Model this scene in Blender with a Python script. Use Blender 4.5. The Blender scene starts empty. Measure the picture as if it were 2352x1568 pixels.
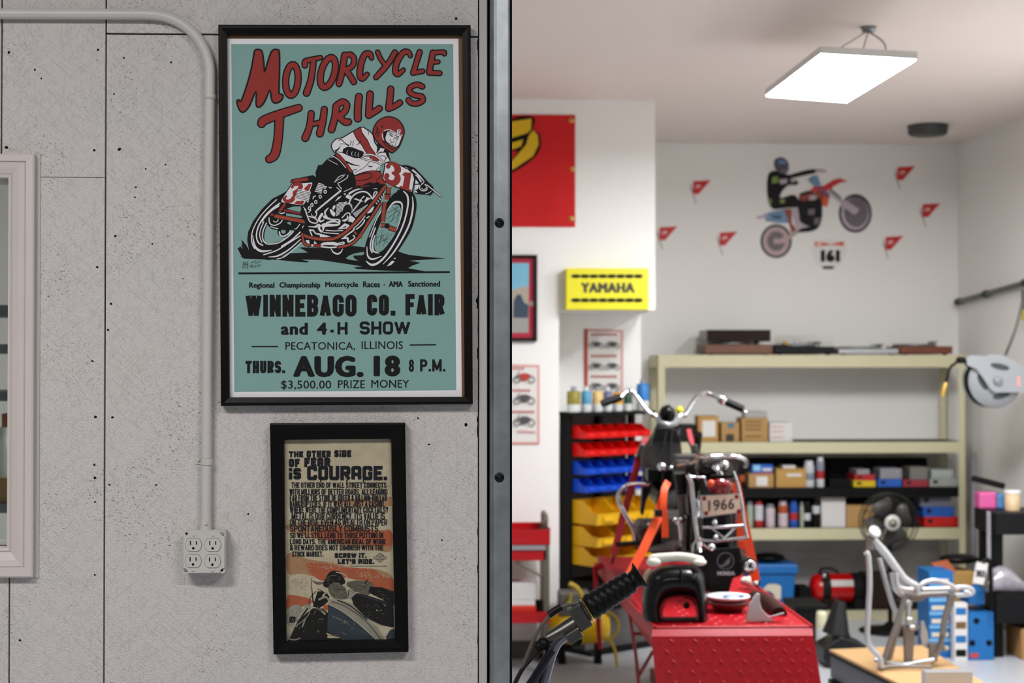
import bpy, bmesh, math, random
from mathutils import Vector, Matrix, geometry
random.seed(7)
SC = bpy.context.scene
COL = SC.collection

# ------------------------------------------------------------------ camera
LENS = 55.0
FPX = 2352 * LENS / 36.0
EYE = Vector((0, 0, 1.66))
YAW = math.radians(2.45)
PITCH = math.atan(49 / FPX)
YW = 3.45                       # face of the painted board wall
cam_d = bpy.data.cameras.new('camera'); cam = bpy.data.objects.new('camera', cam_d); COL.objects.link(cam)
cam.location = EYE
cam.rotation_euler = (math.pi / 2 + PITCH, 0, -YAW)
cam_d.lens = LENS; cam_d.sensor_width = 36; cam_d.clip_start = 0.05; cam_d.clip_end = 60
cam_d.dof.use_dof = True
cam_d.dof.focus_distance = 3.44
cam_d.dof.aperture_fstop = 4.2
SC.camera = cam
SC.view_settings.view_transform = 'Standard'
SC.view_settings.look = 'None'
SC.view_settings.gamma = 1.0
SC.view_settings.use_curve_mapping = False
SC.view_settings.exposure = 0.0

_R = Matrix.Rotation(-YAW, 3, 'Z') @ Matrix.Rotation(math.pi / 2 + PITCH, 3, 'X')
def ray(px, py):
    return _R @ Vector(((px - 1176) / FPX, (784 - py) / FPX, -1.0))
def W(px, py, d):               # the point seen at a photo pixel, at world depth Y = d
    r = ray(px, py); return EYE + r * (d / r.y)
def WZ(px, py, z):              # ... on the level z
    r = ray(px, py); return EYE + r * ((z - EYE.z) / r.z)
def PPM(d):                     # photo pixels per metre at depth d
    return FPX / d

# ------------------------------------------------------------------ world and lamps
wd = bpy.data.worlds.new('world'); SC.world = wd; wd.use_nodes = True
wd.node_tree.nodes['Background'].inputs[0].default_value = (0.78, 0.80, 0.86, 1)
wd.node_tree.nodes['Background'].inputs[1].default_value = 0.15
CEIL = 3.145
def lamp(name, loc, sx, sy, power, rot=(0, 0, 0), col=(0.96, 0.975, 1.0)):
    l = bpy.data.lights.new(name, 'AREA'); l.shape = 'RECTANGLE'; l.size = sx; l.size_y = sy
    l.energy = power; l.color = col
    o = bpy.data.objects.new(name, l); COL.objects.link(o); o.location = loc; o.rotation_euler = rot
    return o
# shop lights over the front room (behind and above the camera)
lamp('shop_light', (-1.5, 0.9, 3.35), 0.3, 1.2, 86, (0, 0, 1.45), (1.0, 0.97, 0.94))
lamp('shop_light', (1.2, 0.5, 3.35), 0.3, 1.2, 64, (0, 0, 1.5), (1.0, 0.97, 0.94))
# ceiling fixtures of the workshop that the frame does not show, plus one added lamp
lamp('workshop_light', (2.6, 5.0, 2.88), 0.4, 1.2, 12, (0, 0, 0.2))
lamp('workshop_light', (-0.4, 5.6, 2.88), 0.4, 1.2, 7, (0, 0, 0.2))  # unseen lamp added at the left to brighten the right wall
lamp('workshop_light', (2.78, 7.0, 2.88), 0.3, 1.2, 66, (0, 0, 0.0))

# ------------------------------------------------------------------ materials
def lin(h):
    h = h.lstrip('#'); out = []
    for i in (0, 2, 4):
        c = int(h[i:i + 2], 16) / 255
        out.append(c / 12.92 if c <= 0.04045 else ((c + 0.055) / 1.055) ** 2.4)
    return (*out, 1)
MATS = {}
def mat(name, hexc, rough=0.5, metal=0.0, var=0.08, scale=9.0, bump=0.0, bscale=60.0, emit=0.0, coat=0.0, spec=0.5):
    if name in MATS: return MATS[name]
    m = bpy.data.materials.new(name); m.use_nodes = True; nt = m.node_tree
    b = nt.nodes['Principled BSDF']
    c = lin(hexc)
    if max(c[:3]) < 0.03 and metal < .2: spec = min(spec, 0.16); coat *= 0.4
    tc = nt.nodes.new('ShaderNodeTexCoord')
    nz = nt.nodes.new('ShaderNodeTexNoise'); nz.inputs['Scale'].default_value = scale; nz.inputs['Detail'].default_value = 4
    nt.links.new(tc.outputs['Object'], nz.inputs['Vector'])
    mx = nt.nodes.new('ShaderNodeMix'); mx.data_type = 'RGBA'
    mx.inputs['A'].default_value = (*[x * (1 - var) for x in c[:3]], 1)
    mx.inputs['B'].default_value = (*[min(1, x * (1 + var)) for x in c[:3]], 1)
    nt.links.new(nz.outputs['Fac'], mx.inputs['Factor'])
    nt.links.new(mx.outputs['Result'], b.inputs['Base Color'])
    b.inputs['Roughness'].default_value = rough; b.inputs['Metallic'].default_value = metal
    b.inputs['Coat Weight'].default_value = coat; b.inputs['Specular IOR Level'].default_value = spec
    if bump:
        n2 = nt.nodes.new('ShaderNodeTexNoise'); n2.inputs['Scale'].default_value = bscale; n2.inputs['Detail'].default_value = 5
        nt.links.new(tc.outputs['Object'], n2.inputs['Vector'])
        bp = nt.nodes.new('ShaderNodeBump'); bp.inputs['Strength'].default_value = bump; bp.inputs['Distance'].default_value = 0.004
        nt.links.new(n2.outputs['Fac'], bp.inputs['Height']); nt.links.new(bp.outputs['Normal'], b.inputs['Normal'])
    if emit:
        b.inputs['Emission Color'].default_value = c; b.inputs['Emission Strength'].default_value = emit
    MATS[name] = m
    return m
def glass(name, tint='#ffffff', rough=0.0, ior=1.45):
    if name in MATS: return MATS[name]
    m = bpy.data.materials.new(name); m.use_nodes = True; nt = m.node_tree; nt.nodes.remove(nt.nodes['Principled BSDF'])
    out = nt.nodes['Material Output']
    t = nt.nodes.new('ShaderNodeBsdfTransparent'); t.inputs[0].default_value = lin(tint)
    g = nt.nodes.new('ShaderNodeBsdfGlossy'); g.inputs['Roughness'].default_value = rough
    ge = nt.nodes.new('ShaderNodeNewGeometry'); dt = nt.nodes.new('ShaderNodeVectorMath'); dt.operation = 'DOT_PRODUCT'
    nt.links.new(ge.outputs['Normal'], dt.inputs[0]); nt.links.new(ge.outputs['Incoming'], dt.inputs[1])
    def mt(op, a, b):
        n = nt.nodes.new('ShaderNodeMath'); n.operation = op
        for i, q in enumerate((a, b)):
            if isinstance(q, (int, float)): n.inputs[i].default_value = q
            elif q is not None: nt.links.new(q, n.inputs[i])
        return n.outputs[0]
    f0 = ((ior - 1) / (ior + 1)) ** 2
    fo = mt('ADD', mt('MULTIPLY', mt('POWER', mt('SUBTRACT', 1.0, mt('ABSOLUTE', dt.outputs['Value'], None)), 5.0), 1 - f0), f0)
    mx = nt.nodes.new('ShaderNodeMixShader')
    nt.links.new(fo, mx.inputs[0]); nt.links.new(t.outputs[0], mx.inputs[1]); nt.links.new(g.outputs[0], mx.inputs[2])
    nt.links.new(mx.outputs[0], out.inputs['Surface'])
    MATS[name] = m
    return m

# ------------------------------------------------------------------ mesh building
WM = {}                                         # world matrix of each thing / part
def set_tags(o, label=None, cat=None, group=None, kind=None):
    if label: o['label'] = label
    if cat: o['category'] = cat
    if group: o['group'] = group
    if kind: o['kind'] = kind
    return o
def thing(name, label, cat, loc=(0, 0, 0), rz=0.0, group=None):
    o = bpy.data.objects.new(name, None); COL.objects.link(o); o.empty_display_size = 0.05
    o.location = loc; o.rotation_euler = (0, 0, rz)
    WM[o.name] = Matrix.Translation(loc) @ Matrix.Rotation(rz, 4, 'Z')
    return set_tags(o, label, cat, group)
def dup(root, loc, rz=0.0, label=None, group=None):
    r = root.copy(); COL.objects.link(r); r.location = loc; r.rotation_euler = (0, 0, rz)
    if label: r['label'] = label
    if group: r['group'] = group
    for ch in list(root.children):
        c = ch.copy(); COL.objects.link(c); c.parent = r
        for g in ch.children:
            e = g.copy(); COL.objects.link(e); e.parent = c
    return r

class MB:
    def __init__(s):
        s.v = []; s.f = []; s.fm = []; s.fs = []; s.mats = []
    def mi(s, m):
        if m not in s.mats: s.mats.append(m)
        return s.mats.index(m)
    def add(s, vs, fs, m, smooth=False):
        o = len(s.v); k = s.mi(m)
        s.v += [Vector(v) for v in vs]
        for f in fs:
            s.f.append([i + o for i in f]); s.fm.append(k); s.fs.append(smooth)
        return s
    def box(s, x0, x1, y0, y1, z0, z1, m):
        vs = [(x, y, z) for x in (x0, x1) for y in (y0, y1) for z in (z0, z1)]
        return s.add(vs, [(0, 1, 3, 2), (4, 6, 7, 5), (0, 4, 5, 1), (2, 3, 7, 6), (0, 2, 6, 4), (1, 5, 7, 3)], m)
    def obox(s, c, size, m, R=None):
        R = R or Matrix.Identity(3); c = Vector(c); h = [q / 2 for q in size]
        vs = [c + R @ Vector((x, y, z)) for x in (-h[0], h[0]) for y in (-h[1], h[1]) for z in (-h[2], h[2])]
        return s.add(vs, [(0, 1, 3, 2), (4, 6, 7, 5), (0, 4, 5, 1), (2, 3, 7, 6), (0, 2, 6, 4), (1, 5, 7, 3)], m)
    def bar(s, p, q, w, t, m, up=(0, 0, 1)):     # a flat bar from p to q, w wide, t thick
        p = Vector(p); q = Vector(q); d = (q - p); L = d.length; d.normalize()
        u = Vector(up); a = d.cross(u)
        if a.length < 1e-4: a = d.cross(Vector((1, 0, 0)))
        a.normalize(); b = a.cross(d)
        R = Matrix((a, d, b)).transposed()
        return s.obox((p + q) / 2, (w, L, t), m, R)
    def tube(s, pts, r, m, n=10, closed=False, caps=True, smooth=True):
        pts = [Vector(p) for p in pts]; N = len(pts)
        rs = r if isinstance(r, (list, tuple)) else [r] * N
        vs = []; fs = []; prev = None
        for i, p in enumerate(pts):
            if closed: t = pts[(i + 1) % N] - pts[i - 1]
            else: t = pts[min(i + 1, N - 1)] - pts[max(i - 1, 0)]
            t.normalize()
            if prev is None:
                a = t.orthogonal().normalized()
            else:
                a = prev - t * prev.dot(t)
                a = a.normalized() if a.length > 1e-6 else t.orthogonal().normalized()
            prev = a; b = t.cross(a)
            for k in range(n):
                an = 2 * math.pi * k / n
                vs.append(p + (a * math.cos(an) + b * math.sin(an)) * rs[i])
        for i in range(N if closed else N - 1):
            j = (i + 1) % N
            for k in range(n):
                l = (k + 1) % n
                fs.append((i * n + k, i * n + l, j * n + l, j * n + k))
        s.add(vs, fs, m, smooth)
        if caps and not closed:
            s.add(vs[:n], [tuple(range(n))[::-1]], m); s.add(vs[-n:], [tuple(range(n))], m)
        return s
    def cyl(s, p, q, r, m, n=20, r2=None):
        return s.tube([p, q], [r, r if r2 is None else r2], m, n)
    def lathe(s, prof, o, m, axis=(0, 0, 1), n=24, smooth=True, cap=True):
        ax = Vector(axis).normalized(); a = ax.orthogonal().normalized(); b = ax.cross(a); o = Vector(o)
        vs = []; fs = []
        for (r, h) in prof:
            for k in range(n):
                an = 2 * math.pi * k / n
                vs.append(o + ax * h + (a * math.cos(an) + b * math.sin(an)) * max(r, 1e-5))
        for i in range(len(prof) - 1):
            for k in range(n):
                l = (k + 1) % n
                fs.append((i * n + k, i * n + l, (i + 1) * n + l, (i + 1) * n + k))
        s.add(vs, fs, m, smooth)
        if cap:
            s.add(vs[:n], [tuple(range(n))[::-1]], m); s.add(vs[-n:], [tuple(range(n))], m)
        return s
    def ball(s, c, r, m, R=None, n=16):
        c = Vector(c); r = r if isinstance(r, (tuple, list)) else (r, r, r); R = R or Matrix.Identity(3)
        vs = []; fs = []; M = n // 2
        for i in range(M + 1):
            th = math.pi * i / M
            for k in range(n):
                ph = 2 * math.pi * k / n
                vs.append(c + R @ Vector((r[0] * math.sin(th) * math.cos(ph), r[1] * math.sin(th) * math.sin(ph), r[2] * math.cos(th))))
        for i in range(M):
            for k in range(n):
                l = (k + 1) % n
                fs.append((i * n + k, (i + 1) * n + k, (i + 1) * n + l, i * n + l))
        return s.add(vs, fs, m, True)
    def prism(s, pts, ext, m, mside=None, smooth=False):   # planar outline pts (3D) extruded by vector ext
        pts = [Vector(p) for p in pts]; e = Vector(ext); n = len(pts)
        tri = geometry.tessellate_polygon([pts])
        s.add(pts, [tuple(t) for t in tri], m)
        s.add([p + e for p in pts], [tuple(t)[::-1] for t in tri], m)
        s.add(pts + [p + e for p in pts], [(i, (i + 1) % n, n + (i + 1) % n, n + i) for i in range(n)], mside or m, smooth)
        return s
    def loft(s, rings, m, smooth=True, caps=True):
        n = len(rings[0]); vs = [Vector(p) for r in rings for p in r]; fs = []
        for i in range(len(rings) - 1):
            for k in range(n):
                l = (k + 1) % n
                fs.append((i * n + k, i * n + l, (i + 1) * n + l, (i + 1) * n + k))
        s.add(vs, fs, m, smooth)
        if caps:
            s.add(rings[0], [tuple(range(n))[::-1]], m); s.add(rings[-1], [tuple(range(n))], m)
        return s
    def build(s, name, parent=None, bevel=0.0, seg=2, local=False, clean=True):
        me = bpy.data.meshes.new(name)
        vs = s.v
        if parent is not None and not local:
            inv = WM[parent.name].inverted(); vs = [inv @ v for v in s.v]
        me.from_pydata([tuple(v) for v in vs], [], s.f)
        for m in s.mats: me.materials.append(m)
        me.polygons.foreach_set('material_index', s.fm); me.polygons.foreach_set('use_smooth', s.fs)
        if clean:
            bm = bmesh.new(); bm.from_mesh(me); bmesh.ops.remove_doubles(bm, verts=[v for v in bm.verts if not any(f.smooth for f in v.link_faces)], dist=1e-6)
            bmesh.ops.recalc_face_normals(bm, faces=bm.faces); bm.to_mesh(me); bm.free()
        o = bpy.data.objects.new(name, me); COL.objects.link(o)
        if parent is not None:
            o.parent = parent; WM[o.name] = WM[parent.name]
        else: WM[o.name] = Matrix.Identity(4)
        if bevel:
            b = o.modifiers.new('bevel', 'BEVEL'); b.width = bevel; b.segments = seg; b.limit_method = 'ANGLE'; b.angle_limit = 0.7
        return o
    def solo(s, name, label, cat, group=None, bevel=0.0, kind=None):
        if not s.v: return None
        lo = Vector([min(v[i] for v in s.v) for i in range(3)]); hi = Vector([max(v[i] for v in s.v) for i in range(3)])
        base = Vector(((lo.x + hi.x) / 2, (lo.y + hi.y) / 2, lo.z))
        s.v = [v - base for v in s.v]
        o = s.build(name, None, bevel); o.location = base; WM[o.name] = Matrix.Translation(base)
        return set_tags(o, label, cat, group, kind)

def spline(pts, k=8, closed=False):
    P = [Vector(p) for p in pts]; n = len(P); out = []
    for i in range(n if closed else n - 1):
        if closed: a, b, c, d = P[i - 1], P[i], P[(i + 1) % n], P[(i + 2) % n]
        else: a, b, c, d = P[max(i - 1, 0)], P[i], P[i + 1], P[min(i + 2, n - 1)]
        for j in range(k):
            t = j / k
            out.append(0.5 * ((2 * b) + (c - a) * t + (2 * a - 5 * b + 4 * c - d) * t * t + (3 * b - a - 3 * c + d) * t ** 3))
    if not closed: out.append(P[-1])
    return out

_TXT = {}
def text_mesh(s, offset=0.0, spacing=1.0):
    key = (s, offset, spacing)
    if key in _TXT: return _TXT[key]
    cu = bpy.data.curves.new('txt', 'FONT'); cu.body = s; cu.size = 1.0; cu.offset = offset; cu.space_character = spacing
    cu.resolution_u = 3
    ob = bpy.data.objects.new('txt', cu); COL.objects.link(ob)
    bpy.context.view_layer.update()
    dg = bpy.context.evaluated_depsgraph_get()
    me = bpy.data.meshes.new_from_object(ob.evaluated_get(dg))
    vs = [(v.co.x, v.co.y) for v in me.vertices]; fs = [tuple(p.vertices) for p in me.polygons]
    bpy.data.objects.remove(ob); bpy.data.curves.remove(cu); bpy.data.meshes.remove(me)
    x0 = min(v[0] for v in vs); x1 = max(v[0] for v in vs); y0 = min(v[1] for v in vs); y1 = max(v[1] for v in vs)
    r = ([((v[0] - x0) / (x1 - x0), (v[1] - y0) / max(y1 - y0, 1e-6)) for v in vs], fs)
    _TXT[key] = r
    return r

class Art:                      # printed shapes laid on a flat sheet: later layers a hair in front of earlier ones
    def __init__(s, to3d, step=0.00001):
        s.mb = MB(); s.P = to3d; s.step = step; s.k = 0; s.c = 0; s.T = lambda u, v: (u, v)
    def frame(s, ox, oy, sc):
        s.T = lambda u, v: (ox + u / sc, oy + v / sc); s.sc = sc
    def pt(s, u, v, k):
        return s.P(*s.T(u, v), k * s.step)
    def fine(s):
        s.c = (s.c + 1) % 9; return s.k + s.c * 0.1
    def fill(s, pts, m, smooth=0, holes=()):
        s.k += 1
        cs = [[Vector((p[0], p[1], 0)) for p in c] for c in (pts, *holes)]
        if smooth: cs = [spline(c, smooth, True) for c in cs]
        tri = geometry.tessellate_polygon(cs)
        flat = [p for c in cs for p in c]
        s.mb.add([s.pt(p.x, p.y, s.k) for p in flat], [tuple(t) for t in tri], m)
    def stroke(s, pts, w, m, smooth=5, closed=False, rnd=True, bump=True):
        if bump: s.k += 1
        P = [Vector((p[0], p[1], 0)) for p in pts]
        ws = list(w) if isinstance(w, (list, tuple)) else [w] * len(P)
        if smooth and len(P) > 2:
            Q = [Vector((p.x, p.y, q)) for p, q in zip(P, ws)]
            Q = spline(Q, smooth, closed); P = [Vector((q.x, q.y, 0)) for q in Q]; ws = [q.z for q in Q]
        Q = []; qs = []
        for p, w_ in zip(P, ws):
            if not Q or (p - Q[-1]).length > 1e-3: Q.append(p); qs.append(w_)
        if closed and len(Q) > 2 and (Q[0] - Q[-1]).length < 1e-3: Q.pop(); qs.pop()
        P, ws = Q, qs; n = len(P); z = s.fine(); L = []; Rr = []
        if n < 2: return
        for i in range(n):
            d0 = (P[i] - P[i - 1]) if (closed or i > 0) else (P[1] - P[0])
            d1 = (P[(i + 1) % n] - P[i]) if (closed or i < n - 1) else d0
            d0 = d0.normalized(); d1 = d1.normalized(); t = d0 + d1
            t = t.normalized() if t.length > 0.2 else d1
            nn = Vector((-t.y, t.x, 0)); k = min(1.0 / max(0.3, nn.dot(Vector((-d1.y, d1.x, 0)))), 1.6) * ws[i] / 2
            L.append(P[i] + nn * k); Rr.append(P[i] - nn * k)
        vs = [s.pt(p.x, p.y, z) for p in L + Rr]
        s.mb.add(vs, [(i, n + i, n + (i + 1) % n, (i + 1) % n) for i in range(n if closed else n - 1)], m)
        if rnd and not closed:
            for c, e, w_, sg in ((P[0], L[0], ws[0], 1), (P[-1], Rr[-1], ws[-1], 1)):
                a0 = math.atan2(e.y - c.y, e.x - c.x); g = 7
                s.mb.add([s.pt(c.x + w_ / 2 * math.cos(a0 + math.pi * k / g), c.y + w_ / 2 * math.sin(a0 + math.pi * k / g), z) for k in range(g + 1)], [tuple(range(g + 1))], m)
    def disc(s, c, r, m, n=20):
        ry = r[1] if isinstance(r, tuple) else r; rx = r[0] if isinstance(r, tuple) else r
        s.fill([(c[0] + rx * math.cos(2 * math.pi * k / n), c[1] + ry * math.sin(2 * math.pi * k / n)) for k in range(n)], m)
    def text(s, t, x0, y0, x1, y1, m, bold=0.0, boldy=None, spacing=1.0, shear=0.0, drop=0.0):
        vs, fs = text_mesh(t, 0.0, spacing)
        by = bold * 0.55 if boldy is None else boldy
        x0 += bold; x1 -= bold; y0 += by; y1 -= by
        if bold: offs = [(bold * math.cos(q), by * math.sin(q)) for q in [2 * math.pi * i / 10 for i in range(10)]] + [(bold * .5, 0), (-bold * .5, 0)]
        else: offs = [(0, 0)]
        for dx, dy in offs:
            s.k += 0.35
            s.mb.add([s.pt(x0 + (x1 - x0) * a + shear * b + dx, y1 + (y0 - y1) * b + drop * a + dy, s.k) for a, b in vs], fs, m)
    def gothic(s, t, x0, y0, x1, y1, m, w, square=False, gap=0.42, space=1.7):
        """condensed grotesque capitals built from even strokes"""
        wd = {'I': 0, 'i': 0, '.': 0, ',': 0, "'": 0, 'M': 1.45, 'W': 1.75, 'E': .85, 'F': .85, 'L': .8, 'T': 1.0, '&': 1.1, '?': .9, '-': .5, ':': 0}
        g = w * gap; tot = 0; fix = 0
        for i, ch in enumerate(t):
            if ch == ' ': fix += w * space - g
            else: tot += wd.get(ch, 1.0); fix += w + (g if i < len(t) - 1 else 0)
        U1 = max((x1 - x0 - fix) / max(tot, .01), w * .15); H = y1 - y0 - w; x = x0
        k0 = s.k
        for ch in t:
            if ch == ' ': x += w * space - g; continue
            U = U1 * wd.get(ch, 1.0); r = w * .25 if square else min(U * .5, H * .24); h2 = H * .5
            def arc(cx, cy, a0, a1, rr=r, n=5): return [(cx + rr * math.cos(math.radians(a0 + (a1 - a0) * i / n)), cy + rr * math.sin(math.radians(a0 + (a1 - a0) * i / n))) for i in range(n + 1)]
            r2 = min(r, h2 * .5)
            bowl = lambda yb, yt: [(0, yt)] + arc(U - r2, yt - r2, 90, 0, r2) + arc(U - r2, yb + r2, 0, -90, r2) + [(0, yb)]
            G = {
                'O': [arc(U - r, H - r, 0, 90) + arc(r, H - r, 90, 180) + arc(r, r, 180, 270) + arc(U - r, r, 270, 360)],
                'C': [[(U, H * .68)] + arc(U - r, H - r, 0, 90) + arc(r, H - r, 90, 180) + arc(r, r, 180, 270) + arc(U - r, r, 270, 360) + [(U, H * .32)]],
                'G': [[(U, H * .68)] + arc(U - r, H - r, 0, 90) + arc(r, H - r, 90, 180) + arc(r, r, 180, 270) + arc(U - r, r, 270, 360) + [(U, H * .46), (U * .6, H * .46)]],
                'S': [[(U, H * .77)] + arc(U - r2, H - r2, 0, 90, r2) + arc(r2, H - r2, 90, 180, r2) + arc(r2, h2 + r2, 180, 270, r2) + arc(U - r2, h2 - r2, 90, 0, r2) + arc(U - r2, r2, 0, -90, r2) + arc(r2, r2, 270, 180, r2) + [(0, H * .23)]],
                'D': [[(0, 0), (0, H)], [(0, H)] + arc(U - r, H - r, 90, 0) + arc(U - r, r, 0, -90) + [(0, 0)]],
                'U': [[(0, H)] + arc(r, r, 180, 270) + arc(U - r, r, 270, 360) + [(U, H)]], 'J': [[(U, H)] + arc(U - r, r, 0, -90) + arc(r, r, 270, 180) + [(0, H * .3)]],
                'B': [[(0, 0), (0, H)], bowl(h2, H), bowl(0, h2)], 'P': [[(0, 0), (0, H)], bowl(h2 * .9, H)], 'R': [[(0, 0), (0, H)], bowl(h2 * .95, H), [(U * .5, h2 * .95), (U, 0)]],
                'E': [[(0, 0), (0, H)], [(0, H), (U, H)], [(0, h2), (U * .8, h2)], [(0, 0), (U, 0)]], 'F': [[(0, 0), (0, H)], [(0, H), (U, H)], [(0, h2), (U * .8, h2)]],
                'L': [[(0, 0), (0, H)], [(0, 0), (U, 0)]], 'T': [[(U / 2, 0), (U / 2, H)], [(0, H), (U, H)]], 'I': [[(0, 0), (0, H)]], 'H': [[(0, 0), (0, H)], [(U, 0), (U, H)], [(0, h2), (U, h2)]],
                'N': [[(0, 0), (0, H)], [(U, 0), (U, H)], [(0, H), (U, 0)]], 'M': [[(0, 0), (0, H)], [(U, 0), (U, H)], [(0, H), (U / 2, H * .1), (U, H)]], 'A': [[(0, 0), (U / 2, H), (U, 0)], [(U * .18, H * .25), (U * .82, H * .25)]],
                'V': [[(0, H), (U / 2, 0), (U, H)]], 'W': [[(0, H), (U * .25, 0), (U * .5, H), (U * .75, 0), (U, H)]], 'K': [[(0, 0), (0, H)], [(0, h2 * .8), (U, H)], [(U * .3, h2 * 1.1), (U, 0)]], 'Y': [[(0, H), (U / 2, h2), (U, H)], [(U / 2, h2), (U / 2, 0)]],
                'i': [[(0, 0), (0, H * .45)], [(0, H), (0, H)]], '.': [[(0, 0), (0, 0)]], ',': [[(0, 0), (0, -w * .7)]], "'": [[(0, H), (0, H - w * .6)]], '-': [[(0, h2), (U, h2)]],
                '?': [[(0, H * .7)] + arc(r2, H - r2, 180, 90, r2) + arc(U - r2, H - r2, 90, 0, r2) + [(U, h2 * 1.2), (U / 2, h2 * .8), (U / 2, H * .25)], [(U / 2, 0), (U / 2, 0)]],
                '&': [[(U, 0), (U * .1, H * .75)] + arc(U * .45, H - r2 * .8, 180, 0, r2 * .8) + [(U * .15, h2 * .8), (0, h2 * .5)] + arc(U * .35, r2, 180, 270, r2) + [(U * .7, 0), (U, h2 * .8)]]}.get(ch, [])
            G = [p[i:i + 2] for p in G for i in range(len(p) - 1)] if ch in 'AVWMKY' else G
            if square and ch == 'A': G = [[(0, 0)] + arc(r, H - r, 180, 90) + arc(U - r, H - r, 90, 0) + [(U, 0)], [(0, H * .38), (U, H * .38)]]
            s.k = k0
            for p in G:
                q = [Vector((x + w / 2 + a, y1 - w / 2 - b, 0)) for a, b in p]; closed = ch == 'O'
                if not closed:
                    if (q[0] - q[-1]).length < 1e-6: q = [q[0] - Vector((0, w / 2, 0)), q[0] + Vector((0, w / 2, 0))]
                    else:
                        e = w * (.5 if ch not in 'AVWKNMY&R' or len(p) == 2 and p[0][0] == p[1][0] else .28)
                        if ch in 'CSG' : e = 0
                        q[0] = q[0] + (q[0] - q[1]).normalized() * e; q[-1] = q[-1] + (q[-1] - q[-2]).normalized() * e
                s.stroke([(v.x, v.y) for v in q], w, m, 0, closed, rnd=False)
            x += U + w + g
        s.k = k0 + 5
    def build(s, name, parent):
        return s.mb.build(name, parent, clean=False)
def plane_y(d):                 # a sheet on the plane Y = d, drawn in photo pixels
    return lambda px, py, off: W(px, py, d - off)
# ================================================================== the setting
def painted_board():
    m = bpy.data.materials.new('painted_board'); m.use_nodes = True; nt = m.node_tree; N = nt.nodes.new; L = nt.links.new
    b = nt.nodes['Principled BSDF']; b.inputs['Roughness'].default_value = 0.55
    tc = N('ShaderNodeTexCoord')
    def noise(scale, detail=4, rot=(0, 0, 0), sc=(1, 1, 1), dist=0.0):
        mp = N('ShaderNodeMapping'); mp.vector_type = 'TEXTURE'; mp.inputs['Rotation'].default_value = rot; mp.inputs['Scale'].default_value = [1 / q for q in sc]
        L(tc.outputs['Object'], mp.inputs[0])
        n = N('ShaderNodeTexNoise'); n.inputs['Scale'].default_value = scale; n.inputs['Detail'].default_value = detail
        n.inputs['Distortion'].default_value = dist
        L(mp.outputs[0], n.inputs['Vector']); return n.outputs['Fac']
    def ramp(src, a, bb):
        r = N('ShaderNodeMapRange'); r.inputs['From Min'].default_value = a; r.inputs['From Max'].default_value = bb
        L(src, r.inputs[0]); return r.outputs[0]
    def math_(op, a, bb):
        n = N('ShaderNodeMath'); n.operation = op
        for i, q in enumerate((a, bb)):
            if isinstance(q, (int, float)): n.inputs[i].default_value = q
            else: L(q, n.inputs[i])
        return n.outputs[0]
    fine = noise(260, 6)
    brush = noise(70, 3, (0, 0, 0), (0.8, 1, 7))
    s1 = ramp(noise(75, 2, (0, 0.7, 0), (0.22, 1, 3.2), 1.6), 0.60, 0.70)
    s2 = ramp(noise(70, 2, (0, -0.8, 0), (0.22, 1, 3.4), 1.6), 0.61, 0.71)
    s3 = ramp(noise(90, 2, (0, 1.5, 0), (0.3, 1, 2.6), 2.0), 0.61, 0.71)
    strands = math_('ADD', math_('ADD', s1, s2), s3)
    h = math_('ADD', math_('ADD', math_('MULTIPLY', fine, 1.3), math_('MULTIPLY', brush, 0.10)), math_('MULTIPLY', strands, 0.30))
    bp = N('ShaderNodeBump'); bp.inputs['Strength'].default_value = 0.7; bp.inputs['Distance'].default_value = 0.003
    L(h, bp.inputs['Height']); L(bp.outputs[0], b.inputs['Normal'])
    # chips and pores where the dark board shows through the paint, in patches
    sp = ramp(noise(330, 3, (0, 0.5, 0), (0.6, 1, 1.2)), 0.635, 0.67)
    patch = ramp(noise(5.5, 3), 0.44, 0.62)
    chips = math_('MULTIPLY', sp, patch)
    tone = noise(2.6, 3)
    c1 = N('ShaderNodeMix'); c1.data_type = 'RGBA'
    c1.inputs['A'].default_value = lin('#c9c8c8'); c1.inputs['B'].default_value = lin('#d3cac6'); L(tone, c1.inputs['Factor'])
    c2 = N('ShaderNodeMix'); c2.data_type = 'RGBA'; c2.inputs['B'].default_value = lin('#3c352e')
    L(c1.outputs['Result'], c2.inputs['A']); L(math_('MULTIPLY', chips, 0.85), c2.inputs['Factor'])
    L(c2.outputs['Result'], b.inputs['Base Color'])
    return m
M_board = painted_board()
M_dark = mat('dark_gap', '#0d0b0a', 0.9, var=0.2)
M_trim = mat('trim_paint', '#cfc6c2', 0.45, var=0.03, bump=0.15, bscale=120)
M_jamb = mat('jamb_paint', '#b4b4b0', 0.5, var=0.04, bump=0.2, bscale=90)
M_wall = mat('white_wall_paint', '#efede8', 0.6, var=0.015, scale=3)
M_ceil = mat('ceiling_paint', '#ebe0d9', 0.7, var=0.015, scale=3)
M_floor = mat('grey_epoxy_floor', '#b9bcc0', 0.28, var=0.05, scale=2.5)
M_base = mat('grey_cove_base', '#4c4a4a', 0.5)
M_conduit = mat('conduit_paint', '#c6c4c0', 0.38, var=0.03, bump=0.06, bscale=150)

def structure(o):
    o['kind'] = 'structure'; return o

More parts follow.
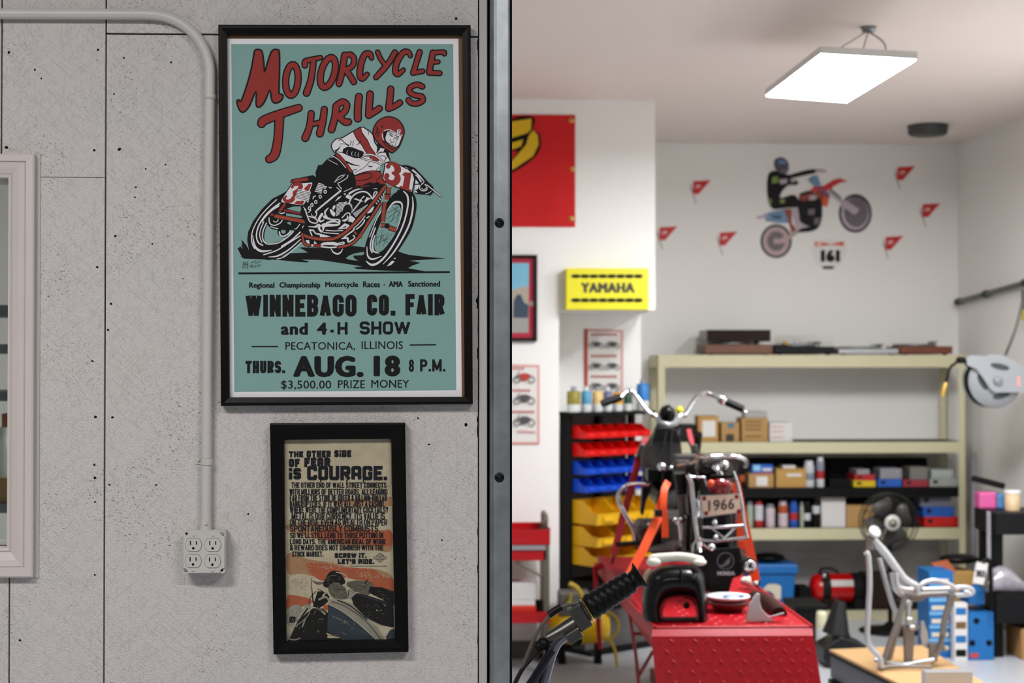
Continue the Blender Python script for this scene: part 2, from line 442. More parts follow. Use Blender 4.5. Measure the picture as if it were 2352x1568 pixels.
def XZ(px, py, d=YW):
    p = W(px, py, d); return p.x, p.z
WT = 0.012                                         # board thickness
XL, XR = -3.2, W(1176, 800, YW).x                  # wall ends (its right end is the doorway)
JAMB_L = W(1099, 800, YW).x
ZT, ZB = 3.35, 0.0
g = 0.0018
mb = MB()
xs1 = XZ(241, 780)[0]; xs0t = XZ(4, 150)[0]; xs0b = XZ(21, 1450)[0]
zs77 = XZ(400, 78)[1]; zs406 = XZ(160, 407)[1]
zw1 = XZ(40, 414)[1]; zw0 = XZ(40, 1254)[1]; xw = XZ(40, 800)[0]; xwo = XZ(18, 800)[0]
xw_l = xwo - 0.80
y0, y1 = YW, YW + WT
mb.box(xs1 + g, JAMB_L - 0.0015, y0, y1, zs77 + g, ZT, M_board)
mb.box(xs1 + g, JAMB_L - 0.0015, y0, y1, ZB, zs77 - g * 1.4, M_board)
mb.box(xs0t + g, xs1 - g, y0, y1, zs406 + 0.0006, ZT, M_board)
mb.box(XL, xs0t - g, y0, y1, zs406 + 0.0006, ZT, M_board)
mb.box(xwo, xs1 - g, y0, y1, zw0, zs406 - 0.0006, M_board)
mb.box(XL, xw_l, y0, y1, zw0, zs406 - 0.0006, M_board)
mb.box(xs0b + g, xs1 - g, y0, y1, ZB, zw0, M_board)
mb.box(XL, xs0b - g, y0, y1, ZB, zw0, M_board)
# studs and the white back face, with the window opening left free
for (a, b_, c, d) in ((XL, JAMB_L, zs406, ZT), (XL, JAMB_L, ZB, zw0), (XL, xw_l, zw0, zs406), (xwo, JAMB_L, zw0, zs406)):
    mb.box(a, b_, y1, y1 + 0.015, c, d, M_dark)
    mb.box(a, b_, y1 + 0.015, y1 + 0.12, c, d, M_wall)
# nail holes and dents
for (px, py, r) in ((20, 120, 5), (225, 114, 4), (15, 338, 5), (216, 345, 4), (274, 343, 5), (95, 180, 3), (223, 613, 4), (255, 698, 4), (248, 757, 4),
                    (212, 829, 4), (219, 957, 4), (259, 958, 4), (265, 542, 4), (80, 160, 3), (285, 133, 3), (262, 216, 3), (217, 1067, 4), (218, 1097, 4),
                    (218, 1152, 3), (251, 1113, 3), (46, 1470, 4), (1070, 975, 5), (1048, 43, 5), (359, 1113, 3), (312, 430, 3), (335, 388, 3), (380, 378, 3),
                    (310, 453, 3), (393, 143, 3), (218, 1320, 3), (985, 1020, 3), (1015, 1240, 3), (570, 1180, 3), (350, 560, 3), (420, 640, 2), (960, 960, 3)):
    c = W(px, py, YW - 0.0004); rr = .8 * r / PPM(YW)
    ptsn = [(c.x + rr * (1 + 0.35 * random.uniform(-1, 1)) * math.cos(k * math.pi / 4), c.y, c.z + rr * 0.85 * (1 + 0.35 * random.uniform(-1, 1)) * math.sin(k * math.pi / 4)) for k in range(8)]
    mb.add(ptsn, [tuple(range(8))], M_dark)
# torn paint along the last seam before the doorway
for (ya, yb, wl) in ((85, 132, 4), (380, 402, 4), (455, 520, 3), (672, 712, 7), (700, 800, 4), (795, 830, 5), (945, 1010, 5), (1190, 1240, 3), (1290, 1330, 4), (1435, 1560, 3)):
    a_, b_ = W(1099, ya, YW - .0003), W(1099, yb, YW - .0003); n_ = 7; pl = [a_ + (b_ - a_) * k / n_ for k in range(n_ + 1)]
    out_ = [p - Vector((wl / PPM(YW) * random.uniform(.35, 1) * math.sin(math.pi * k / n_) ** .5, 0, 0)) for k, p in enumerate(pl)]
    mb.add(pl + out_, [(k, k + 1, n_ + 2 + k, n_ + 1 + k) for k in range(n_)], M_dark)
structure(mb.build('wall_front'))

# the window at the far left
tw = structure(MB().build('window_1')) if False else None
wr = bpy.data.objects.new('window_1', None); COL.objects.link(wr); wr['kind'] = 'structure'; WM[wr.name] = Matrix.Identity(4)
oR, oT, oB = XZ(82, 840)[0], XZ(40, 356)[1], XZ(40, 1323)[1]
iR, iT, iB = XZ(21, 840)[0], XZ(10, 409)[1], XZ(10, 1256)[1]
iL = xw_l; oL = iL - (oR - iR)
# moulded casing: profile across its width (t from inner 0 to outer 1, projection)
prof = [(0.0, 0.004), (0.0, 0.012), (0.10, 0.0135), (0.14, 0.010), (0.18, 0.0125), (0.42, 0.017), (0.62, 0.0185), (0.66, 0.016), (0.70, 0.021), (0.94, 0.0215), (1.0, 0.019), (1.0, 0.0)]
mb = MB()
rings = []
for (a, b_) in ((1, 1), (1, -1), (-1, -1), (-1, 1)):
    ring = []
    for t, h in prof:
        x = (iR + (oR - iR) * t) if a > 0 else (iL + (oL - iL) * t)
        z = (iT + (oT - iT) * t) if b_ > 0 else (iB + (oB - iB) * t)
        ring.append(Vector((x, YW - h, z)))
    rings.append(ring)
for i in range(4):
    A, B = rings[i], rings[(i + 1) % 4]; n = len(A)
    mb.add(A + B, [(k, k + 1, n + k + 1, n + k) for k in range(n - 1)], M_trim)
# paint caulk behind the casing and the jamb liner inside the opening
mb.box(oR, oR + 0.009, YW - 0.003, YW, oB - 0.004, oT + 0.002, M_jamb)
for (a, b_, c, d) in ((iR, iR + 0.004, iB, iT), (iL - 0.004, iL, iB, iT)):
    mb.box(a, b_, YW - 0.004, YW + 0.13, c, d, M_trim)
mb.box(iL, iR, YW - 0.004, YW + 0.13, iT, iT + 0.004, M_trim)
mb.box(iL, iR, YW - 0.004, YW + 0.13, iB - 0.004, iB, M_trim)
mb.build('window_frame', wr)
mb = MB(); mb.box(iL, iR, YW + 0.03, YW + 0.034, iB, iT, glass('window_glass', '#eef2f0'))
mb.build('window_pane', wr)

# painted jamb board beside the doorway and the galvanised door track
mb = MB()
xa, xb = W(1100, 784, YW).x, W(1119, 784, YW).x
mb.box(xa, xb, YW - 0.004, YW + 0.13, ZB, ZT, M_jamb)
structure(mb.build('trim_1', bevel=0.003))
mb = MB(); mb.box(xb, XR - 0.006, YW + 0.012, YW + 0.13, ZB, ZT, M_dark)
structure(mb.build('trim_2'))
def galvanised():
    m = mat('galvanised_steel', '#a9b0b4', 0.38, 0.9, var=0.32, scale=26)
    return m
M_galv = galvanised()
mb = MB()
x0, x1 = W(1124, 784, YW).x, W(1170, 784, YW).x
# bent channel: rolled left lip, flat face, right return
prof = [(x0, YW + 0.014), (x0 + 0.001, YW - 0.006), (x0 + 0.004, YW - 0.014), (x0 + 0.009, YW - 0.018), (x0 + 0.016, YW - 0.018), (x1 - 0.004, YW - 0.012), (x1 - 0.001, YW - 0.011), (x1, YW - 0.009),
        (x1, YW + 0.05), (x1 - 0.002, YW + 0.05), (x1 - 0.002, YW - 0.006), (x0 + 0.012, YW - 0.012), (x0 + 0.006, YW - 0.008), (x0 + 0.004, YW + 0.014)]
mb.loft([[Vector((x, y, ZB)) for x, y in prof], [Vector((x, y, ZT)) for x, y in prof]], M_galv, smooth=False)
tr = thing('door_track', 'galvanised steel door track running up the doorway edge', 'door track', (x0, YW, 0))
mb.build('channel', tr, bevel=0.0012)
M_bolt = mat('dark_bolt', '#1d1e20', 0.35, 0.7)
for py in (512, 1096):
    c = W(1147, py, YW - 0.0165); mb = MB()
    mb.lathe([(0.0, -0.002), (0.0108, -0.002), (0.0108, 0.0015), (0.009, 0.0022), (0.0065, 0.0022), (0.0055, 0.0055), (0.0, 0.0062)], c, M_bolt, (0, -1, 0), 20)
    mb.build('bolt', tr)
mb = MB(); mb.box(x1 + 0.0005, XR, YW - 0.004, YW + 0.13, ZB, ZT, mat('black_weatherstrip', '#0b0a0a', 0.7))
structure(mb.build('trim_3'))

# workshop shell
YB = 10.5
XRW = W(2200, 600, YB).x
YF = 8.80                                          # plane of the bumped-out wall and soffit
XS = W(1505, 450, YF).x                            # right edge of the soffit
XC = W(1284, 1000, YF).x                           # where the wall under it turns back
ZS = W(1400, 712, YF).z                            # underside of the soffit
YA = 9.45                                          # back of the alcove
mb = MB(); mb.box(XL - 0.1, 5.2, -1.5, YB + 0.3, -0.1, 0.0, M_floor); structure(mb.build('floor'))
mb = MB(); mb.box(XL - 0.1, 5.2, YW + 0.13, YB + 0.3, CEIL, CEIL + 0.1, M_ceil); structure(mb.build('ceiling'))
mb = MB(); mb.box(XS, XRW + 0.1, YB, YB + 0.15, 0, CEIL, M_wall); structure(mb.build('wall_back'))
mb = MB(); mb.box(XRW, XRW + 0.15, YW + 0.13, YB + 0.1, 0, CEIL, M_wall); structure(mb.build('wall_right'))
mb = MB()
mb.box(XL, XC, YF, YA + 0.2, 0, ZS, M_wall)
mb.box(XL, XS, YF, YA + 0.2, ZS, CEIL, M_wall)
mb.box(XC, XS, YA, YA + 0.2, 0, ZS, M_wall)
mb.box(XS - 0.2, XS, YA + 0.2, YB + 0.15, 0, CEIL, M_wall)
structure(mb.build('wall_left'))
mb = MB(); mb.box(XL - 0.1, XL, YW + 0.13, YF, 0, CEIL, M_wall); structure(mb.build('wall_far_left'))
mb = MB(); mb.box(XL, XC + 0.001, YF - 0.012, YF, 0, 0.10, M_base); structure(mb.build('baseboard_left'))
mb = MB(); mb.box(XS, XRW, YB - 0.012, YB, 0, 0.10, M_base); structure(mb.build('baseboard_back'))
mb = MB(); mb.box(XRW - 0.012, XRW, YW + 0.13, YB - 0.012, 0, 0.10, M_base); structure(mb.build('baseboard_right'))
# ================================================================== the framed race poster
M_frame = mat('black_frame_wood', '#060505', 0.42, var=0.3, scale=30, spec=0.16)
M_kraft = mat('kraft_backing', '#8a6238', 0.8)
M_paper = mat('poster_paper', '#f7f4f8', 0.75, var=0.01)
M_teal = mat('poster_teal', '#86aea8', 0.8, var=0.08, scale=4.5)
M_red = mat('poster_red', '#9d2a22', 0.8, var=0.05)
M_rust = mat('poster_rust', '#a8452a', 0.8, var=0.10)
M_ink = mat('poster_black', '#0a090a', 0.7)
M_white = mat('poster_white', '#efecf0', 0.8, var=0.02)
M_pane = glass('picture_glass', '#ffffff', 0.03)

def rails(outer, inner, front, depth, m, back_to, parent, name='frame', sl=0.004):
    """a mitred picture frame; outer / inner corners are given as seen on its front face"""
    mb = MB()
    O = [W(x, y, front) for x, y in outer]; I = [W(x, y, front) for x, y in inner]
    for i in range(4):
        j = (i + 1) % 4
        o0, o1, i1, i0 = O[i], O[j], I[j], I[i]
        mid0 = o0 * 0.62 + i0 * 0.38; mid1 = o1 * 0.62 + i1 * 0.38
        e = Vector((0, 1, 0))
        ringA = [o0 + e * (back_to - front), o0 + e * sl * 0.5, o0 * 0.9 + i0 * 0.1, mid0, i0 + e * sl, i0 + e * depth]
        ringB = [o1 + e * (back_to - front), o1 + e * sl * 0.5, o1 * 0.9 + i1 * 0.1, mid1, i1 + e * sl, i1 + e * depth]
        mb.loft([ringA, ringB], m, smooth=False)
    return mb.build(name, parent)

t = thing('framed_poster', 'large black-framed teal race poster with red MOTORCYCLE THRILLS lettering on the white board wall', 'poster', W(793, 930, YW))
FR = YW - 0.028
rails([(501, 56), (1081, 57), (1086, 928), (507, 932)], [(520, 78), (1062, 78), (1067, 911), (526, 913)], FR, 0.02, M_frame, YW, t)
PY = YW - 0.011
mb = MB(); mb.prism([W(x, y, PY + 0.0015) for x, y in ((514, 70), (1068, 70), (1074, 918), (520, 920))], (0, 0.004, 0), M_kraft)
mb.build('backing_board', t)
A = Art(plane_y(PY), 0.000014)
A.fill([(521, 89), (1053, 89), (1061, 911), (526, 912)], M_paper)
A.fill([(531, 101), (1041, 101), (1048, 896), (538, 900)], M_teal)

# --- illustration -------------------------------------------------------
FA = (720, 250, 7.84); FB = (540, 390, 6.5333); FC = (680, 390, 6.5333); FD = (820, 390, 6.5333)
# shadow on the ground
A.frame(*FB)
A.fill([(215, 1215), (170, 1130), (92, 1040), (110, 1130), (88, 1105), (112, 1190), (75, 1140), (62, 1165), (35, 1175), (80, 1265), (100, 1300), (65, 1285), (130, 1332), (630, 1350), (900, 1378),
        (1080, 1390), (1112, 1376), (1000, 1345), (1260, 1350), (1450, 1378), (1700, 1415), (1905, 1448), (1775, 1462), (1820, 1478), (1790, 1485), (1990, 1498), (2420, 1520), (2520, 1520), (2900, 1530), (2600, 1475), (2650, 1440),
        (2785, 1392), (2620, 1362), (3160, 1330), (2800, 1297), (2600, 1272), (2480, 1235), (2300, 1150), (2020, 1170), (1760, 1140), (1600, 1160), (1200, 1170), (1010, 1160), (955, 1168), (1010, 1190), (1092, 1240), (820, 1250), (740, 1300), (500, 1300)], M_ink)
A.frame(*FC)
A.fill([(745, 1325), (800, 1285), (880, 1252), (1030, 1228), (1030, 1262), (990, 1280), (860, 1285), (865, 1320), (930, 1360), (850, 1355), (790, 1345)], M_teal)
A.fill([(1360, 1445), (1440, 1360), (1480, 1375), (1420, 1430)], M_white); A.fill([(1460, 1340), (1480, 1315), (1500, 1330)], M_white)
# rear wheel
A.frame(*FB)
A.fill([(1230, 120), (900, 240), (720, 350), (560, 430), (400, 590), (270, 770), (195, 930), (180, 1060), (210, 1210), (320, 1320), (500, 1355), (640, 1335), (800, 1240), (1000, 1080), (1060, 900), (1050, 560)], M_ink)
A.fill([(478, 835), (440, 960), (445, 1070), (490, 1108), (600, 1092), (760, 1030), (880, 930), (860, 905), (660, 905), (560, 890), (505, 850)], M_teal, 3)
A.fill([(770, 582), (880, 548), (985, 548), (1000, 650), (900, 618)], M_teal)
A.fill([(762, 648), (1000, 690), (1000, 722), (770, 690)], M_teal)
A.fill([(775, 790), (830, 780), (845, 825), (800, 815)], M_teal)
for p, w in (([(622, 448), (500, 560), (370, 710), (280, 870), (245, 1000), (258, 1110), (292, 1180)], 15), ([(672, 500), (560, 580), (440, 700), (350, 850), (320, 990), (350, 1090), (412, 1130)], 20),
             ([(650, 540), (545, 610), (440, 720), (405, 790)], [30, 22, 16, 8]), ([(262, 980), (300, 1150), (400, 1220), (552, 1205)], [10, 30, 34, 8]),
             ([(430, 780), (380, 900), (370, 1000), (402, 1085)], 14), ([(470, 800), (425, 900), (410, 1000), (430, 1070), (470, 1108)], 17),
             ([(490, 1117), (650, 1095), (800, 1000), (870, 930)], 15), ([(700, 1145), (850, 1050), (975, 935)], 20), ([(430, 1272), (620, 1210), (800, 1100), (975, 990)], 17),
             ([(502, 1306), (640, 1290), (800, 1200), (980, 1045)], [8, 22, 20, 14]), ([(632, 1336), (760, 1290), (990, 1092)], 13),
             ([(510, 720), (520, 800), (590, 832), (680, 795), (715, 740)], 15), ([(535, 850), (640, 880), (720, 840)], 12), ([(575, 765), (605, 785), (640, 765), (645, 740)], 12), ([(660, 640), (700, 655), (740, 640)], 16)):
    A.stroke(p, w, M_white, bump=False)
A.disc((725, 925), 92, M_ink); A.stroke([(665, 930), (680, 985), (730, 995), (790, 965), (830, 925)], 20, M_white); A.disc((725, 925), 34, M_teal)
A.fill([(660, 860), (720, 850), (860, 900), (720, 905)], M_ink)
# tail, number plate, swing arm
A.fill([(820, 185), (850, 140), (1090, 95), (1165, 78), (1225, 115), (1240, 200), (900, 215)], M_ink)
A.fill([(835, 182), (872, 146), (1085, 112), (1098, 160), (860, 192)], M_red)
A.fill([(845, 205), (1165, 180), (1172, 215), (1050, 520), (1005, 545), (690, 492), (680, 455)], M_ink)
A.fill([(858, 212), (1155, 190), (1158, 215), (1040, 510), (1000, 532), (700, 484), (692, 458)], M_white)
A.stroke([(855, 262), (885, 225), (960, 215), (985, 255), (940, 310), (890, 330)], [40, 44, 60, 66, 56, 40], M_red)
A.stroke([(890, 335), (890, 400), (840, 462), (775, 470), (735, 440), (765, 398)], [50, 60, 62, 50, 44, 30], M_red)
A.fill([(1035, 280), (1105, 210), (1150, 212), (1085, 350), (1035, 480), (1010, 528), (880, 505), (930, 465), (990, 470), (1060, 320)], M_red)
A.fill([(895, 430), (905, 360), (950, 290), (1168, 338), (1105, 482)], M_ink)
for k in range(7):
    a = k / 6
    A.stroke([(952 - 55 * a, 294 + 128 * a), (1162 - 58 * a, 342 + 132 * a)], 15, M_white, bump=False)
A.stroke([(740, 605), (1050, 672)], 46, M_ink); A.stroke([(742, 605), (1045, 670)], 26, M_red)
A.stroke([(610, 695), (1035, 775)], 72, M_ink); A.stroke([(612, 695), (1035, 775)], 52, M_rust); A.disc((555, 672), 22, M_red)
A.stroke([(742, 522), (675, 615)], 60, M_ink); A.stroke([(742, 522), (675, 612)], 40, M_red)
A.fill([(1010, 850), (1035, 830), (1060, 850), (1090, 800), (1080, 885), (1008, 888)], M_white)
A.stroke([(970, 815), (920, 880), (895, 885)], 12, M_white)
# rider's legs, boot and the engine: one black mass with white and red drawing on it
A.frame(*FC)
A.fill([(330, -70), (290, 40), (300, 112), (240, 95), (255, 190), (190, 480), (85, 560), (60, 640), (140, 800), (85, 900), (80, 970), (140, 1120), (240, 1160), (640, 1175), (760, 1140), (900, 1050), (1010, 910), (1260, 500),
        (1345, 260), (1260, 150), (930, -60), (800, -130)], M_ink)
for c, pts in (('w', [(275, 330), (350, 165), (440, 185), (470, 245), (440, 285), (400, 280), (380, 360)]),):
    A.fill(pts, M_white)
for k in range(7):
    a = k / 6
    A.stroke([(340 - 65 * a, 190 + 140 * a), (468 - 80 * a, 222 + 125 * a)], 9, M_ink, bump=False)
for c in ((513, 250), (437, 328), (363, 402), (296, 480), (238, 525), (200, 575)):
    A.disc(c, (25, 29), M_white); A.disc(c, (11, 15), M_ink)
for p, w in (([(255, 435), (262, 405), (290, 392)], 14), ([(668, 315), (500, 450), (305, 615), (312, 650), (290, 715)], [26, 26, 24, 16, 12]), ([(670, 318), (620, 270), (570, 222)], 12),
             ([(680, 280), (630, 215), (660, 195), (770, 110), (770, 85)], 15), ([(585, 185), (650, 110), (740, 72)], 11), ([(590, 165), (690, 120), (740, 78)], 9),
             ([(720, 325), (800, 290), (875, 250)], 10), ([(800, 355), (900, 300), (1050, 270), (1215, 285)], [30, 22, 14, 8]), ([(795, 500), (830, 420), (900, 355), (1000, 325), (1080, 350), (1150, 435)], 22),
             ([(1155, 430), (1175, 340), (1215, 335), (1170, 410)], 16), ([(140, 590), (155, 650), (205, 770), (290, 800), (325, 770), (270, 720), (180, 695)], 18), ([(110, 555), (130, 580), (125, 605)], 10), ([(180, 640), (210, 620), (220, 600)], 14), ([(230, 660), (245, 690), (300, 715)], 10),
             ([(450, 905), (560, 915), (700, 910)], 14), ([(415, 940), (520, 950), (640, 958)], 14), ([(205, 905), (260, 910), (290, 950), (350, 965), (430, 985), (515, 1005)], [26, 20, 18, 22, 22, 8]), ([(215, 930), (240, 990)], 18),
             ([(650, 760), (640, 815), (560, 830), (420, 830), (380, 905), (340, 840), (280, 855), (190, 850)], [24, 30, 34, 60, 60, 60, 22, 10]),
             ([(430, 705), (520, 740), (640, 745), (660, 775)], [50, 22, 18, 18]), ([(460, 790), (560, 770), (640, 790)], [20, 34, 14]), ([(390, 665), (345, 735), (370, 775), (420, 750)], [40, 36, 26, 16]),
             ([(485, 570), (440, 620), (435, 660), (465, 700)], [10, 26, 20, 10]), ([(575, 548), (560, 580)], 34), ([(520, 605), (560, 660), (570, 690)], [30, 60, 20]),
             ([(640, 490), (760, 500), (830, 520), (840, 600)], 8), ([(700, 760), (790, 720), (810, 660), (760, 650), (690, 720)], 16), ([(720, 770), (770, 740), (770, 690)], 18),
             ([(1035, 690), (960, 790), (860, 885)], 14), ([(905, 890), (970, 840), (1025, 770), (1020, 745)], 18), ([(1170, 545), (1120, 610), (1070, 650)], [8, 50, 8]), ([(1060, 722), (1095, 700)], 16),
             ([(870, 890), (850, 915), (720, 1010)], 20), ([(690, 1030), (770, 1025), (790, 1080), (880, 1020), (860, 985)], [20, 30, 26, 14, 20]), ([(630, 1105), (710, 1085), (715, 1110), (650, 1120)], 18)):
    A.stroke(p, w, M_white, bump=False)
A.fill([(738, 410), (770, 365), (832, 392), (802, 442)], M_white); A.fill([(712, 355), (750, 350), (735, 385)], M_white); A.fill([(580, 478), (630, 410), (688, 388), (650, 430)], M_white)
A.fill([(620, 892), (730, 800), (806, 830), (760, 880)], M_white); A.fill([(680, 875), (755, 835), (750, 862)], M_ink)
A.fill([(810, 700), (830, 688), (890, 735), (850, 790), (780, 770)], M_white)
A.fill([(350, 960), (430, 985), (515, 1005), (450, 1012), (360, 1010)], M_white)
for k in range(9):                              # cooling fins
    a = k / 8
    x, y = 640 + 30 * a - 40 * (a > .5), 490 + 200 * a
    A.stroke([(612 - 12 * a, 520 + 165 * a), (700 - 60 * a + 60 * (1 - a), 480 + 190 * a)], 11, M_white, bump=False)
A.disc((770, 575), 66, M_ink); A.stroke([(690, 620), (720, 540), (790, 510), (840, 570)], 10, M_white)
A.k += 1
for i in range(15):                             # cylinder fins
    a = i / 14
    ax, ay, bx, by = 830 + 215 * a - 20, 640 - 130 * a - 10, 900 + 165 * a, 705 - 170 * a
    A.stroke([(ax + 45, ay + 20), (bx, by)], 9, M_white, bump=False)
    for j in range(4):
        f0 = j / 4
        A.stroke([(860 + 120 * a - 40 * (1 - f0) + 10, 640 - 150 * a - 70 * f0 * 0.6 - 10), (868 + 120 * a - 40 * (1 - f0) + 10, 652 - 150 * a - 70 * f0 * 0.6 - 10)], 8, M_white, bump=False)
A.fill([(855, 435), (900, 425), (960, 450), (1010, 390), (1035, 400), (980, 440), (1000, 480), (960, 470)], M_white)
A.fill([(1020, 480), (1060, 410), (1130, 430), (1080, 450), (1040, 490)], M_white)
for k in range(5): A.stroke([(1195 + 28 * k, 485 - 32 * k), (1215 + 25 * k, 510 - 32 * k)], 14, M_white, bump=False)
A.stroke([(375, 1135), (420, 1108), (560, 1105), (620, 1120)], [30, 40, 50, 40], M_white); A.stroke([(380, 1150), (500, 1165), (600, 1160)], 22, M_white); A.stroke([(380, 1135), (560, 1138)], 6, M_ink)
A.fill([(140, 1055), (195, 1052), (205, 1110), (165, 1100)], M_white); A.fill([(268, 1110), (275, 1065), (315, 1105)], M_white); A.fill([(222, 1118), (272, 1118), (272, 1150), (222, 1150)], M_white)
A.stroke([(525, 1185), (560, 1235), (620, 1260), (670, 1235), (700, 1185)], [10, 20, 24, 20, 8], M_white)
# frame tubes
for p, w in (([(1335, 250), (1100, 560), (850, 835), (700, 965), (560, 1032), (400, 1042), (200, 1012), (100, 972)], 44), ([(1262, 510), (1100, 760), (960, 980), (830, 1110), (640, 1162)], 36), ([(92, 960), (110, 1070), (145, 1120), (205, 1135)], 34)):
    A.stroke(p, w + 16, M_ink); A.stroke(p, w - 4, M_rust)
A.stroke([(275, 1136), (358, 1136)], 36, M_red); A.stroke([(880, 930), (905, 965)], 26, M_rust)
A.disc((975, 1005), 20, M_rust)
# front wheel
A.frame(*FD)
A.fill([(620, 300), (500, 420), (400, 560), (270, 760), (180, 960), (115, 1170), (105, 1330), (150, 1420), (250, 1440), (400, 1410), (560, 1290), (700, 1090), (820, 880), (880, 650), (893, 490), (860, 375), (780, 300)], M_ink, 3)
A.fill([(545, 525), (630, 535), (662, 620), (640, 780), (570, 960), (470, 1110), (380, 1210), (310, 1235), (268, 1190), (262, 1090), (300, 930), (370, 760), (450, 610)], M_teal, 3)
for p, w in (([(700, 320), (760, 400), (760, 560), (700, 800), (600, 1020), (450, 1260), (330, 1385), (220, 1425), (140, 1370)], [16, 26, 24, 24, 24, 26, 30, 34, 14]), ([(830, 400), (840, 560), (790, 800), (680, 1030), (540, 1250), (390, 1415)], [8, 26, 26, 26, 22, 8]),
             ([(455, 605), (540, 500), (620, 480), (675, 520), (670, 650), (640, 780), (595, 900)], [8, 26, 30, 24, 16, 10, 10]), ([(370, 610), (290, 750), (200, 980), (185, 1000)], 13),
             ([(275, 870), (210, 1060), (200, 1170), (225, 1240)], 18), ([(270, 980), (235, 1100), (245, 1215), (330, 1250)], [10, 26, 26, 8]), ([(150, 1150), (160, 1285), (230, 1340), (365, 1295)], [8, 22, 26, 8])):
    A.stroke(p, w, M_white, bump=False)
A.k += 1
for p in ([(440, 740), (630, 600)], [(470, 800), (640, 660)], [(520, 770), (600, 550)], [(530, 560), (640, 640)], [(445, 650), (620, 560)], [(590, 800), (640, 620)], [(290, 1130), (420, 960)], [(270, 1020), (400, 980)], [(330, 1160), (380, 900)],
          [(390, 1150), (470, 930)], [(300, 960), (290, 1120)], [(380, 1070), (490, 1030)], [(330, 1100), (530, 960)], [(350, 1000), (470, 1100)]):
    A.stroke(p, 6, M_ink, bump=False)
for p, w in (([(482, 260), (455, 440)], 58), ([(418, 480), (385, 780)], 56), ([(355, 828), (430, 838)], 56), ([(470, 862), (590, 905)], 58)):
    A.stroke(p, w + 18, M_ink, rnd=False); A.stroke(p, w - 4, M_rust, rnd=False)
A.stroke([(415, 385), (490, 385)], 60, M_ink, rnd=False); A.stroke([(412, 420), (480, 428)], 40, M_rust, rnd=False); A.stroke([(420, 385), (492, 388)], 24, M_rust, rnd=False)
A.disc((452, 840), 40, M_ink)
A.frame(*FC); A.fill([(1425, 280), (1520, 325), (1420, 385)], M_teal)
# rider
A.frame(*FA)
A.fill([(400, 800), (340, 850), (230, 920), (120, 1040), (65, 1180), (70, 1300), (250, 1400), (760, 1420), (800, 1200), (700, 1100)], M_ink)
A.fill([(735, 1200), (900, 1140), (1050, 1105), (1200, 1130), (1250, 1180), (1300, 1340), (1180, 1420), (760, 1420), (770, 1300)], M_red)
A.fill([(1300, 1350), (1200, 1420), (1000, 1440), (780, 1430), (760, 1380), (880, 1375), (1000, 1320), (1100, 1340), (1140, 1310), (1230, 1360)], M_ink)
A.stroke([(760, 1200), (930, 1160), (1040, 1165), (1040, 1230), (960, 1270), (790, 1295)], 16, M_ink); A.stroke([(1220, 1190), (1130, 1290)], 12, M_ink); A.stroke([(735, 1200), (900, 1140), (1050, 1108), (1210, 1130)], 18, M_ink)
A.stroke([(800, 1340), (900, 1310), (1000, 1310)], 20, M_red); A.stroke([(850, 1400), (1000, 1385)], 16, M_red)
A.stroke([(270, 915), (430, 1000)], 9, M_white); A.stroke([(320, 880), (350, 860)], 8, M_white); A.stroke([(350, 848), (470, 930), (580, 1060)], 14, M_white)
A.stroke([(380, 1320), (460, 1220), (570, 1185)], 12, M_white); A.stroke([(390, 1310), (520, 1230), (550, 1205)], 10, M_white); A.stroke([(500, 1435), (440, 1345), (480, 1320), (600, 1245), (620, 1195)], 14, M_white)
J = [(330, 620), (400, 545), (520, 520), (620, 460), (720, 400), (840, 330), (900, 330), (1010, 400), (1070, 460), (1100, 600), (1160, 690), (1150, 770), (1250, 780), (1330, 860), (1375, 940), (1280, 965), (1210, 1010), (1180, 1110), (1050, 1105), (900, 1130), (740, 1190),
     (690, 1100), (560, 930), (430, 800), (370, 775), (320, 690)]
A.fill(J, M_white)
A.fill([(715, 405), (850, 335), (880, 420), (960, 540), (1030, 700), (1110, 800), (1190, 940), (1100, 945), (1030, 890), (960, 800), (860, 640), (780, 540)], M_red)
A.stroke([(715, 405), (780, 540), (860, 640), (960, 800), (1030, 890)], 14, M_ink); A.stroke([(850, 335), (880, 440), (970, 560), (1030, 690), (1110, 800)], 14, M_ink)
A.fill([(390, 830), (450, 805), (570, 940), (710, 1140), (640, 1140), (530, 970)], M_red); A.stroke([(385, 835), (530, 965), (650, 1145)], 14, M_ink); A.stroke([(455, 808), (575, 940), (715, 1140)], 12, M_ink)
A.stroke(J[:12], 18, M_ink, 0); A.stroke([J[0], J[-1], J[-2], J[-3]], 18, M_ink, 0); A.stroke([(1100, 600), (1165, 690), (1140, 790)], 16, M_ink)
for p, w in (([(455, 565), (510, 555), (550, 600), (640, 660)], 14), ([(480, 630), (560, 630), (640, 670)], 8), ([(400, 755), (450, 720), (490, 660)], [34, 22, 4]), ([(400, 770), (540, 790)], 12), ([(660, 650), (680, 600), (665, 575)], 12), ([(700, 660), (725, 575)], 10), ([(765, 660), (830, 610), (860, 560)], [4, 16, 4]),
             ([(990, 460), (990, 420), (970, 380)], 10), ([(590, 950), (700, 1000), (840, 1030)], [30, 26, 6]), ([(700, 1110), (780, 1085)], 12), ([(970, 1020), (1030, 1040), (1070, 1030)], [4, 22, 4]), ([(740, 1150), (900, 1060), (1035, 930)], 9), ([(1130, 1100), (1180, 1050)], 10)):
    A.stroke(p, w, M_ink, bump=False)
A.fill([(610, 680), (700, 690), (820, 740), (905, 770), (905, 860), (840, 890), (740, 885), (600, 830), (520, 790), (535, 720)], M_ink)
A.k += 1
for x, y in ((600, 780), (685, 800), (745, 810), (800, 820)): A.stroke([(x + 14, y - 30), (x, y + 10), (x + 12, y + 40)], 8, M_white, bump=False)
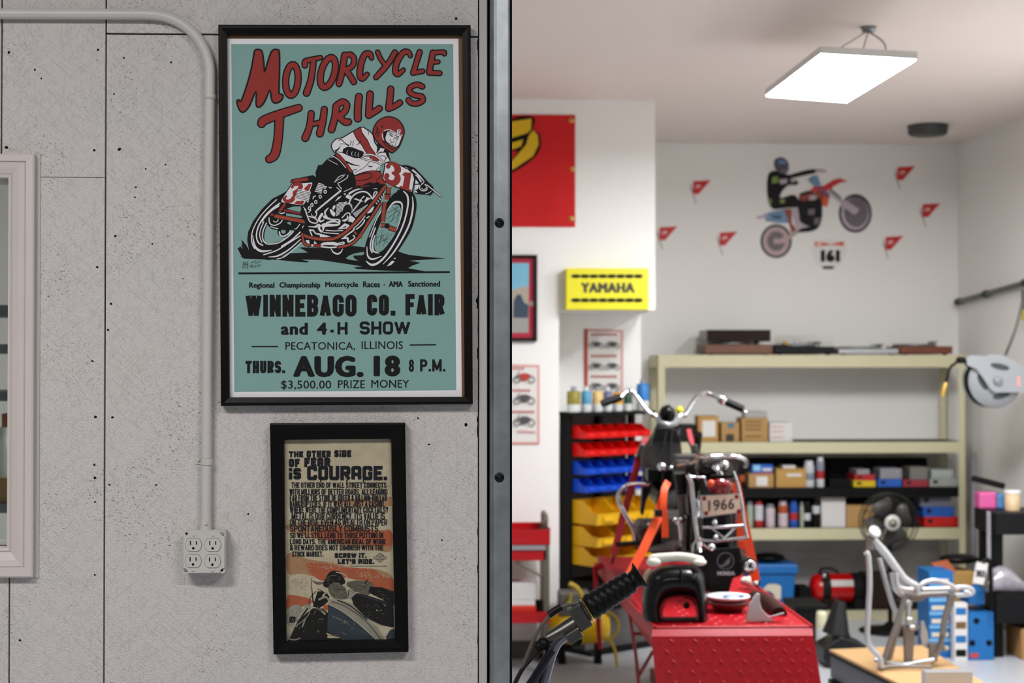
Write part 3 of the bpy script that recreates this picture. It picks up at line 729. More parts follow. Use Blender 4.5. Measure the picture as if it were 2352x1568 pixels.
for p, w in (([(905, 830), (1000, 818), (1120, 850), (1230, 930), (1280, 975)], 26), ([(865, 885), (950, 915), (1100, 950), (1225, 1005)], 22), ([(860, 880), (910, 850), (1010, 850)], 14)):
    A.stroke(p, w + 14, M_ink); A.stroke(p, w - 4, M_white)
# collar
A.fill([(1160, 620), (1250, 660), (1370, 760), (1350, 800), (1390, 940), (1340, 900), (1260, 790), (1160, 790), (1140, 760)], M_ink)
for p in ([(1150, 800), (1190, 780), (1300, 790), (1310, 830), (1350, 890), (1370, 930), (1280, 930), (1180, 850)], [(1200, 700), (1280, 720), (1260, 770), (1190, 770)], [(1150, 790), (1200, 720), (1200, 770)]): A.fill(p, M_white)
for p in ([(1190, 850), (1280, 850), (1300, 890)], [(1150, 830), (1190, 790), (1290, 780)], [(1280, 930), (1340, 850)]): A.stroke(p, 12, M_ink, bump=False)
# helmet and face
H = [(1072, 440), (1090, 330), (1160, 220), (1270, 155), (1380, 142), (1500, 180), (1590, 270), (1632, 390), (1615, 490), (1545, 670), (1425, 785), (1370, 765), (1240, 680), (1130, 570)]
A.fill(H, M_red, 3); A.stroke(H, 20, M_ink, 3, True)
A.fill([(1255, 440), (1290, 395), (1370, 385), (1480, 440), (1600, 485), (1540, 670), (1490, 700), (1380, 680), (1270, 590)], M_ink)
A.fill([(1330, 410), (1400, 405), (1480, 450), (1590, 495), (1530, 655), (1475, 685), (1390, 660), (1310, 580), (1295, 520)], M_white)
A.stroke([(1270, 395), (1330, 375), (1400, 385), (1510, 450), (1600, 478)], 13, M_white); A.stroke([(1240, 450), (1245, 520), (1270, 560)], 16, M_white)
for p, w in (([(1360, 465), (1400, 450), (1435, 470)], 12), ([(1385, 480), (1425, 492)], 16), ([(1465, 520), (1500, 505), (1525, 510)], 10), ([(1480, 530), (1515, 535)], 14), ([(1455, 500), (1445, 580), (1430, 605), (1400, 600)], 9), ([(1390, 540), (1375, 570), (1420, 600)], 9), ([(1345, 610), (1390, 630), (1430, 640)], 9),
             ([(1370, 640), (1400, 665), (1435, 655)], 12), ([(1540, 500), (1490, 590), (1460, 690)], 9), ([(1350, 430), (1420, 430)], 12), ([(1460, 470), (1530, 500)], 12)): A.stroke(p, w, M_ink, bump=False)
A.fill([(1515, 365), (1575, 380), (1555, 450), (1500, 430)], M_white); A.stroke([(1530, 385), (1560, 395), (1530, 410), (1545, 435)], 9, M_ink)
A.stroke([(1130, 340), (1160, 360), (1130, 400), (1150, 430), (1110, 450)], 15, M_ink); A.stroke([(1195, 390), (1150, 500)], 15, M_ink); A.disc((1237, 320), 16, M_ink)
A.stroke([(1240, 560), (1300, 650), (1400, 720), (1470, 715)], 16, M_ink)
# right arm and hand on the far grip
A.fill([(1570, 1020), (1640, 1010), (1720, 1020), (1830, 1065), (1960, 1200), (2060, 1310), (2150, 1395), (2170, 1480), (2110, 1555), (2020, 1540), (1830, 1525), (1800, 1300), (1780, 1180)], M_ink)
for p in ([(1620, 1045), (1660, 1045), (1715, 1080), (1690, 1085)], [(1760, 1100), (1800, 1090), (1920, 1200), (2005, 1310), (1985, 1310), (1880, 1200)], [(1825, 1185), (1880, 1200), (1960, 1320), (1930, 1320), (1870, 1230)], [(1840, 1270), (1900, 1340), (1830, 1350)],
          [(1825, 1370), (1915, 1365), (1880, 1440), (1820, 1470)], [(1815, 1480), (1850, 1470), (1875, 1510), (1820, 1500)]): A.fill(p, M_white)
for p, w in (([(1920, 1380), (1915, 1440), (1970, 1475), (2040, 1460), (2040, 1420)], 16), ([(1950, 1430), (1990, 1450), (2050, 1410)], 12), ([(2020, 1530), (2080, 1510), (2120, 1480)], 12), ([(2010, 1360), (2035, 1390)], 20), ([(1945, 1360), (1980, 1330)], 18)): A.stroke(p, w, M_white, bump=False)
A.stroke([(2045, 1370), (2290, 1570)], 34, M_ink); A.stroke([(2045, 1370), (2290, 1570)], 17, M_white)
# front number plate
Pl = [(1290, 975), (1390, 955), (1550, 1010), (1700, 1085), (1790, 1160), (1822, 1260), (1775, 1505), (1620, 1452), (1400, 1370), (1265, 1290), (1250, 1250)]
A.fill(Pl, M_white); A.stroke(Pl, 18, M_ink, 0, True)
A.stroke([(1345, 1035), (1365, 1000), (1430, 985), (1500, 1040), (1515, 1110), (1460, 1150)], [84, 60, 70, 110, 120, 60], M_red)
A.stroke([(1430, 1155), (1500, 1190), (1510, 1270), (1450, 1335), (1360, 1310), (1310, 1250), (1320, 1205)], [50, 90, 120, 110, 80, 70, 100], M_red)
A.fill([(1595, 1190), (1640, 1140), (1765, 1150), (1728, 1400), (1720, 1440), (1765, 1460), (1758, 1498), (1545, 1415), (1555, 1385), (1605, 1395), (1640, 1215)], M_red)
# signature
A.frame(*FB)
for p in ([(125, 1370), (115, 1475)], [(190, 1370), (180, 1480)], [(120, 1420), (190, 1420)], [(165, 1385), (145, 1390), (145, 1405), (165, 1405)], [(150, 1440), (145, 1465), (165, 1462)], [(220, 1425), (212, 1462)], [(240, 1462), (245, 1425), (270, 1430), (250, 1445), (275, 1462)],
          [(318, 1430), (295, 1435), (315, 1450), (290, 1460)], [(330, 1430), (385, 1425)], [(358, 1430), (350, 1462)], [(235, 1395), (315, 1362)], [(300, 1400), (395, 1365)]): A.stroke(p, 6, M_ink, 0, bump=False)
A.build('poster_print', t)

# --- lettering ------------------------------------------------------------
A = Art(plane_y(PY - 0.0003), 0.00005); A.frame(500, 40, 3.92)
def bubble(strokes):
    A.k = 0
    for pts, w, sm in strokes:
        A.stroke(pts, [q * 2 for q in w] if isinstance(w, list) else w * 2, M_ink, sm)
    for pts, w, sm in strokes:
        A.stroke(pts, [q * 2 - 24 for q in w] if isinstance(w, list) else w * 2 - 24, M_red, sm)
def ell(cx, cy, rx, ry, tilt, n=22):
    return [(cx + rx * math.cos(a) + tilt * -ry * math.sin(a), cy + ry * math.sin(a)) for a in [2 * math.pi * k / n for k in range(n)]]
def ring_letter(cx, cy, rx, ry, tilt, h):
    P = ell(cx, cy, rx, ry, tilt); A.k = 0
    A.stroke(P, 2 * h, M_ink, 0, True); A.stroke(P, 2 * h - 24, M_red, 0, True)
A.k = 0
Mp = [(330, 310), (350, 290), (378, 290), (400, 310), (415, 400), (422, 490), (450, 400), (480, 315), (505, 290), (535, 290), (555, 312), (557, 480), (552, 660), (560, 688), (588, 700), (575, 745), (525, 772), (488, 748), (470, 655), (432, 740), (400, 790), (368, 808), (346, 785), (344, 665), (290, 790), (240, 850),
      (205, 845), (182, 800), (174, 752), (190, 742), (212, 748), (265, 600), (305, 450)]
A.fill(Mp, M_red, 3); A.stroke(Mp, 15, M_ink, 3, True)
ring_letter(668, 563, 56, 138, 0.06, 34)
bubble([([(785, 430), (790, 395), (850, 378), (925, 362)], [32, 30, 28, 26], 4), ([(862, 400), (840, 560), (800, 680)], [32, 34, 36], 4)])
ring_letter(992, 495, 62, 134, 0.22, 34)
bubble([([(1142, 340), (1122, 480), (1092, 598)], [34, 34, 32], 4), ([(1140, 345), (1195, 335), (1228, 375), (1210, 440), (1150, 472)], 30, 4), ([(1160, 480), (1195, 530), (1225, 580)], 32, 3)])
bubble([([(1385, 365), (1370, 328), (1325, 335), (1290, 420), (1280, 520), (1305, 550), (1345, 512)], [26, 30, 32, 33, 33, 30, 26], 4)])
bubble([([(1595, 315), (1540, 410), (1480, 480), (1425, 540)], [30, 30, 32, 28], 4), ([(1440, 312), (1465, 370), (1500, 420)], 26, 3)])
bubble([([(1735, 345), (1715, 312), (1670, 318), (1615, 400), (1600, 485), (1625, 510), (1672, 472)], [25, 28, 32, 33, 32, 30, 24], 4)])
bubble([([(1818, 312), (1785, 420), (1760, 498)], 30, 3), ([(1760, 500), (1845, 484)], 27, 2)])
bubble([([(1938, 318), (1918, 420), (1905, 495)], 32, 3), ([(1938, 318), (2030, 312), (2040, 328)], 26, 3), ([(1925, 405), (1985, 400)], 24, 2), ([(1905, 498), (1998, 502)], 28, 2)])
bubble([([(395, 955), (420, 925), (560, 870), (730, 815)], [42, 46, 44, 38], 3), ([(555, 900), (545, 1080), (515, 1230), (465, 1275)], [46, 44, 46, 40], 4)])
bubble([([(842, 865), (825, 990), (788, 1085)], [34, 35, 38], 3), ([(960, 828), (945, 940), (920, 1045)], [34, 36, 38], 3), ([(835, 965), (945, 940)], 28, 2)])
bubble([([(1068, 800), (1055, 900), (1025, 1008)], [38, 36, 37], 3), ([(1072, 790), (1125, 760), (1162, 790), (1140, 850), (1085, 890)], 34, 4), ([(1095, 895), (1145, 940), (1178, 940)], 35, 3)])
bubble([([(1272, 715), (1262, 820), (1262, 910)], 38, 3)])
bubble([([(1372, 690), (1365, 790), (1360, 880)], 36, 3), ([(1360, 880), (1410, 850), (1455, 820)], 34, 3)])
bubble([([(1558, 645), (1550, 740), (1540, 818)], 35, 3), ([(1540, 820), (1590, 800), (1640, 768)], 32, 3)])
bubble([([(1842, 622), (1795, 605), (1735, 630), (1728, 672), (1775, 700), (1835, 712), (1845, 748), (1795, 775), (1745, 770), (1718, 745)], 30, 4)])
A.frame(500, 600, 3.92); A.k = 0; A.step = 0.00003
for s_, x0, y0_, x1, y1_, of in (('Regional', 283, 190, 512, 253, 3), ('Championship', 555, 188, 925, 251, 3), ('Motorcycle', 968, 184, 1265, 246, 3), ('Races', 1308, 180, 1463, 234, 3), ('AMA', 1540, 178, 1668, 230, 3.5), ('Sanctioned', 1713, 175, 2003, 229, 3),
        ('WINNEBAGO', 252, 300, 1250, 498, 15), ('CO.', 1345, 298, 1600, 488, 15), ('FAIR', 1690, 295, 2042, 486, 15), ('and', 568, 552, 812, 662, 8), ('4', 893, 550, 985, 660, 9), ('H', 1078, 548, 1170, 658, 10), ('SHOW', 1278, 540, 1733, 658, 8.5),
        ('PECATONICA,', 610, 726, 1237, 806, 0.8), ('ILLINOIS', 1295, 718, 1668, 790, 0.8), ('THURS.', 250, 895, 607, 1007, 9), ('AUG.', 678, 850, 1315, 1043, 18), ('18', 1403, 847, 1645, 1037, 17), ('8', 1720, 883, 1768, 995, 5), ('P.M.', 1822, 881, 2050, 991, 8.5),
        ('$3,500.00', 570, 1072, 1022, 1157, 1), ('PRIZE', 1083, 1070, 1325, 1142, 1), ('MONEY', 1383, 1066, 1725, 1138, 1)):
    A.k = 0
    if s_ in ('WINNEBAGO', 'CO.', 'FAIR'): A.gothic(s_, x0, y0_, x1, y1_, M_ink, 43, gap=.36)
    elif s_ == 'THURS.': A.gothic(s_, x0, y0_, x1, y1_, M_ink, 27, gap=.34)
    elif s_ in ('H', 'SHOW'): A.gothic(s_, x0, y0_, x1, y1_, M_ink, 26, gap=.45)
    elif s_ == 'P.M.': A.gothic(s_, x0, y0_, x1, y1_, M_ink, 22, gap=.5)
    else: A.text(s_, x0, y0_, x1, y1_, M_ink, of, spacing=1.13 if of > 7 else 1.03)
A.stroke([(1493, 212), (1508, 211)], 7, M_ink, 0, rnd=False); A.stroke([(1015, 628), (1045, 627)], 24, M_ink, 0, rnd=False)
A.stroke([(305, 767), (545, 767)], 11, M_ink, 0, rnd=False); A.stroke([(1730, 753), (1967, 750)], 11, M_ink, 0, rnd=False); A.stroke([(186, 108), (2090, 97)], 17, M_ink, 0, rnd=False)
A.build('lettering', t)
mb = MB(); mb.prism([W(x, y, YW - 0.0165) for x, y in ((519, 76), (1063, 77), (1068, 912), (525, 914))], (0, 0.001, 0), M_pane); mb.build('glass_pane', t)

# ================================================================== the small framed advertisement
t = thing('framed_advertisement', 'small black-framed cream and orange ad reading THE OTHER SIDE OF FEAR IS COURAGE', 'poster', W(782, 1500, YW))
rails([(620, 972), (930, 971), (938, 1497), (628, 1503)], [(651, 1010), (899, 1007), (907, 1470), (657, 1474)], FR, 0.018, M_frame, YW, t, sl=0.003)
M_cream = mat('ad_cream', '#b8ad92', 0.8, var=0.28, scale=34)
M_orange = mat('ad_orange', '#a5532f', 0.8, var=0.22, scale=26)
M_orange2 = mat('ad_faded_orange', '#a17a57', 0.85, var=0.28, scale=60)
M_brown = mat('ad_brown_specks', '#7e5a45', 0.85, var=0.3, scale=80)
M_navy = mat('ad_ink', '#14171d', 0.8)
M_dkblue = mat('ad_tank_blue', '#1f2c38', 0.7, var=0.25, scale=25)
M_grime = mat('ad_grey_brown', '#5d5649', 0.8, var=0.35, scale=60)
M_sil = mat('ad_silver', '#8f8a7b', 0.7, var=0.3, scale=40)
M_dark2 = mat('ad_black', '#15130f', 0.8, var=0.3, scale=60)
A = Art(plane_y(PY), 0.000014)
A.frame(600, 960, 5.6)
A.fill([(300, 290), (340, 275), (1640, 268), (1665, 300), (1722, 2860), (320, 2880)], M_cream)
A.frame(600, 1230, 5.406)
k56 = 5.406 / 5.6
def up(u, v): return (u * k56, (v / 5.6 + 960 - 1230) * 5.406)       # upper zoom -> lower zoom
def spray(cx, cy, rx, ry, n, m, r=(2, 5)):
    A.k += 1
    for _ in range(n):
        a = random.gauss(0, .5); b = random.gauss(0, .5)
        if abs(a) > 1.1 or abs(b) > 1.1: continue
        q = random.uniform(*r); x, y = cx + a * rx, cy + b * ry
        if not 318 < x < 1615: continue
        A.mb.add([A.pt(x + q * math.cos(h), y + q * math.sin(h), A.k) for h in (0.3, 1.6, 2.9, 4.2, 5.4)], [(0, 1, 2, 3, 4)], m)
A.fill([up(640, 1080), up(1660, 1010), up(1668, 1130), up(1200, 1130), up(800, 1075)], M_orange2, 4)
A.fill([up(330, 1370), up(700, 1330), up(1040, 1350), up(1500, 1440), up(1668, 1440), (1612, 190), (1400, 175), (1100, 140), (800, 60), (560, 20), up(340, 1440)], M_orange2, 3)
A.fill([up(700, 1450), up(1030, 1400), up(1500, 1460), up(1670, 1450), (1612, 120), (1350, 110), (1000, 90), (700, 20)], M_orange, 3)
A.fill([(322, 220), (480, 260), (640, 300), (900, 340), (1130, 400), (1400, 410), (1625, 500), (1640, 700), (1300, 600), (1050, 520), (700, 510), (500, 470), (325, 470)], M_orange2, 3)
A.fill([(560, 350), (800, 350), (1000, 380), (1200, 400), (1400, 420), (1500, 500), (1630, 540), (1640, 720), (1380, 640), (1300, 560), (1040, 520), (860, 540), (760, 560), (640, 490)], M_orange, 3)
A.fill([(325, 745), (450, 745), (600, 780), (640, 830), (500, 880), (330, 930)], M_orange, 3)
A.fill([(770, 850), (850, 860), (820, 930), (770, 930)], M_orange)
spray(1300, -640 + 20, 420, 110, 260, M_brown, (2, 7)); spray(1500, -560, 200, 120, 160, M_brown, (2, 7)); spray(420, -560, 120, 60, 60, M_brown); spray(900, -120, 500, 130, 160, M_brown); spray(700, 360, 420, 70, 200, M_orange, (2, 6)); spray(470, 600, 200, 130, 200, M_dark2, (2, 4)); spray(350, 200, 60, 400, 120, M_brown); spray(1350, 500, 300, 60, 160, M_cream, (2, 6)); spray(1000, 380, 420, 40, 140, M_cream, (2, 6))
# motorcycle and rider's arms
A.fill([(330, 1310), (380, 1140), (560, 960), (640, 900), (760, 900), (830, 960), (820, 1180), (1040, 1300)], M_dark2)
A.fill([(315, 1000), (340, 900), (420, 855), (500, 880), (505, 960), (430, 1100), (370, 1140), (320, 1080)], M_sil, 3)
A.fill([(350, 1010), (380, 1000), (440, 1010), (420, 1080), (350, 1080)], M_dark2)
A.stroke([(560, 900), (450, 1060), (340, 1260)], 44, M_sil); A.stroke([(575, 905), (465, 1065), (365, 1270)], 20, M_dark2); A.stroke([(550, 900), (440, 1060), (330, 1250)], 9, M_cream)
A.stroke([(550, 870), (600, 860), (600, 900)], 30, M_sil); A.stroke([(330, 1280), (420, 1290), (480, 1270)], 16, M_sil)
A.stroke([(620, 530), (640, 780), (660, 850)], [6, 14, 24], M_dark2); A.stroke([(590, 850), (610, 770), (680, 690)], 9, M_dark2); A.stroke([(610, 900), (580, 990), (460, 1100), (340, 1170)], 10, M_sil)
A.fill([(640, 880), (700, 690), (800, 690), (850, 760), (820, 830), (720, 900)], M_dark2)
A.stroke([(640, 560), (700, 590), (790, 580)], [10, 34, 20], M_grime); A.stroke([(680, 640), (790, 690), (770, 750)], 26, M_cream); A.stroke([(700, 660), (790, 710), (775, 770)], 8, M_dark2)
A.fill([(770, 590), (850, 450), (960, 440), (1010, 500), (1040, 590), (900, 640), (800, 640)], M_dark2, 3)
A.stroke([(930, 450), (1030, 480), (1070, 530), (1050, 590)], 12, M_cream); A.stroke([(800, 540), (850, 500), (930, 490)], 8, M_grime)
A.fill([(1080, 570), (1300, 560), (1400, 620), (1330, 740), (1200, 700), (1080, 640)], M_grime, 3); A.stroke([(1290, 590), (1315, 555)], 16, M_dark2)
A.fill([(1350, 630), (1500, 640), (1645, 690), (1650, 860), (1400, 740), (1330, 700)], M_dark2)
A.fill([(830, 650), (900, 580), (990, 600), (1060, 680), (1100, 760), (1000, 790), (880, 760)], M_grime, 3)
A.stroke([(1040, 620), (1100, 660), (1080, 720)], 16, M_cream); A.fill([(1050, 680), (1110, 660), (1190, 710), (1140, 800), (1090, 780)], M_sil)
A.stroke([(1090, 670), (1080, 740)], 10, M_dark2)
A.fill([(1120, 770), (1190, 710), (1350, 750), (1500, 800), (1640, 810), (1650, 1140), (1500, 1110), (1300, 1020), (1160, 900)], M_dark2); A.stroke([(1200, 730), (1400, 790), (1560, 830)], 10, M_dkblue); A.stroke([(1300, 1020), (1480, 1110)], 8, M_sil)
A.disc((1437, 925), 9, M_cream); A.disc((1487, 925), 7, M_cream); A.stroke([(1520, 850), (1545, 870)], 7, M_cream)
A.stroke([(720, 790), (800, 760), (840, 800)], 24, M_sil); A.stroke([(690, 900), (760, 930), (790, 970)], 30, M_grime); A.stroke([(750, 940), (790, 970)], 12, M_cream)
A.fill([(830, 850), (860, 790), (960, 780), (1140, 850), (1300, 1020), (1440, 1130), (1540, 1300), (1440, 1300), (1200, 1080), (1000, 930)], M_sil); A.stroke([(880, 820), (1050, 880), (1300, 1060), (1490, 1290)], 18, M_grime); A.stroke([(950, 800), (1120, 880), (1310, 1040)], 14, M_dark2)
A.fill([(830, 850), (1000, 930), (1200, 1080), (1440, 1300), (1050, 1300), (820, 1180)], M_dkblue); A.stroke([(835, 850), (1000, 935), (1200, 1085), (1440, 1300)], 8, M_cream)
A.fill([(805, 1205), (960, 1250), (970, 1270), (825, 1270), (820, 1240), (850, 1235), (810, 1220)], M_cream); A.stroke([(850, 1232), (950, 1250)], 8, M_dark2)
A.fill([(1440, 1110), (1640, 1150), (1560, 1240), (1520, 1260)], M_cream); A.fill([(1560, 1300), (1550, 1250), (1600, 1170), (1655, 1150), (1660, 1300)], M_dkblue)
for (cx_, cy_, rx_, ry_, n_, ang) in ((950, 690, 90, 80, 46, 20), (1190, 640, 110, 55, 40, 10), (1400, 930, 170, 90, 34, 35), (1500, 730, 90, 50, 20, 25), (900, 560, 90, 60, 16, 20), (1050, 1120, 120, 90, 30, 40), (700, 1000, 70, 90, 26, 120), (410, 980, 50, 70, 16, 100), (480, 1090, 60, 90, 24, 125)):
    for q_ in range(n_):
        a_ = random.uniform(-1, 1); b_ = random.uniform(-1, 1); x_, y_ = cx_ + rx_ * a_, cy_ + ry_ * b_; l_ = random.uniform(12, 40); g_ = math.radians(ang + random.uniform(-25, 25))
        A.k += .05; A.stroke([(x_, y_), (x_ + l_ * math.cos(g_), y_ + l_ * math.sin(g_))], random.uniform(2.5, 5), random.choice([M_dark2, M_grime, M_sil] if cx_ < 1300 else [M_dkblue, M_grime, M_dark2]), 0, bump=False)
A.k += 1
A.text('HARLEY', 885, 985, 1085, 1010, M_sil, 0.0, None, 1.2, 0, 85); A.text('DAVIDSON', 1115, 1110, 1310, 1135, mat('ad_green', '#3c5348', 0.8), 0.0, None, 1.2, 0, 100)
A.disc((708, 1187), 14, M_grime); A.stroke([(510, 1130), (545, 1040)], 14, M_sil)
A.build('ad_print', t)
A = Art(plane_y(PY - 0.0010)); A.frame(600, 960, 5.6)
for s_, x0, y0_, x1, y1_, of in (('THE', 355, 425, 540, 502, 7.5), ('OTHER', 583, 417, 895, 504, 7.5), ('SiDE', 940, 412, 1157, 500, 7.5), ('OF', 355, 522, 495, 628, 9.0), ('FEAR', 555, 508, 888, 628, 9.0), ('iS', 355, 640, 512, 787, 9.0), ('COURAGE.', 590, 614, 1620, 798, 9.8),
        ('THE OTHER END OF WALL STREET CONNECTS', 388, 826, 1610, 896, 2.1), ('WITH MILLIONS OF BETTER ROADS, ALL LEADING', 362, 908, 1622, 985, 2.5), ('FAR FROM THE STINK OF GREED & BILLION-DOLLAR', 366, 988, 1615, 1066, 2.5), ('BANKRUPTCIES. IF IT WAS ALL JUST A CASINO,', 366, 1064, 1590, 1142, 2.3),
        ('WHERE WERE THE COMPLIMENTARY COCKTAILS?', 368, 1140, 1632, 1217, 2.3), ('METAL IS OUR CURRENCY. ITS VALUE IS', 390, 1215, 1590, 1304, 2.7), ('ON THE RISE, EVEN AS WEALTH ON PAPER', 366, 1300, 1620, 1380, 2.5), ('SPONTANEOUSLY COMBUSTS.', 368, 1378, 1525, 1462, 3.2), ("SO WE'LL STILL LEND TO THOSE PUTTING IN", 370, 1470, 1568, 1542, 2.3)):
    A.k = 0; hh = y1_ - y0_
    if s_.startswith('Go to'): A.text(s_, x0, y0_, x1, y1_, M_navy, .6)
    elif of > 5: A.gothic(s_, x0, y0_, x1, y1_, M_navy, hh * (.25 if hh > 150 else .30), square=True, gap=.30)
    else: A.gothic(s_, x0, y0_, x1, y1_, M_navy, {'SPON': 14.5, 'META': 13}.get(s_[:4], 12.0), gap=.36, space=1.6)
for p in ([(765, 795), (765, 820)], [(1100, 795), (1102, 845)], [(1310, 795), (1325, 840)]): A.stroke(p, 14, M_navy, 0)
A.frame(600, 1230, 5.406)
for s_, x0, y0_, x1, y1_, of in (('LONG DAYS. THE AMERICAN IDEAL OF WORK', 357, 40, 1548, 106, 2.5), ('& REWARD DOES NOT DIMINISH WITH THE', 357, 114, 1518, 182, 2.5), ('STOCK MARKET.', 383, 194, 773, 260, 2.5), ('SCREW iT.', 912, 214, 1308, 276, 7.5), ("LET'S RiDE.", 950, 288, 1403, 350, 7.5), ('Go to www.h-d.com or your local dealer for more details.', 1108, 369, 1560, 384, 1.0)):
    A.k = 0; hh = y1_ - y0_
    if s_.startswith('Go to'): A.text(s_, x0, y0_, x1, y1_, M_navy, .6)
    elif of > 5: A.gothic(s_, x0, y0_, x1, y1_, M_navy, hh * (.25 if hh > 150 else .30), square=True, gap=.30)
    else: A.gothic(s_, x0, y0_, x1, y1_, M_navy, {'SPON': 14.5, 'META': 13}.get(s_[:4], 12.0), gap=.36, space=1.6)
M_shield = mat('ad_shield_grey', '#4a4640', 0.8)
S = [(1430, 245), (1475, 212), (1525, 245), (1530, 290), (1500, 312), (1475, 332), (1450, 312), (1422, 290)]
A.fill(S, M_shield); A.stroke([(1445, 262), (1475, 230), (1508, 262)], 6, M_cream, 0); A.stroke([(1450, 300), (1475, 320), (1500, 300)], 6, M_cream, 0)
A.fill([(1396, 256), (1555, 256), (1555, 290), (1396, 290)], M_shield); A.stroke([(1402, 260), (1550, 260), (1550, 286), (1402, 286)], 3, M_cream, 0, True)
A.text('HARLEY-DAVIDSON', 1408, 264, 1545, 282, M_cream, 0.5); A.text('MOTOR', 1448, 238, 1502, 252, M_cream, 0.5); A.text('CYCLES', 1450, 295, 1502, 308, M_cream, 0.5)
A.build('lettering', t)
mb = MB(); mb.prism([W(x, y, YW - 0.015) for x, y in ((650, 1008), (900, 1006), (908, 1471), (656, 1476))], (0, 0.001, 0), M_pane); mb.build('glass_pane', t)
mb = MB(); mb.prism([W(x, y, PY + 0.0015) for x, y in ((640, 1000), (910, 996), (917, 1480), (647, 1485))], (0, 0.004, 0), M_kraft); mb.build('backing_board', t)
# ================================================================== conduit, outlet box, foreground handlebar
CY = YW - 0.0136
RC = 0.0117
t = thing('electrical_conduit', 'painted metal conduit bending down the board wall to the outlet box', 'pipe', W(475, 1215, YW))
path = [W(-330, 31, CY), W(-60, 31.5, CY), W(330, 33, CY)]
cx, cy_, R0 = 345, 170, 137
arc = [W(345 + 137 * math.sin(a), 170 - 136 * math.cos(a), CY) for a in [math.pi / 2 * k / 14 for k in range(1, 15)]]
path += arc + [W(481.5, 225, CY)]
mb = MB(); mb.tube(path, RC * 1.02, M_conduit, 16)
mb.build('bent_pipe', t)
mb = MB(); mb.tube([W(481.5, 225, CY), W(477, 700, CY), W(473.5, 1206, CY)], RC, M_conduit, 16); mb.build('straight_pipe', t)
mb = MB(); a, b = W(482.5, 216, CY), W(482, 228, CY)
mb.tube([a, a * .7 + b * .3, b * .98 + a * .02, b], [RC * 1.0, RC * 1.12, RC * 1.14, RC * 1.0], M_conduit, 16); mb.build('coupling', t)
# one-hole strap
mb = MB(); c = W(475, 1060, CY)
ring = []
for dz in (-0.007, 0.007):
    ring.append([Vector((c.x + (RC + 0.0018) * math.cos(q), c.y - (RC + 0.0018) * math.sin(q), c.z + dz)) for q in [math.pi * k / 12 for k in range(13)]])
n = 13
mb.add(ring[0] + ring[1], [(k, k + 1, n + k + 1, n + k) for k in range(n - 1)], M_conduit, True)
mb.box(c.x - RC - 0.014, c.x - RC - 0.0005, YW - 0.0022, YW - .0002, c.z - 0.006, c.z + 0.009, M_conduit)
mb.lathe([(0.004, 0), (0.004, 0.002), (0.002, 0.003), (0, 0.003)], (c.x - RC - 0.008, YW - 0.002, c.z + 0.003), M_conduit, (0, -1, 0), 12)
o = mb.build('pipe_strap', t)
# connector above the box
mb = MB(); a, b = W(473.5, 1192, CY), W(473, 1216, CY)
mb.tube([a, b], [RC * 1.03, RC * 1.15], M_conduit, 16)
mb.ball(W(473, 1203, CY - RC * 1.2), 0.0032, M_conduit, n=10)
mb.build('connector', t)

# the outlet box
D = YW - 0.041
def ob(u, v): return (400 + u / 9.8, 1180 + v / 9.8)          # close-up -> photo pixels
C0 = W(470, 1320, YW)
t = thing('outlet_box', 'square painted steel outlet box with four sockets below the conduit', 'outlet', C0)
M_box = mat('outlet_box_paint', '#c3c1bc', 0.42, var=0.03, bump=0.05, bscale=140)
x0, x1 = W(419.5, 1267, D).x, W(518.5, 1267, D).x; z0, z1 = W(470, 1317, D).z, W(470, 1218, D).z
mb = MB(); mb.box(x0 + 0.001, x1 - 0.0008, D + 0.010, YW, z0 + 0.001, z1 - 0.0008, M_box); mb.build('back_box', t, bevel=0.004, seg=3)
# raised cover: flat flange with rounded corners, raised field with the four corners cut out
def rrect(x0, x1, z0, z1, r, n=6):
    P = []
    for cx, cz, a0 in ((x1 - r, z1 - r, 0), (x0 + r, z1 - r, 90), (x0 + r, z0 + r, 180), (x1 - r, z0 + r, 270)):
        for k in range(n + 1):
            a = math.radians(a0 + 90 * k / n); P.append((cx + r * math.cos(a), cz + r * math.sin(a)))
    return P
mb = MB()
P = rrect(x0, x1, z0, z1, 0.008)
mb.prism([Vector((x, D + 0.0015, z)) for x, z in P], (0, 0.009, 0), M_box)
cut = 0.0125; q = 0.003
def field(ins, yy):
    a, b, c, d = x0 + ins, x1 - ins, z0 + ins, z1 - ins; k = cut
    out = []
    for (cx, cz, sx, sz) in ((b, d, -1, -1), (a, d, 1, -1), (a, c, 1, 1), (b, c, -1, 1)):
        kk = k - ins
        pts = [Vector((cx + sx * (kk * (1 - math.sin(th)) * 0 + kk * math.cos(th)), yy, cz + sz * kk * math.sin(th))) for th in [math.pi / 2 * i / 6 for i in range(7)]]
        # concave corner running the way round
        if sx * sz > 0: pts = pts[::-1] if False else pts
        out.append(pts)
    seq = []
    # start at the right end of the top edge and go round anticlockwise
    tr, tl, bl, br = out
    seq += tr[::-1][::-1][::-1] if False else [p for p in reversed(tr)][::-1]
    seq = list(tr) if False else []
    seq += [p for p in reversed(tr)][::-1][::-1]
    seq = []
    seq += tr[::-1] if tr[0].x < tr[-1].x else tr
    return out
def field_ring(ins, yy):
    a, b, c, d = x0 + ins, x1 - ins, z0 + ins, z1 - ins
    P = []
    for cx, cz, a0 in ((b, d, 270), (a, d, 360), (a, c, 450), (b, c, 180)):
        pass
    def corner(cx, cz, s, e):
        return [Vector((cx + (cut - ins) * math.cos(math.radians(s + (e - s) * i / 6)), yy, cz + (cut - ins) * math.sin(math.radians(s + (e - s) * i / 6)))) for i in range(7)]
    P += corner(b, d, 270, 180)          # top right, concave
    P += corner(a, d, 360, 270)
    P += corner(a, c, 90, 0)
    P += corner(b, c, 180, 90)
    return P
rA = field_ring(0.0006, D + 0.0015); rB = field_ring(0.0024, D - 0.0035)
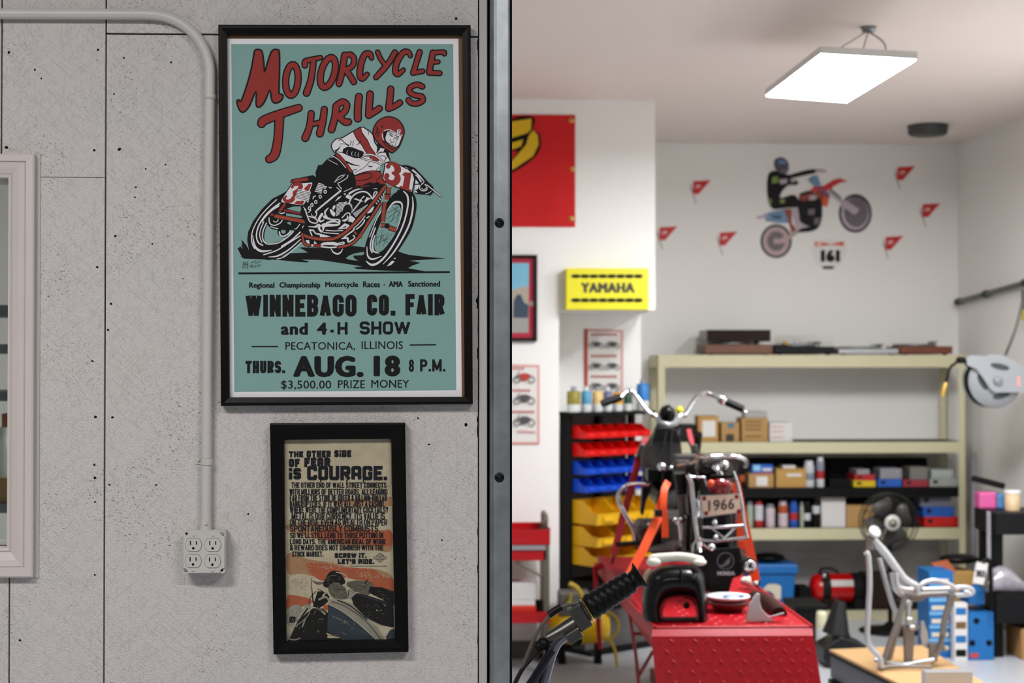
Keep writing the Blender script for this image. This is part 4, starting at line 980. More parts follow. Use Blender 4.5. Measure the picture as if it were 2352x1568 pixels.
mb.loft([rA, rB], M_box, smooth=False, caps=False)
tri = geometry.tessellate_polygon([rB]); mb.add(rB, [tuple(x) for x in tri], M_box)
mb.build('cover_plate', t)
D2 = D - 0.0035
M_slot = mat('socket_slot', '#060606', 0.9)
for (u, v) in ((437, 690), (872, 692), (430, 1055), (865, 1060)):
    c = W(*ob(u, v), D2); r = 0.0171
    prof = []
    for k in range(32):
        a = 2 * math.pi * k / 32
        prof.append((r * math.cos(a), max(-0.0138, min(0.0138, r * math.sin(a)))))
    mb = MB()
    o_ = [Vector((c.x + x * 1.04, D2 - 0.0004, c.z + z * 1.04)) for x, z in prof]
    mb.prism(o_, (0, 0.0004, 0), mat('socket_gap', '#4b4946', 0.9))
    mb.prism([Vector((c.x + x, D2 - 0.0022, c.z + z)) for x, z in prof], (0, 0.002, 0), M_box)
    s_ = mb.build('socket', t, bevel=0.0006)
    mb = MB()
    yb = D2 - 0.0026
    mb.box(c.x - 0.0074, c.x - 0.0052, yb, yb + 0.0006, c.z - 0.0005, c.z + 0.0085, M_slot)
    mb.box(c.x + 0.0052, c.x + 0.0074, yb, yb + 0.0006, c.z + 0.0003, c.z + 0.0078, M_slot)
    mb.lathe([(0, 0), (0.0027, 0), (0.0027, 0.0006), (0, 0.0006)], (c.x - 0.0002, yb + 0.0006, c.z - 0.0074), M_slot, (0, -1, 0), 14)
    mb.build('slots', s_)
for (u, v) in ((437, 475), (875, 482), (425, 1265), (862, 1272)):
    mb = MB(); mb.lathe([(0.0033, 0), (0.003, 0.0013), (0.0015, 0.0019), (0, 0.002)], W(*ob(u, v), D2), M_box, (0, -1, 0), 12)
    mb.build('cover_screw', t)
mb = MB(); mb.lathe([(0.0027, 0), (0.0027, 0.0006), (0, 0.0006)], W(*ob(280, 440), D + 0.0015), M_slot, (0, -1, 0), 12); mb.build('screw_hole', t)
mb = MB(); mb.lathe([(0.0027, 0), (0.0027, 0.0006), (0, 0.0006)], W(*ob(1076, 1262), D + 0.0015), M_slot, (0, -1, 0), 12); mb.build('screw_hole', t)
for (u, v) in ((1085, 450), (258, 1255)):
    mb = MB(); mb.lathe([(0.0044, 0), (0.0042, 0.0015), (0.002, 0.0022), (0, 0.0022)], W(*ob(u, v), D + 0.0015), mat('screw_paint', '#8e8c88', 0.5), (0, -1, 0), 12); mb.build('corner_screw', t)

# things seen through the window
gw = 5.2
t = thing('storage_shelf', 'grey metal shelf seen through the window at the far left', 'shelf', W(-40, 1150, gw + 0.3))
M_gs = mat('grey_shelf_steel', '#5d6064', 0.5)
xa = W(-160, 900, gw).x; xb2 = W(120, 900, gw).x
for i, py in enumerate((700, 790, 900, 1157)):
    z = W(0, py, gw).z; mb = MB(); mb.box(xa, xb2, gw, gw + 0.45, z - 0.03, z, M_gs); mb.build('shelf_board', t)
for x in (xa, xb2 - 0.03):
    for y in (gw, gw + 0.42):
        mb = MB(); mb.box(x, x + 0.03, y, y + 0.03, 0, W(0, 690, gw).z, M_gs); mb.build('leg', t)
zb = W(0, 1157, gw).z + .001; c = W(6, 1100, gw + .12); h = W(0, 985, gw).z - zb
mb = MB(); mb.lathe([(0.04, 0), (0.042, 0.01), (0.042, h * .6), (0.02, h * .8), (0.018, h), (0, h)], (c.x, c.y, zb), mat('pale_bottle', '#cfd3c8', 0.35)); mb.solo('bottle', 'pale bottle on the shelf behind the window', 'bottle')
mb = MB(); c2 = W(30, 1000, gw + .25); mb.box(c2.x - .04, c2.x + .03, c2.y, c2.y + 0.12, zb, W(0, 955, gw).z, mat('orange_box', '#a8622e', 0.6)); mb.solo('carton', 'orange brown carton behind the pale bottle in the window', 'box', bevel=.003)
mb = MB(); c2 = W(14, 1130, gw + .03); mb.box(c2.x - .06, c2.x + .05, c2.y, c2.y + 0.05, zb, W(0, 1100, gw).z, mat('ochre_box', '#8d6f3d', 0.7)); mb.solo('parts_tin', 'low ochre tin in front of the pale bottle in the window', 'tin', bevel=.003)

# handlebar of a motorcycle parked in front of the doorway
GD = 2.92
t = thing('motorcycle_handlebar', 'dark handlebar with ribbed black grip and cables in the foreground at the doorway', 'handlebar', W(1240, 1568, GD) - Vector((0, 0, 0.25)))
M_blk = mat('black_rubber', '#0b0b0c', 0.42, var=0.2, spec=0.4)
M_dchr = mat('dark_chrome', '#70717a', 0.16, 0.95, var=0.25, scale=14)
M_alu = mat('dull_casting', '#55534f', 0.34, 0.8, var=0.3, scale=22)
def hb(u, v, d=GD): return W(1180 + u / 5.09, 1260 + v / 5.09, d)
E = hb(930, 660); F = hb(1500, 300); ax = (F - E).normalized()
path = spline([hb(760, 860), hb(640, 970), hb(500, 1090), hb(430, 1230), hb(370, 1440), hb(330, 1600), hb(270, 1900), hb(150, 2500), hb(0, 3000)], 6)
mb = MB(); mb.tube(path, 0.0118, M_dchr, 16); mb.build('bar_tube', t)
mb = MB(); mb.tube(spline([hb(450, 1190, GD - .02), hb(380, 1290, GD - .02), hb(250, 1500, GD - .02), hb(150, 1650, GD - .02), hb(0, 1900, GD - .02)], 6), 0.0085, mat('dark_tube', '#2a2a30', 0.25, 0.8), 14); mb.build('brace_tube', t)
# ribbed grip
L = (F - E).length * 1.08; prof = [(0.0, 0), (0.0215, 0.0)]
o_ = E - ax * 0.012
nr = 7
for k in range(nr):
    a = 0.004 + k * (L * 0.80) / nr; w_ = (L * 0.80) / nr
    rr = 0.0255 - 0.004 * k / nr
    prof += [(rr * 0.9, a), (rr * .97, a + w_ * .1), (rr, a + w_ * .3), (rr, a + w_ * .65), (rr * .97, a + w_ * .85), (rr * .9, a + w_ * .96)]
prof += [(0.0165, L * .83), (0.017, L * .9), (0.021, L * .95), (0.0275, L * 0.985), (0.028, L), (0.02, L * 1.006), (0, L * 1.006)]
mb = MB(); mb.lathe(prof, o_, M_blk, ax, 28, cap=False); mb.build('grip', t)
# flange, throttle housing, clamp
side = ax.cross(Vector((0, 1, 0))).normalized()
mb = MB(); mb.lathe([(0, 0), (0.0225, 0), (0.0235, 0.003), (0.0225, 0.006), (0, 0.006)], E - ax * 0.02, M_alu, ax, 24)
mb.obox(E - ax * 0.033 + side * -0.004, (0.048, 0.04, 0.026), M_alu, Matrix((side, Vector((0, 1, 0)), ax)).transposed())
mb.build('throttle_housing', t, bevel=0.006, seg=3)
mb = MB(); mb.tube([hb(760, 850), hb(560, 970), hb(400, 1050)], [0.0165, 0.0145, 0.011], M_alu, 16)
mb.obox(hb(700, 1010, GD - .012), (0.022, 0.026, 0.030), M_alu, Matrix((side, Vector((0, 1, 0)), ax)).transposed()); mb.build('lever_clamp', t, bevel=0.003)
mb = MB(); mb.tube([hb(1120, 465), hb(1000, 560), hb(890, 650)], 0.004, mat('bright_steel', '#c9ccd0', 0.2, 0.9), 10); mb.ball(hb(1105, 475), 0.0085, MATS['bright_steel'], n=12); mb.build('mirror_stalk', t)
mb = MB(); mb.tube(spline([hb(830, 680), hb(740, 640), hb(620, 660), hb(480, 720), hb(400, 800), hb(300, 940), hb(200, 1130), hb(100, 1400), hb(0, 1620), hb(-60, 1800)], 6), 0.0035, mat('grey_cable', '#4a4640', 0.5), 10)
mb.tube([hb(560, 680), hb(480, 725), hb(410, 775)], 0.007, M_blk, 10); mb.build('throttle_cable', t)
mb = MB(); mb.tube(spline([hb(400, 1060), hb(330, 1120), hb(270, 1210), hb(120, 1380), hb(30, 1540), hb(-40, 1700)], 6), 0.0042, mat('black_cable', '#1b1a19', 0.5), 10)
mb.lathe([(0.006, 0), (0.013, 0.004), (0.013, 0.012), (0.009, 0.016), (0.011, 0.020), (0.006, 0.026)], hb(400, 1080), M_blk, hb(290, 1150) - hb(400, 1080), 14); mb.build('clutch_cable', t)
mb = MB(); mb.lathe([(0.0, 0), (0.011, 0.003), (0.012, 0.012), (0.0, 0.014)], hb(720, 1080), M_blk, (0, -1, .3), 10); mb.build('switch', t)
# steering stem, fork and wheel below the frame carry the bar to the floor
zs = 0.62; sx, sy = hb(0, 3000).x, GD
mb = MB(); a = hb(0, 3000)
mb.tube([a, Vector((sx - 0.12, sy, a.z - 0.03))], 0.0118, M_dchr, 12)
for dy in (-0.09, 0.09):
    mb.tube([Vector((sx - 0.12, sy + dy, a.z - 0.02)), Vector((sx - 0.02, sy + dy, 0.31))], 0.017, M_dchr, 12)
mb.obox(Vector((sx - 0.115, sy, a.z - 0.04)), (0.05, 0.24, 0.03), M_alu); mb.build('fork', t)
mb = MB(); c = Vector((sx - 0.02, sy, 0.305))
mb.tube([c + Vector((0.265 * math.cos(2 * math.pi * k / 32), 0, 0.265 * math.sin(2 * math.pi * k / 32))) for k in range(32)], 0.04, M_blk, 12, closed=True)
mb.cyl(c - Vector((0, .09, 0)), c + Vector((0, .09, 0)), 0.02, M_alu); mb.build('front_wheel', t)
# ================================================================== ceiling fixture and things on the workshop walls
M_emit = mat('light_panel', '#f7faff', 0.5, emit=74.0)
M_metal = mat('grey_metal', '#8d9093', 0.4, 0.7)
M_white = MATS['poster_white']
zf = EYE.z + 1.22
cs = [WZ(x, y, zf) for x, y in ((1758, 222), (1945, 236), (2107, 138), (1885, 125))]
ctr = sum(cs, Vector()) / 4
t = thing('ceiling_light', 'bright rectangular ceiling light hanging on chains over the workshop', 'lamp', ctr + Vector((0, 0, -0.03)))
def inset(cs, k): return [c + (ctr - c) * k for c in cs]
mb = MB(); mb.prism(inset(cs, 0.02), (0, 0, 0.004), M_emit); mb.build('diffuser', t)
mb = MB(); mb.prism([c + Vector((0, 0, 0.004)) for c in cs], (0, 0, 0.03), mat('white_housing', '#dcdad4', 0.5)); mb.prism([c + Vector((0, 0, 0.034)) for c in inset(cs, .3)], (0, 0, 0.03), MATS['white_housing']); mb.build('housing', t)
hk = WZ(1995, 62, CEIL)
for q in (0.38, 0.72):
    for w in (0.35, 0.65):
        pass
m0, m1 = (cs[0] + cs[3]) / 2, (cs[1] + cs[2]) / 2
for c in (ctr + (m0 - ctr) * .5, ctr + (m1 - ctr) * .5):
    mb = MB(); mb.tube([c + Vector((0, 0, .06)), hk - Vector((0, 0, .015))], 0.003, M_metal, 6); mb.build('hanging_chain', t)
mb = MB(); mb.lathe([(0.0, 0), (0.03, 0), (0.035, 0.02), (0, 0.02)], hk - Vector((0, 0, 0.02)), M_metal); mb.tube(spline([hk - Vector((0, 0, .02)), hk + Vector((0.06, -0.05, -0.09)), hk + Vector((0.05, 0.02, -.16)), ctr + Vector((.02, 0, .035))], 5), 0.004, M_metal, 6); mb.build('power_cord', t)

c = WZ(2131, 288, CEIL)
mb = MB(); mb.lathe([(0.0, 0.0), (0.108, 0.0), (0.122, 0.014), (0.122, 0.045), (0.125, 0.05), (0.125, 0.062), (0, 0.062)], c - Vector((0, 0, 0.062)), mat('charcoal_plastic', '#3a3d3d', 0.5), n=36)
mb.solo('ceiling_speaker', 'round charcoal ceiling speaker past the hanging light', 'speaker')

# decals on the back wall -----------------------------------------------------
DY = YB - 0.0015
M_dred = mat('decal_red', '#c8201e', 0.5); M_dwhite = mat('decal_white', '#e6e3df', 0.5, var=0.01); M_dgrey = mat('decal_grey', '#b3b0aa', 0.5); M_dorange = mat('decal_orange', '#d9541f', 0.5)
M_dblk = mat('decal_black', '#1b191b', 0.5, var=0.25, scale=40); M_dgrn = mat('decal_green', '#7b9440', 0.5); M_dblue = mat('decal_blue', '#6d8fae', 0.5); M_dtyre = mat('decal_tyre', '#2c2727', 0.5); M_dspoke = mat('decal_spokes', '#6b6265', 0.5, var=0.35, scale=120); M_dpink = mat('decal_pink_rim', '#b79f9c', 0.5, var=0.15, scale=60); M_dlil = mat('decal_lilac', '#b7aab4', 0.5); M_drust = mat('decal_rust', '#8e3a24', 0.5)
for (px, py), place in zip(((1608, 429), (1531, 535), (1669, 547), (2077, 397), (2135, 482), (2050, 557)),
                           ('highest of the three left of the rider decal', 'partly hidden by the soffit corner', 'low beside the rear wheel of the rider decal', 'highest of the three right of the rider decal', 'nearest the right wall corner', 'right of the number 161 plate decal')):
    A = Art(plane_y(DY), 0.0002); A.frame(px - 25, py - 17, 2.0)
    A.fill([(4, 40), (8, 14), (34, 110), (30, 112)], M_dgrey)
    A.fill([(18, 8), (100, 3), (42, 68), (16, 66)], M_dred)
    A.stroke([(30, 40), (36, 26), (42, 40), (46, 24), (52, 34)], 3, M_dwhite, 3)
    A.mb.solo('pennant_decal', 'small red pennant wall decal, ' + place, 'decal', 'pennant decals on the back wall')
# jumping rider
A = Art(plane_y(DY), 0.0002); A.frame(1700, 340, 5.406)
def wheel(cx, cy, rx, ry, rim):
    A.disc((cx, cy), (rx, ry), M_dtyre, 36); A.disc((cx, cy), (rx * .86, ry * .87), rim, 36); A.disc((cx, cy), (rx * .58, ry * .58), M_dspoke, 30); A.disc((cx, cy), (rx * .16, ry * .16), M_dlil)
wheel(447, 1155, 195, 210, M_dpink); wheel(1430, 810, 205, 240, M_dlil)
A.disc((1440, 790), (150, 190), M_dspoke, 30); A.fill([(1300, 640), (1480, 760), (1440, 820), (1240, 720)], M_dlil)
A.fill([(300, 850), (210, 860), (380, 790), (540, 760), (620, 930), (480, 930), (320, 905)], M_dblue); A.fill([(395, 830), (520, 835), (500, 880), (400, 870)], mat('decal_navy', '#3c4a66', 0.5)); A.stroke([(215, 862), (330, 845)], 30, M_dlil)
A.fill([(540, 760), (640, 750), (640, 930), (700, 1010), (640, 1060), (590, 880)], M_drust); A.fill([(630, 760), (740, 730), (745, 900), (880, 930), (860, 975), (690, 990)], M_dlil)
A.fill([(740, 560), (980, 560), (1020, 760), (1010, 900), (960, 1000), (850, 1040), (720, 1050), (640, 1110), (600, 1080), (720, 1000), (870, 970), (740, 910)], M_dblk, 2)
A.fill([(600, 1080), (680, 1020), (760, 1000), (560, 1180), (430, 1190), (470, 1130)], M_dpink); A.fill([(840, 760), (930, 750), (920, 830), (850, 830)], M_dspoke); A.fill([(920, 870), (1000, 860), (980, 950), (920, 950)], M_dspoke)
A.fill([(740, 590), (880, 560), (1000, 520), (1110, 560), (1080, 720), (1020, 720), (1000, 620), (880, 640), (760, 660)], M_drust); A.fill([(1030, 610), (1110, 600), (1080, 730), (1020, 710)], M_dorange); A.fill([(860, 590), (950, 580), (940, 640), (860, 650)], M_dlil)
A.fill([(860, 540), (930, 460), (1040, 470), (1150, 400), (1240, 375), (1340, 415), (1250, 425), (1150, 480), (1120, 550), (1000, 530)], M_dred); A.fill([(840, 390), (900, 340), (960, 340), (1000, 450), (940, 480), (880, 440)], M_dblue)
A.stroke([(1100, 530), (1250, 660), (1410, 800)], 44, M_dlil); A.stroke([(1130, 520), (1250, 620)], 18, M_dblk)
A.stroke([(980, 480), (1040, 540), (1100, 600)], 34, mat('decal_purple', '#6b4f7d', 0.5))
A.fill([(350, 330), (430, 280), (560, 320), (620, 330), (760, 290), (920, 260), (950, 300), (840, 330), (700, 360), (620, 380), (720, 410), (700, 460), (600, 460), (520, 540), (500, 620), (640, 580), (700, 600), (740, 680), (740, 730), (600, 740), (440, 760), (390, 740), (350, 650), (335, 500)], M_dblk, 2)
A.fill([(400, 360), (470, 350), (470, 430), (390, 440)], M_dgrn); A.fill([(480, 390), (590, 380), (580, 440), (500, 450)], M_dlil); A.fill([(360, 620), (390, 640), (390, 690), (360, 680)], M_dgrn); A.fill([(490, 640), (560, 630), (550, 680), (500, 690)], M_dgrn); A.fill([(620, 400), (690, 380), (700, 410), (640, 430)], M_dlil)
A.fill([(420, 180), (450, 130), (510, 115), (580, 150), (605, 220), (590, 300), (540, 320), (450, 280)], mat('decal_helmet', '#4a4658', 0.5, var=0.4, scale=50), 2); A.fill([(480, 150), (570, 160), (560, 200), (470, 190)], M_dblue); A.fill([(500, 270), (590, 260), (570, 310), (510, 310)], mat('decal_mauve', '#7a6472', 0.5)); A.stroke([(950, 275), (1050, 285)], 34, M_dlil)
A.mb.solo('rider_decal', 'cut-out wall decal of a motocross rider jumping an orange dirt bike', 'decal')
# number plate decal under it
A = Art(plane_y(DY), 0.0002); A.frame(1700, 340, 5.406)
A.fill([(925, 1150), (1290, 1150), (1310, 1330), (1180, 1500), (1010, 1500), (905, 1330)], M_dwhite, 2)
A.fill([(925, 1160), (1090, 1180), (1110, 1195), (1290, 1155), (1285, 1215), (1140, 1200), (1060, 1210), (930, 1220)], M_dorange); A.fill([(950, 1180), (1010, 1180), (1000, 1205), (955, 1205)], M_dwhite)
A.text('161', 1000, 1262, 1240, 1415, M_dblk, 19, 9, spacing=1.08); A.fill([(1015, 1465), (1170, 1465), (1155, 1500), (1035, 1500)], M_dblk)
A.mb.solo('number_plate_decal', 'white and orange wall decal with number 161 under the jumping rider', 'decal')

# red flag on the bumped-out wall ----------------------------------------------
FY = YF - 0.003
t = thing('red_flag', 'large red flag with yellow emblem hanging high beside the doorway', 'flag', W(1180, 516, FY))
M_flag = mat('flag_cloth', '#c70306', 0.75, var=0.12, scale=3.0); M_yel = mat('flag_yellow', '#d8ae05', 0.7)
mb = MB(); nx, nz = 24, 12; vs = []
p0, p1 = W(880, 520, FY), W(1321, 264, FY)
for j in range(nz + 1):
    for i in range(nx + 1):
        x = p0.x + (p1.x - p0.x) * i / nx; z = p0.z + (p1.z - p0.z) * j / nz
        vs.append((x, FY - 0.004 + 0.003 * math.sin(i * 1.1) * (1 - j / nz), z))
mb.add(vs, [(j * (nx + 1) + i, j * (nx + 1) + i + 1, (j + 1) * (nx + 1) + i + 1, (j + 1) * (nx + 1) + i) for j in range(nz) for i in range(nx)], M_flag, True)
mb.build('cloth', t)
A = Art(plane_y(FY - 0.009), 0.0001); A.frame(1170, 240, 3.136)
A.fill([(-400, 330), (0, 110), (175, 90), (170, 180), (215, 210), (225, 300), (180, 380), (40, 480), (-200, 560), (-420, 520)], MATS['poster_black'], 4)
A.fill([(-380, 330), (0, 125), (160, 100), (155, 180), (130, 205), (20, 240), (-300, 330)], M_yel)
A.fill([(-380, 500), (-100, 440), (25, 400), (120, 290), (140, 225), (170, 185), (205, 220), (210, 290), (170, 370), (40, 460), (-200, 540)], M_yel)
A.fill([(-350, 420), (-100, 320), (20, 275), (100, 250), (85, 300), (20, 325), (-200, 420)], M_yel)
A.fill([(-300, 430), (0, 345), (60, 330), (30, 385), (-200, 450)], M_flag)
A.mb.build('emblem', t)
for (px, py) in ((1312, 276), (1315, 388), (1312, 502)):
    mb = MB(); mb.lathe([(0.006, 0), (0.014, 0), (0.014, 0.003), (0.006, 0.003)], W(px, py, FY - 0.006), mat('brass', '#d9b25a', 0.3, 0.8), (0, -1, 0), 16, cap=False); mb.build('grommet', t)

# framed picture with a red mat
t = thing('framed_picture', 'dark framed photograph with a red mat under the red flag', 'picture', W(1160, 783, YF))
mb = MB()
a, b = W(1090, 783, YF - .03), W(1234, 585, YF - .03); e = 0.018
for (x0, x1, z0, z1) in ((a.x, b.x, a.z, a.z + e), (a.x, b.x, b.z - e, b.z), (a.x, a.x + e, a.z + e, b.z - e), (b.x - e, b.x, a.z + e, b.z - e)):
    mb.box(x0, x1, YF - .03, YF, z0, z1, mat('dark_wood', '#1c1312', 0.4))
mb.build('frame', t)
A = Art(plane_y(YF - .012), 0.0003)
A.fill([(1095, 590), (1229, 590), (1229, 779), (1095, 779)], mat('red_mat', '#b81d3a', 0.7)); A.fill([(1112, 604), (1215, 604), (1214, 764), (1112, 764)], mat('photo_sky', '#7fc0d8', 0.6)); A.fill([(1112, 665), (1150, 672), (1215, 655), (1214, 764), (1112, 764)], mat('photo_sand', '#b3a795', 0.6))
A.fill([(1180, 690), (1188, 676), (1196, 676), (1204, 695), (1214, 700), (1213, 732), (1178, 732)], mat('photo_figure', '#33475a', 0.6, var=.4, scale=60)); A.fill([(1112, 728), (1214, 730), (1214, 764), (1112, 764)], mat('photo_ground', '#a3a09a', 0.6)); A.disc((1222, 697), 6, MATS['decal_pink_rim'])
A.mb.build('print', t)
mb = MB(); mb.box(a.x + e, b.x - e, YF - .02, YF - .019, a.z + e, b.z - e, M_pane); mb.build('glass_pane', t)

# two wall calendars of motorcycles
M_cal = mat('calendar_paper', '#dedbd5', 0.7, var=0.01); M_calr = mat('calendar_red', '#b4392c', 0.7); M_calp = mat('calendar_faded_red', '#d3948a', 0.7); M_calk = mat('calendar_ink', '#4b4a4c', 0.7, var=.3, scale=80)
def tiny_bike(A, cx, cy, s, m, m2):
    for q in (-1, 1):
        A.stroke([(cx + q * s * .9 + s * .38 * math.cos(h), cy + s * .35 + s * .38 * math.sin(h)) for h in [2 * math.pi * k / 12 for k in range(12)]], s * .12, m2, 0, True)
    A.fill([(cx - s * .75, cy - s * .2), (cx - s * .2, cy - s * .45), (cx + s * .4, cy - s * .4), (cx + s * .95, cy - s * .1), (cx + s * .5, cy + s * .1), (cx + s * .3, cy + s * .5), (cx - s * .3, cy + s * .5), (cx - s * .4, cy)], m)
    A.stroke([(cx - s * .95, cy + s * .3), (cx - s * .6, cy - s * .6)], s * .1, m2, 0)
t = thing('motorcycle_poster', 'white poster of motorcycles with red captions low beside the doorway', 'poster', W(1180, 1018, YF))
A = Art(plane_y(YF - .006), 0.0003)
A.fill([(1108, 836), (1239, 838), (1239, 1020), (1108, 1020)], M_calp); A.fill([(1112, 842), (1234, 843), (1234, 1015), (1112, 1015)], M_cal)
for xx_, yy_, ww_ in ((1150, 846, 62), (1140, 896, 86), (1150, 945, 80)):
    for q_ in range(int(ww_ / 8)): A.stroke([(xx_ + q_ * 8, yy_), (xx_ + q_ * 8 + 5, yy_ + (q_ % 2))], 5, M_calr, 0, rnd=False)
A.stroke([(1190, 990), (1230, 992)], 3, M_calp, 0)
for (x, y, m) in ((1204, 865, M_calr), (1204, 914, M_calk), (1204, 964, M_calk), (1140, 865, M_calr), (1140, 914, M_calk), (1140, 964, M_calk)): tiny_bike(A, x, y, 19, m, M_calk)
A.mb.build('print', t)
t = thing('motorcycle_chart', 'white chart of six motorcycles with a red edge above the bin rack', 'poster', W(1388, 905, YA))
A = Art(plane_y(YA - .006), 0.0003)
A.fill([(1343, 755), (1431, 758), (1431, 960), (1343, 960)], M_calp); A.fill([(1350, 760), (1426, 762), (1426, 955), (1350, 955)], M_cal); A.fill([(1342, 755), (1350, 755), (1350, 960), (1342, 960)], M_calr)
for y in (768, 817, 864):
    for q_ in range(8): A.stroke([(1358 + q_ * 7.6, y), (1363 + q_ * 7.6, y + q_ % 2)], 5, M_calr, 0, rnd=False)
for y in (790, 839, 885):
    for x in (1370, 1407): tiny_bike(A, x, y, 13, M_calk, M_calk)
A.mb.build('print', t)

# yellow light-box sign
t = thing('yellow_sign', 'yellow box sign reading YAMAHA under the corner of the soffit', 'sign', W(1395, 711, YF))
SY = YF - 0.09
a, b = W(1300, 711, SY), W(1490, 616, SY)
mb = MB(); mb.box(a.x, b.x, SY, YF, a.z, b.z, mat('sign_yellow', '#e6dc1a', 0.4, var=.03)); mb.build('box', t, bevel=0.004)
A = Art(plane_y(SY - .001), 0.0003)
A.text('YAMAHA', 1334, 649, 1458, 672, mat('sign_ink', '#38341a', 0.5), 2.2, spacing=1.15)
for y in (634, 689):
    A.stroke([(1312, y), (1476, y)], 5, MATS['sign_ink'], 0, rnd=False)
    for k in range(8): A.stroke([(1316 + k * 20.5, y), (1330 + k * 20.5, y)], 8, MATS['poster_black'], 0, rnd=False)
A.mb.build('lettering', t)

# pipe and hose reel on the right wall ----------------------------------------
xr = XRW - 0.035
def WX(px, py, X):
    r = ray(px, py); return EYE + r * (X / r.x)
pA, pB = WX(2196, 694, xr), WX(2352, 650, xr)
M_pipe = mat('dark_pipe', '#5d615c', 0.4, 0.6)
t = thing('wall_pipe', 'dark metal air pipe running along the right wall above the hose reel', 'pipe', Vector((xr, (pA.y + pB.y) / 2, pA.z)))
mb = MB(); pC = pA + (pB - pA) * 1.6
mb.tube([pA, pC], 0.017, M_pipe, 12); mb.build('pipe', t)
for q in (0.02, 0.45, 1.0):
    c = pA + (pB - pA) * q
    mb = MB(); mb.tube([c, c + (pB - pA).normalized() * 0.05], 0.024, mat('pipe_fitting', '#2f322e', 0.5, 0.5), 12); mb.box(c.x, XRW, c.y - 0.03, c.y - 0.005, c.z - 0.012, c.z + 0.012, MATS['pipe_fitting']); mb.build('bracket', t)
mb = MB(); c = WX(2352, 665, xr); mb.tube([c, c - Vector((0, 0, .12))], 0.016, M_pipe, 10); mb.tube([c - Vector((0, 0, .12)), c - Vector((0, 0, .18))], 0.017, mat('valve_yellow', '#b3a53a', 0.5), 10); mb.build('drop_valve', t)

RY = 8.8
t = thing('hose_reel', 'pale grey hose reel on a wide arm fixed to the right wall', 'hose reel', W(2300, 940, RY))
M_reel = mat('reel_grey', '#8e9194', 0.45, var=.04)
M_hole = mat('reel_dark', '#35373a', 0.6)
def zr(u, v, d=RY): return W(2080 + u / 4.356, 620 + v / 4.356, d)
c = zr(900, 1110); R = 270 / 4.356 / PPM(RY)
mb = MB(); mb.lathe([(R * .2, 0), (R, 0.004), (R * 1.02, 0.012), (R * .98, 0.02), (R * .55, 0.03), (R * .52, 0.10), (R * .98, 0.112), (R * 1.02, 0.12), (R, 0.13), (R * .2, 0.13)], c + Vector((0, 0.0, 0)), M_reel, (0, 1, 0), 40)
mb.build('drum', t)
mb = MB()
for k in range(4): mb.tube([c + Vector((R * .93 * math.cos(q), 0.034 + k * .02, R * .93 * math.sin(q))) for q in [2 * math.pi * i / 40 for i in range(40)]], 0.0095, MATS['black_rubber'], 8, closed=True)
mb.build('wound_hose', t)
mb = MB()
for (u, v, w, h, a) in ((945, 965, 100, 30, -12), (770, 1120, 90, 32, -60), (960, 1255, 90, 30, 12)):
    q = zr(u, v, RY - (.033 if v < 1000 else .003)); ca, sa = math.cos(math.radians(a)), math.sin(math.radians(a))
    mb.add([q + Vector(((w * math.cos(t_) * ca - h * math.sin(t_) * sa), 0, (w * math.cos(t_) * sa + h * math.sin(t_) * ca))) / 4.356 / PPM(RY) for t_ in [2 * math.pi * k / 16 for k in range(16)]], [tuple(range(16))], M_hole)
mb.build('slots', t)
mb = MB()
arm = [zr(590, 870), zr(640, 850), zr(760, 860), zr(900, 845), zr(1060, 900), zr(1200, 990), zr(1500, 1080), zr(1500, 1190), zr(1180, 1220), zr(880, 1225), zr(830, 1190), zr(760, 1080), zr(690, 990), zr(600, 950)]
mb.prism([p + Vector((0, -0.03, 0)) for p in arm], (0, 0.016, 0), M_reel)
mb.lathe([(0.0, 0), (0.028, 0), (0.024, 0.012), (0, 0.014)], zr(925, 1110, RY - .03), M_metal, (0, -1, 0), 16)
mb.box(XRW - 0.03, XRW, RY - .03, RY + 0.16, zr(0, 1220).z, zr(0, 980).z, M_reel); q = zr(1500, 1100); mb.box(q.x - .1, XRW - .03, RY - .028, RY - .012, zr(0, 1190).z, zr(0, 1080).z, M_reel)
mb.prism([zr(1115, 1060, RY - .031), zr(1145, 1060, RY - .031), zr(1150, 1160, RY - .031), zr(1115, 1160, RY - .031)], (0, -.001, 0), MATS['calendar_faded_red'])
mb.build('arm', t, bevel=.003)
mb = MB(); mb.tube(spline([zr(640, 980, RY + .04), zr(600, 930, RY), zr(570, 890, RY - .02), zr(500, 930, RY - .03), zr(440, 990, RY - .03), zr(405, 1130, RY - .03)], 5), 0.008, MATS['black_rubber'], 8); mb.lathe([(0.0, 0), (0.02, 0), (0.02, 0.05), (0, 0.05)], zr(565, 900, RY - .05), MATS['black_rubber'], (0, 1, 0), 12); mb.build('hose_end', t)
mb = MB(); mb.tube([zr(405, 1130, RY - .03), zr(385, 1180, RY - .03), zr(365, 1265, RY - .03)], [0.012, 0.014, 0.012], MATS['brass'], 10); mb.build('brass_coupling', t)
mb = MB(); mb.tube(spline([zr(1000, 850, RY + .05), zr(1100, 590, RY), zr(1170, 320, 8.85)] + [WX(2352, 690, xr)], 6), 0.009, mat('supply_hose', '#5b5a52', 0.5), 8); mb.build('supply_hose', t)
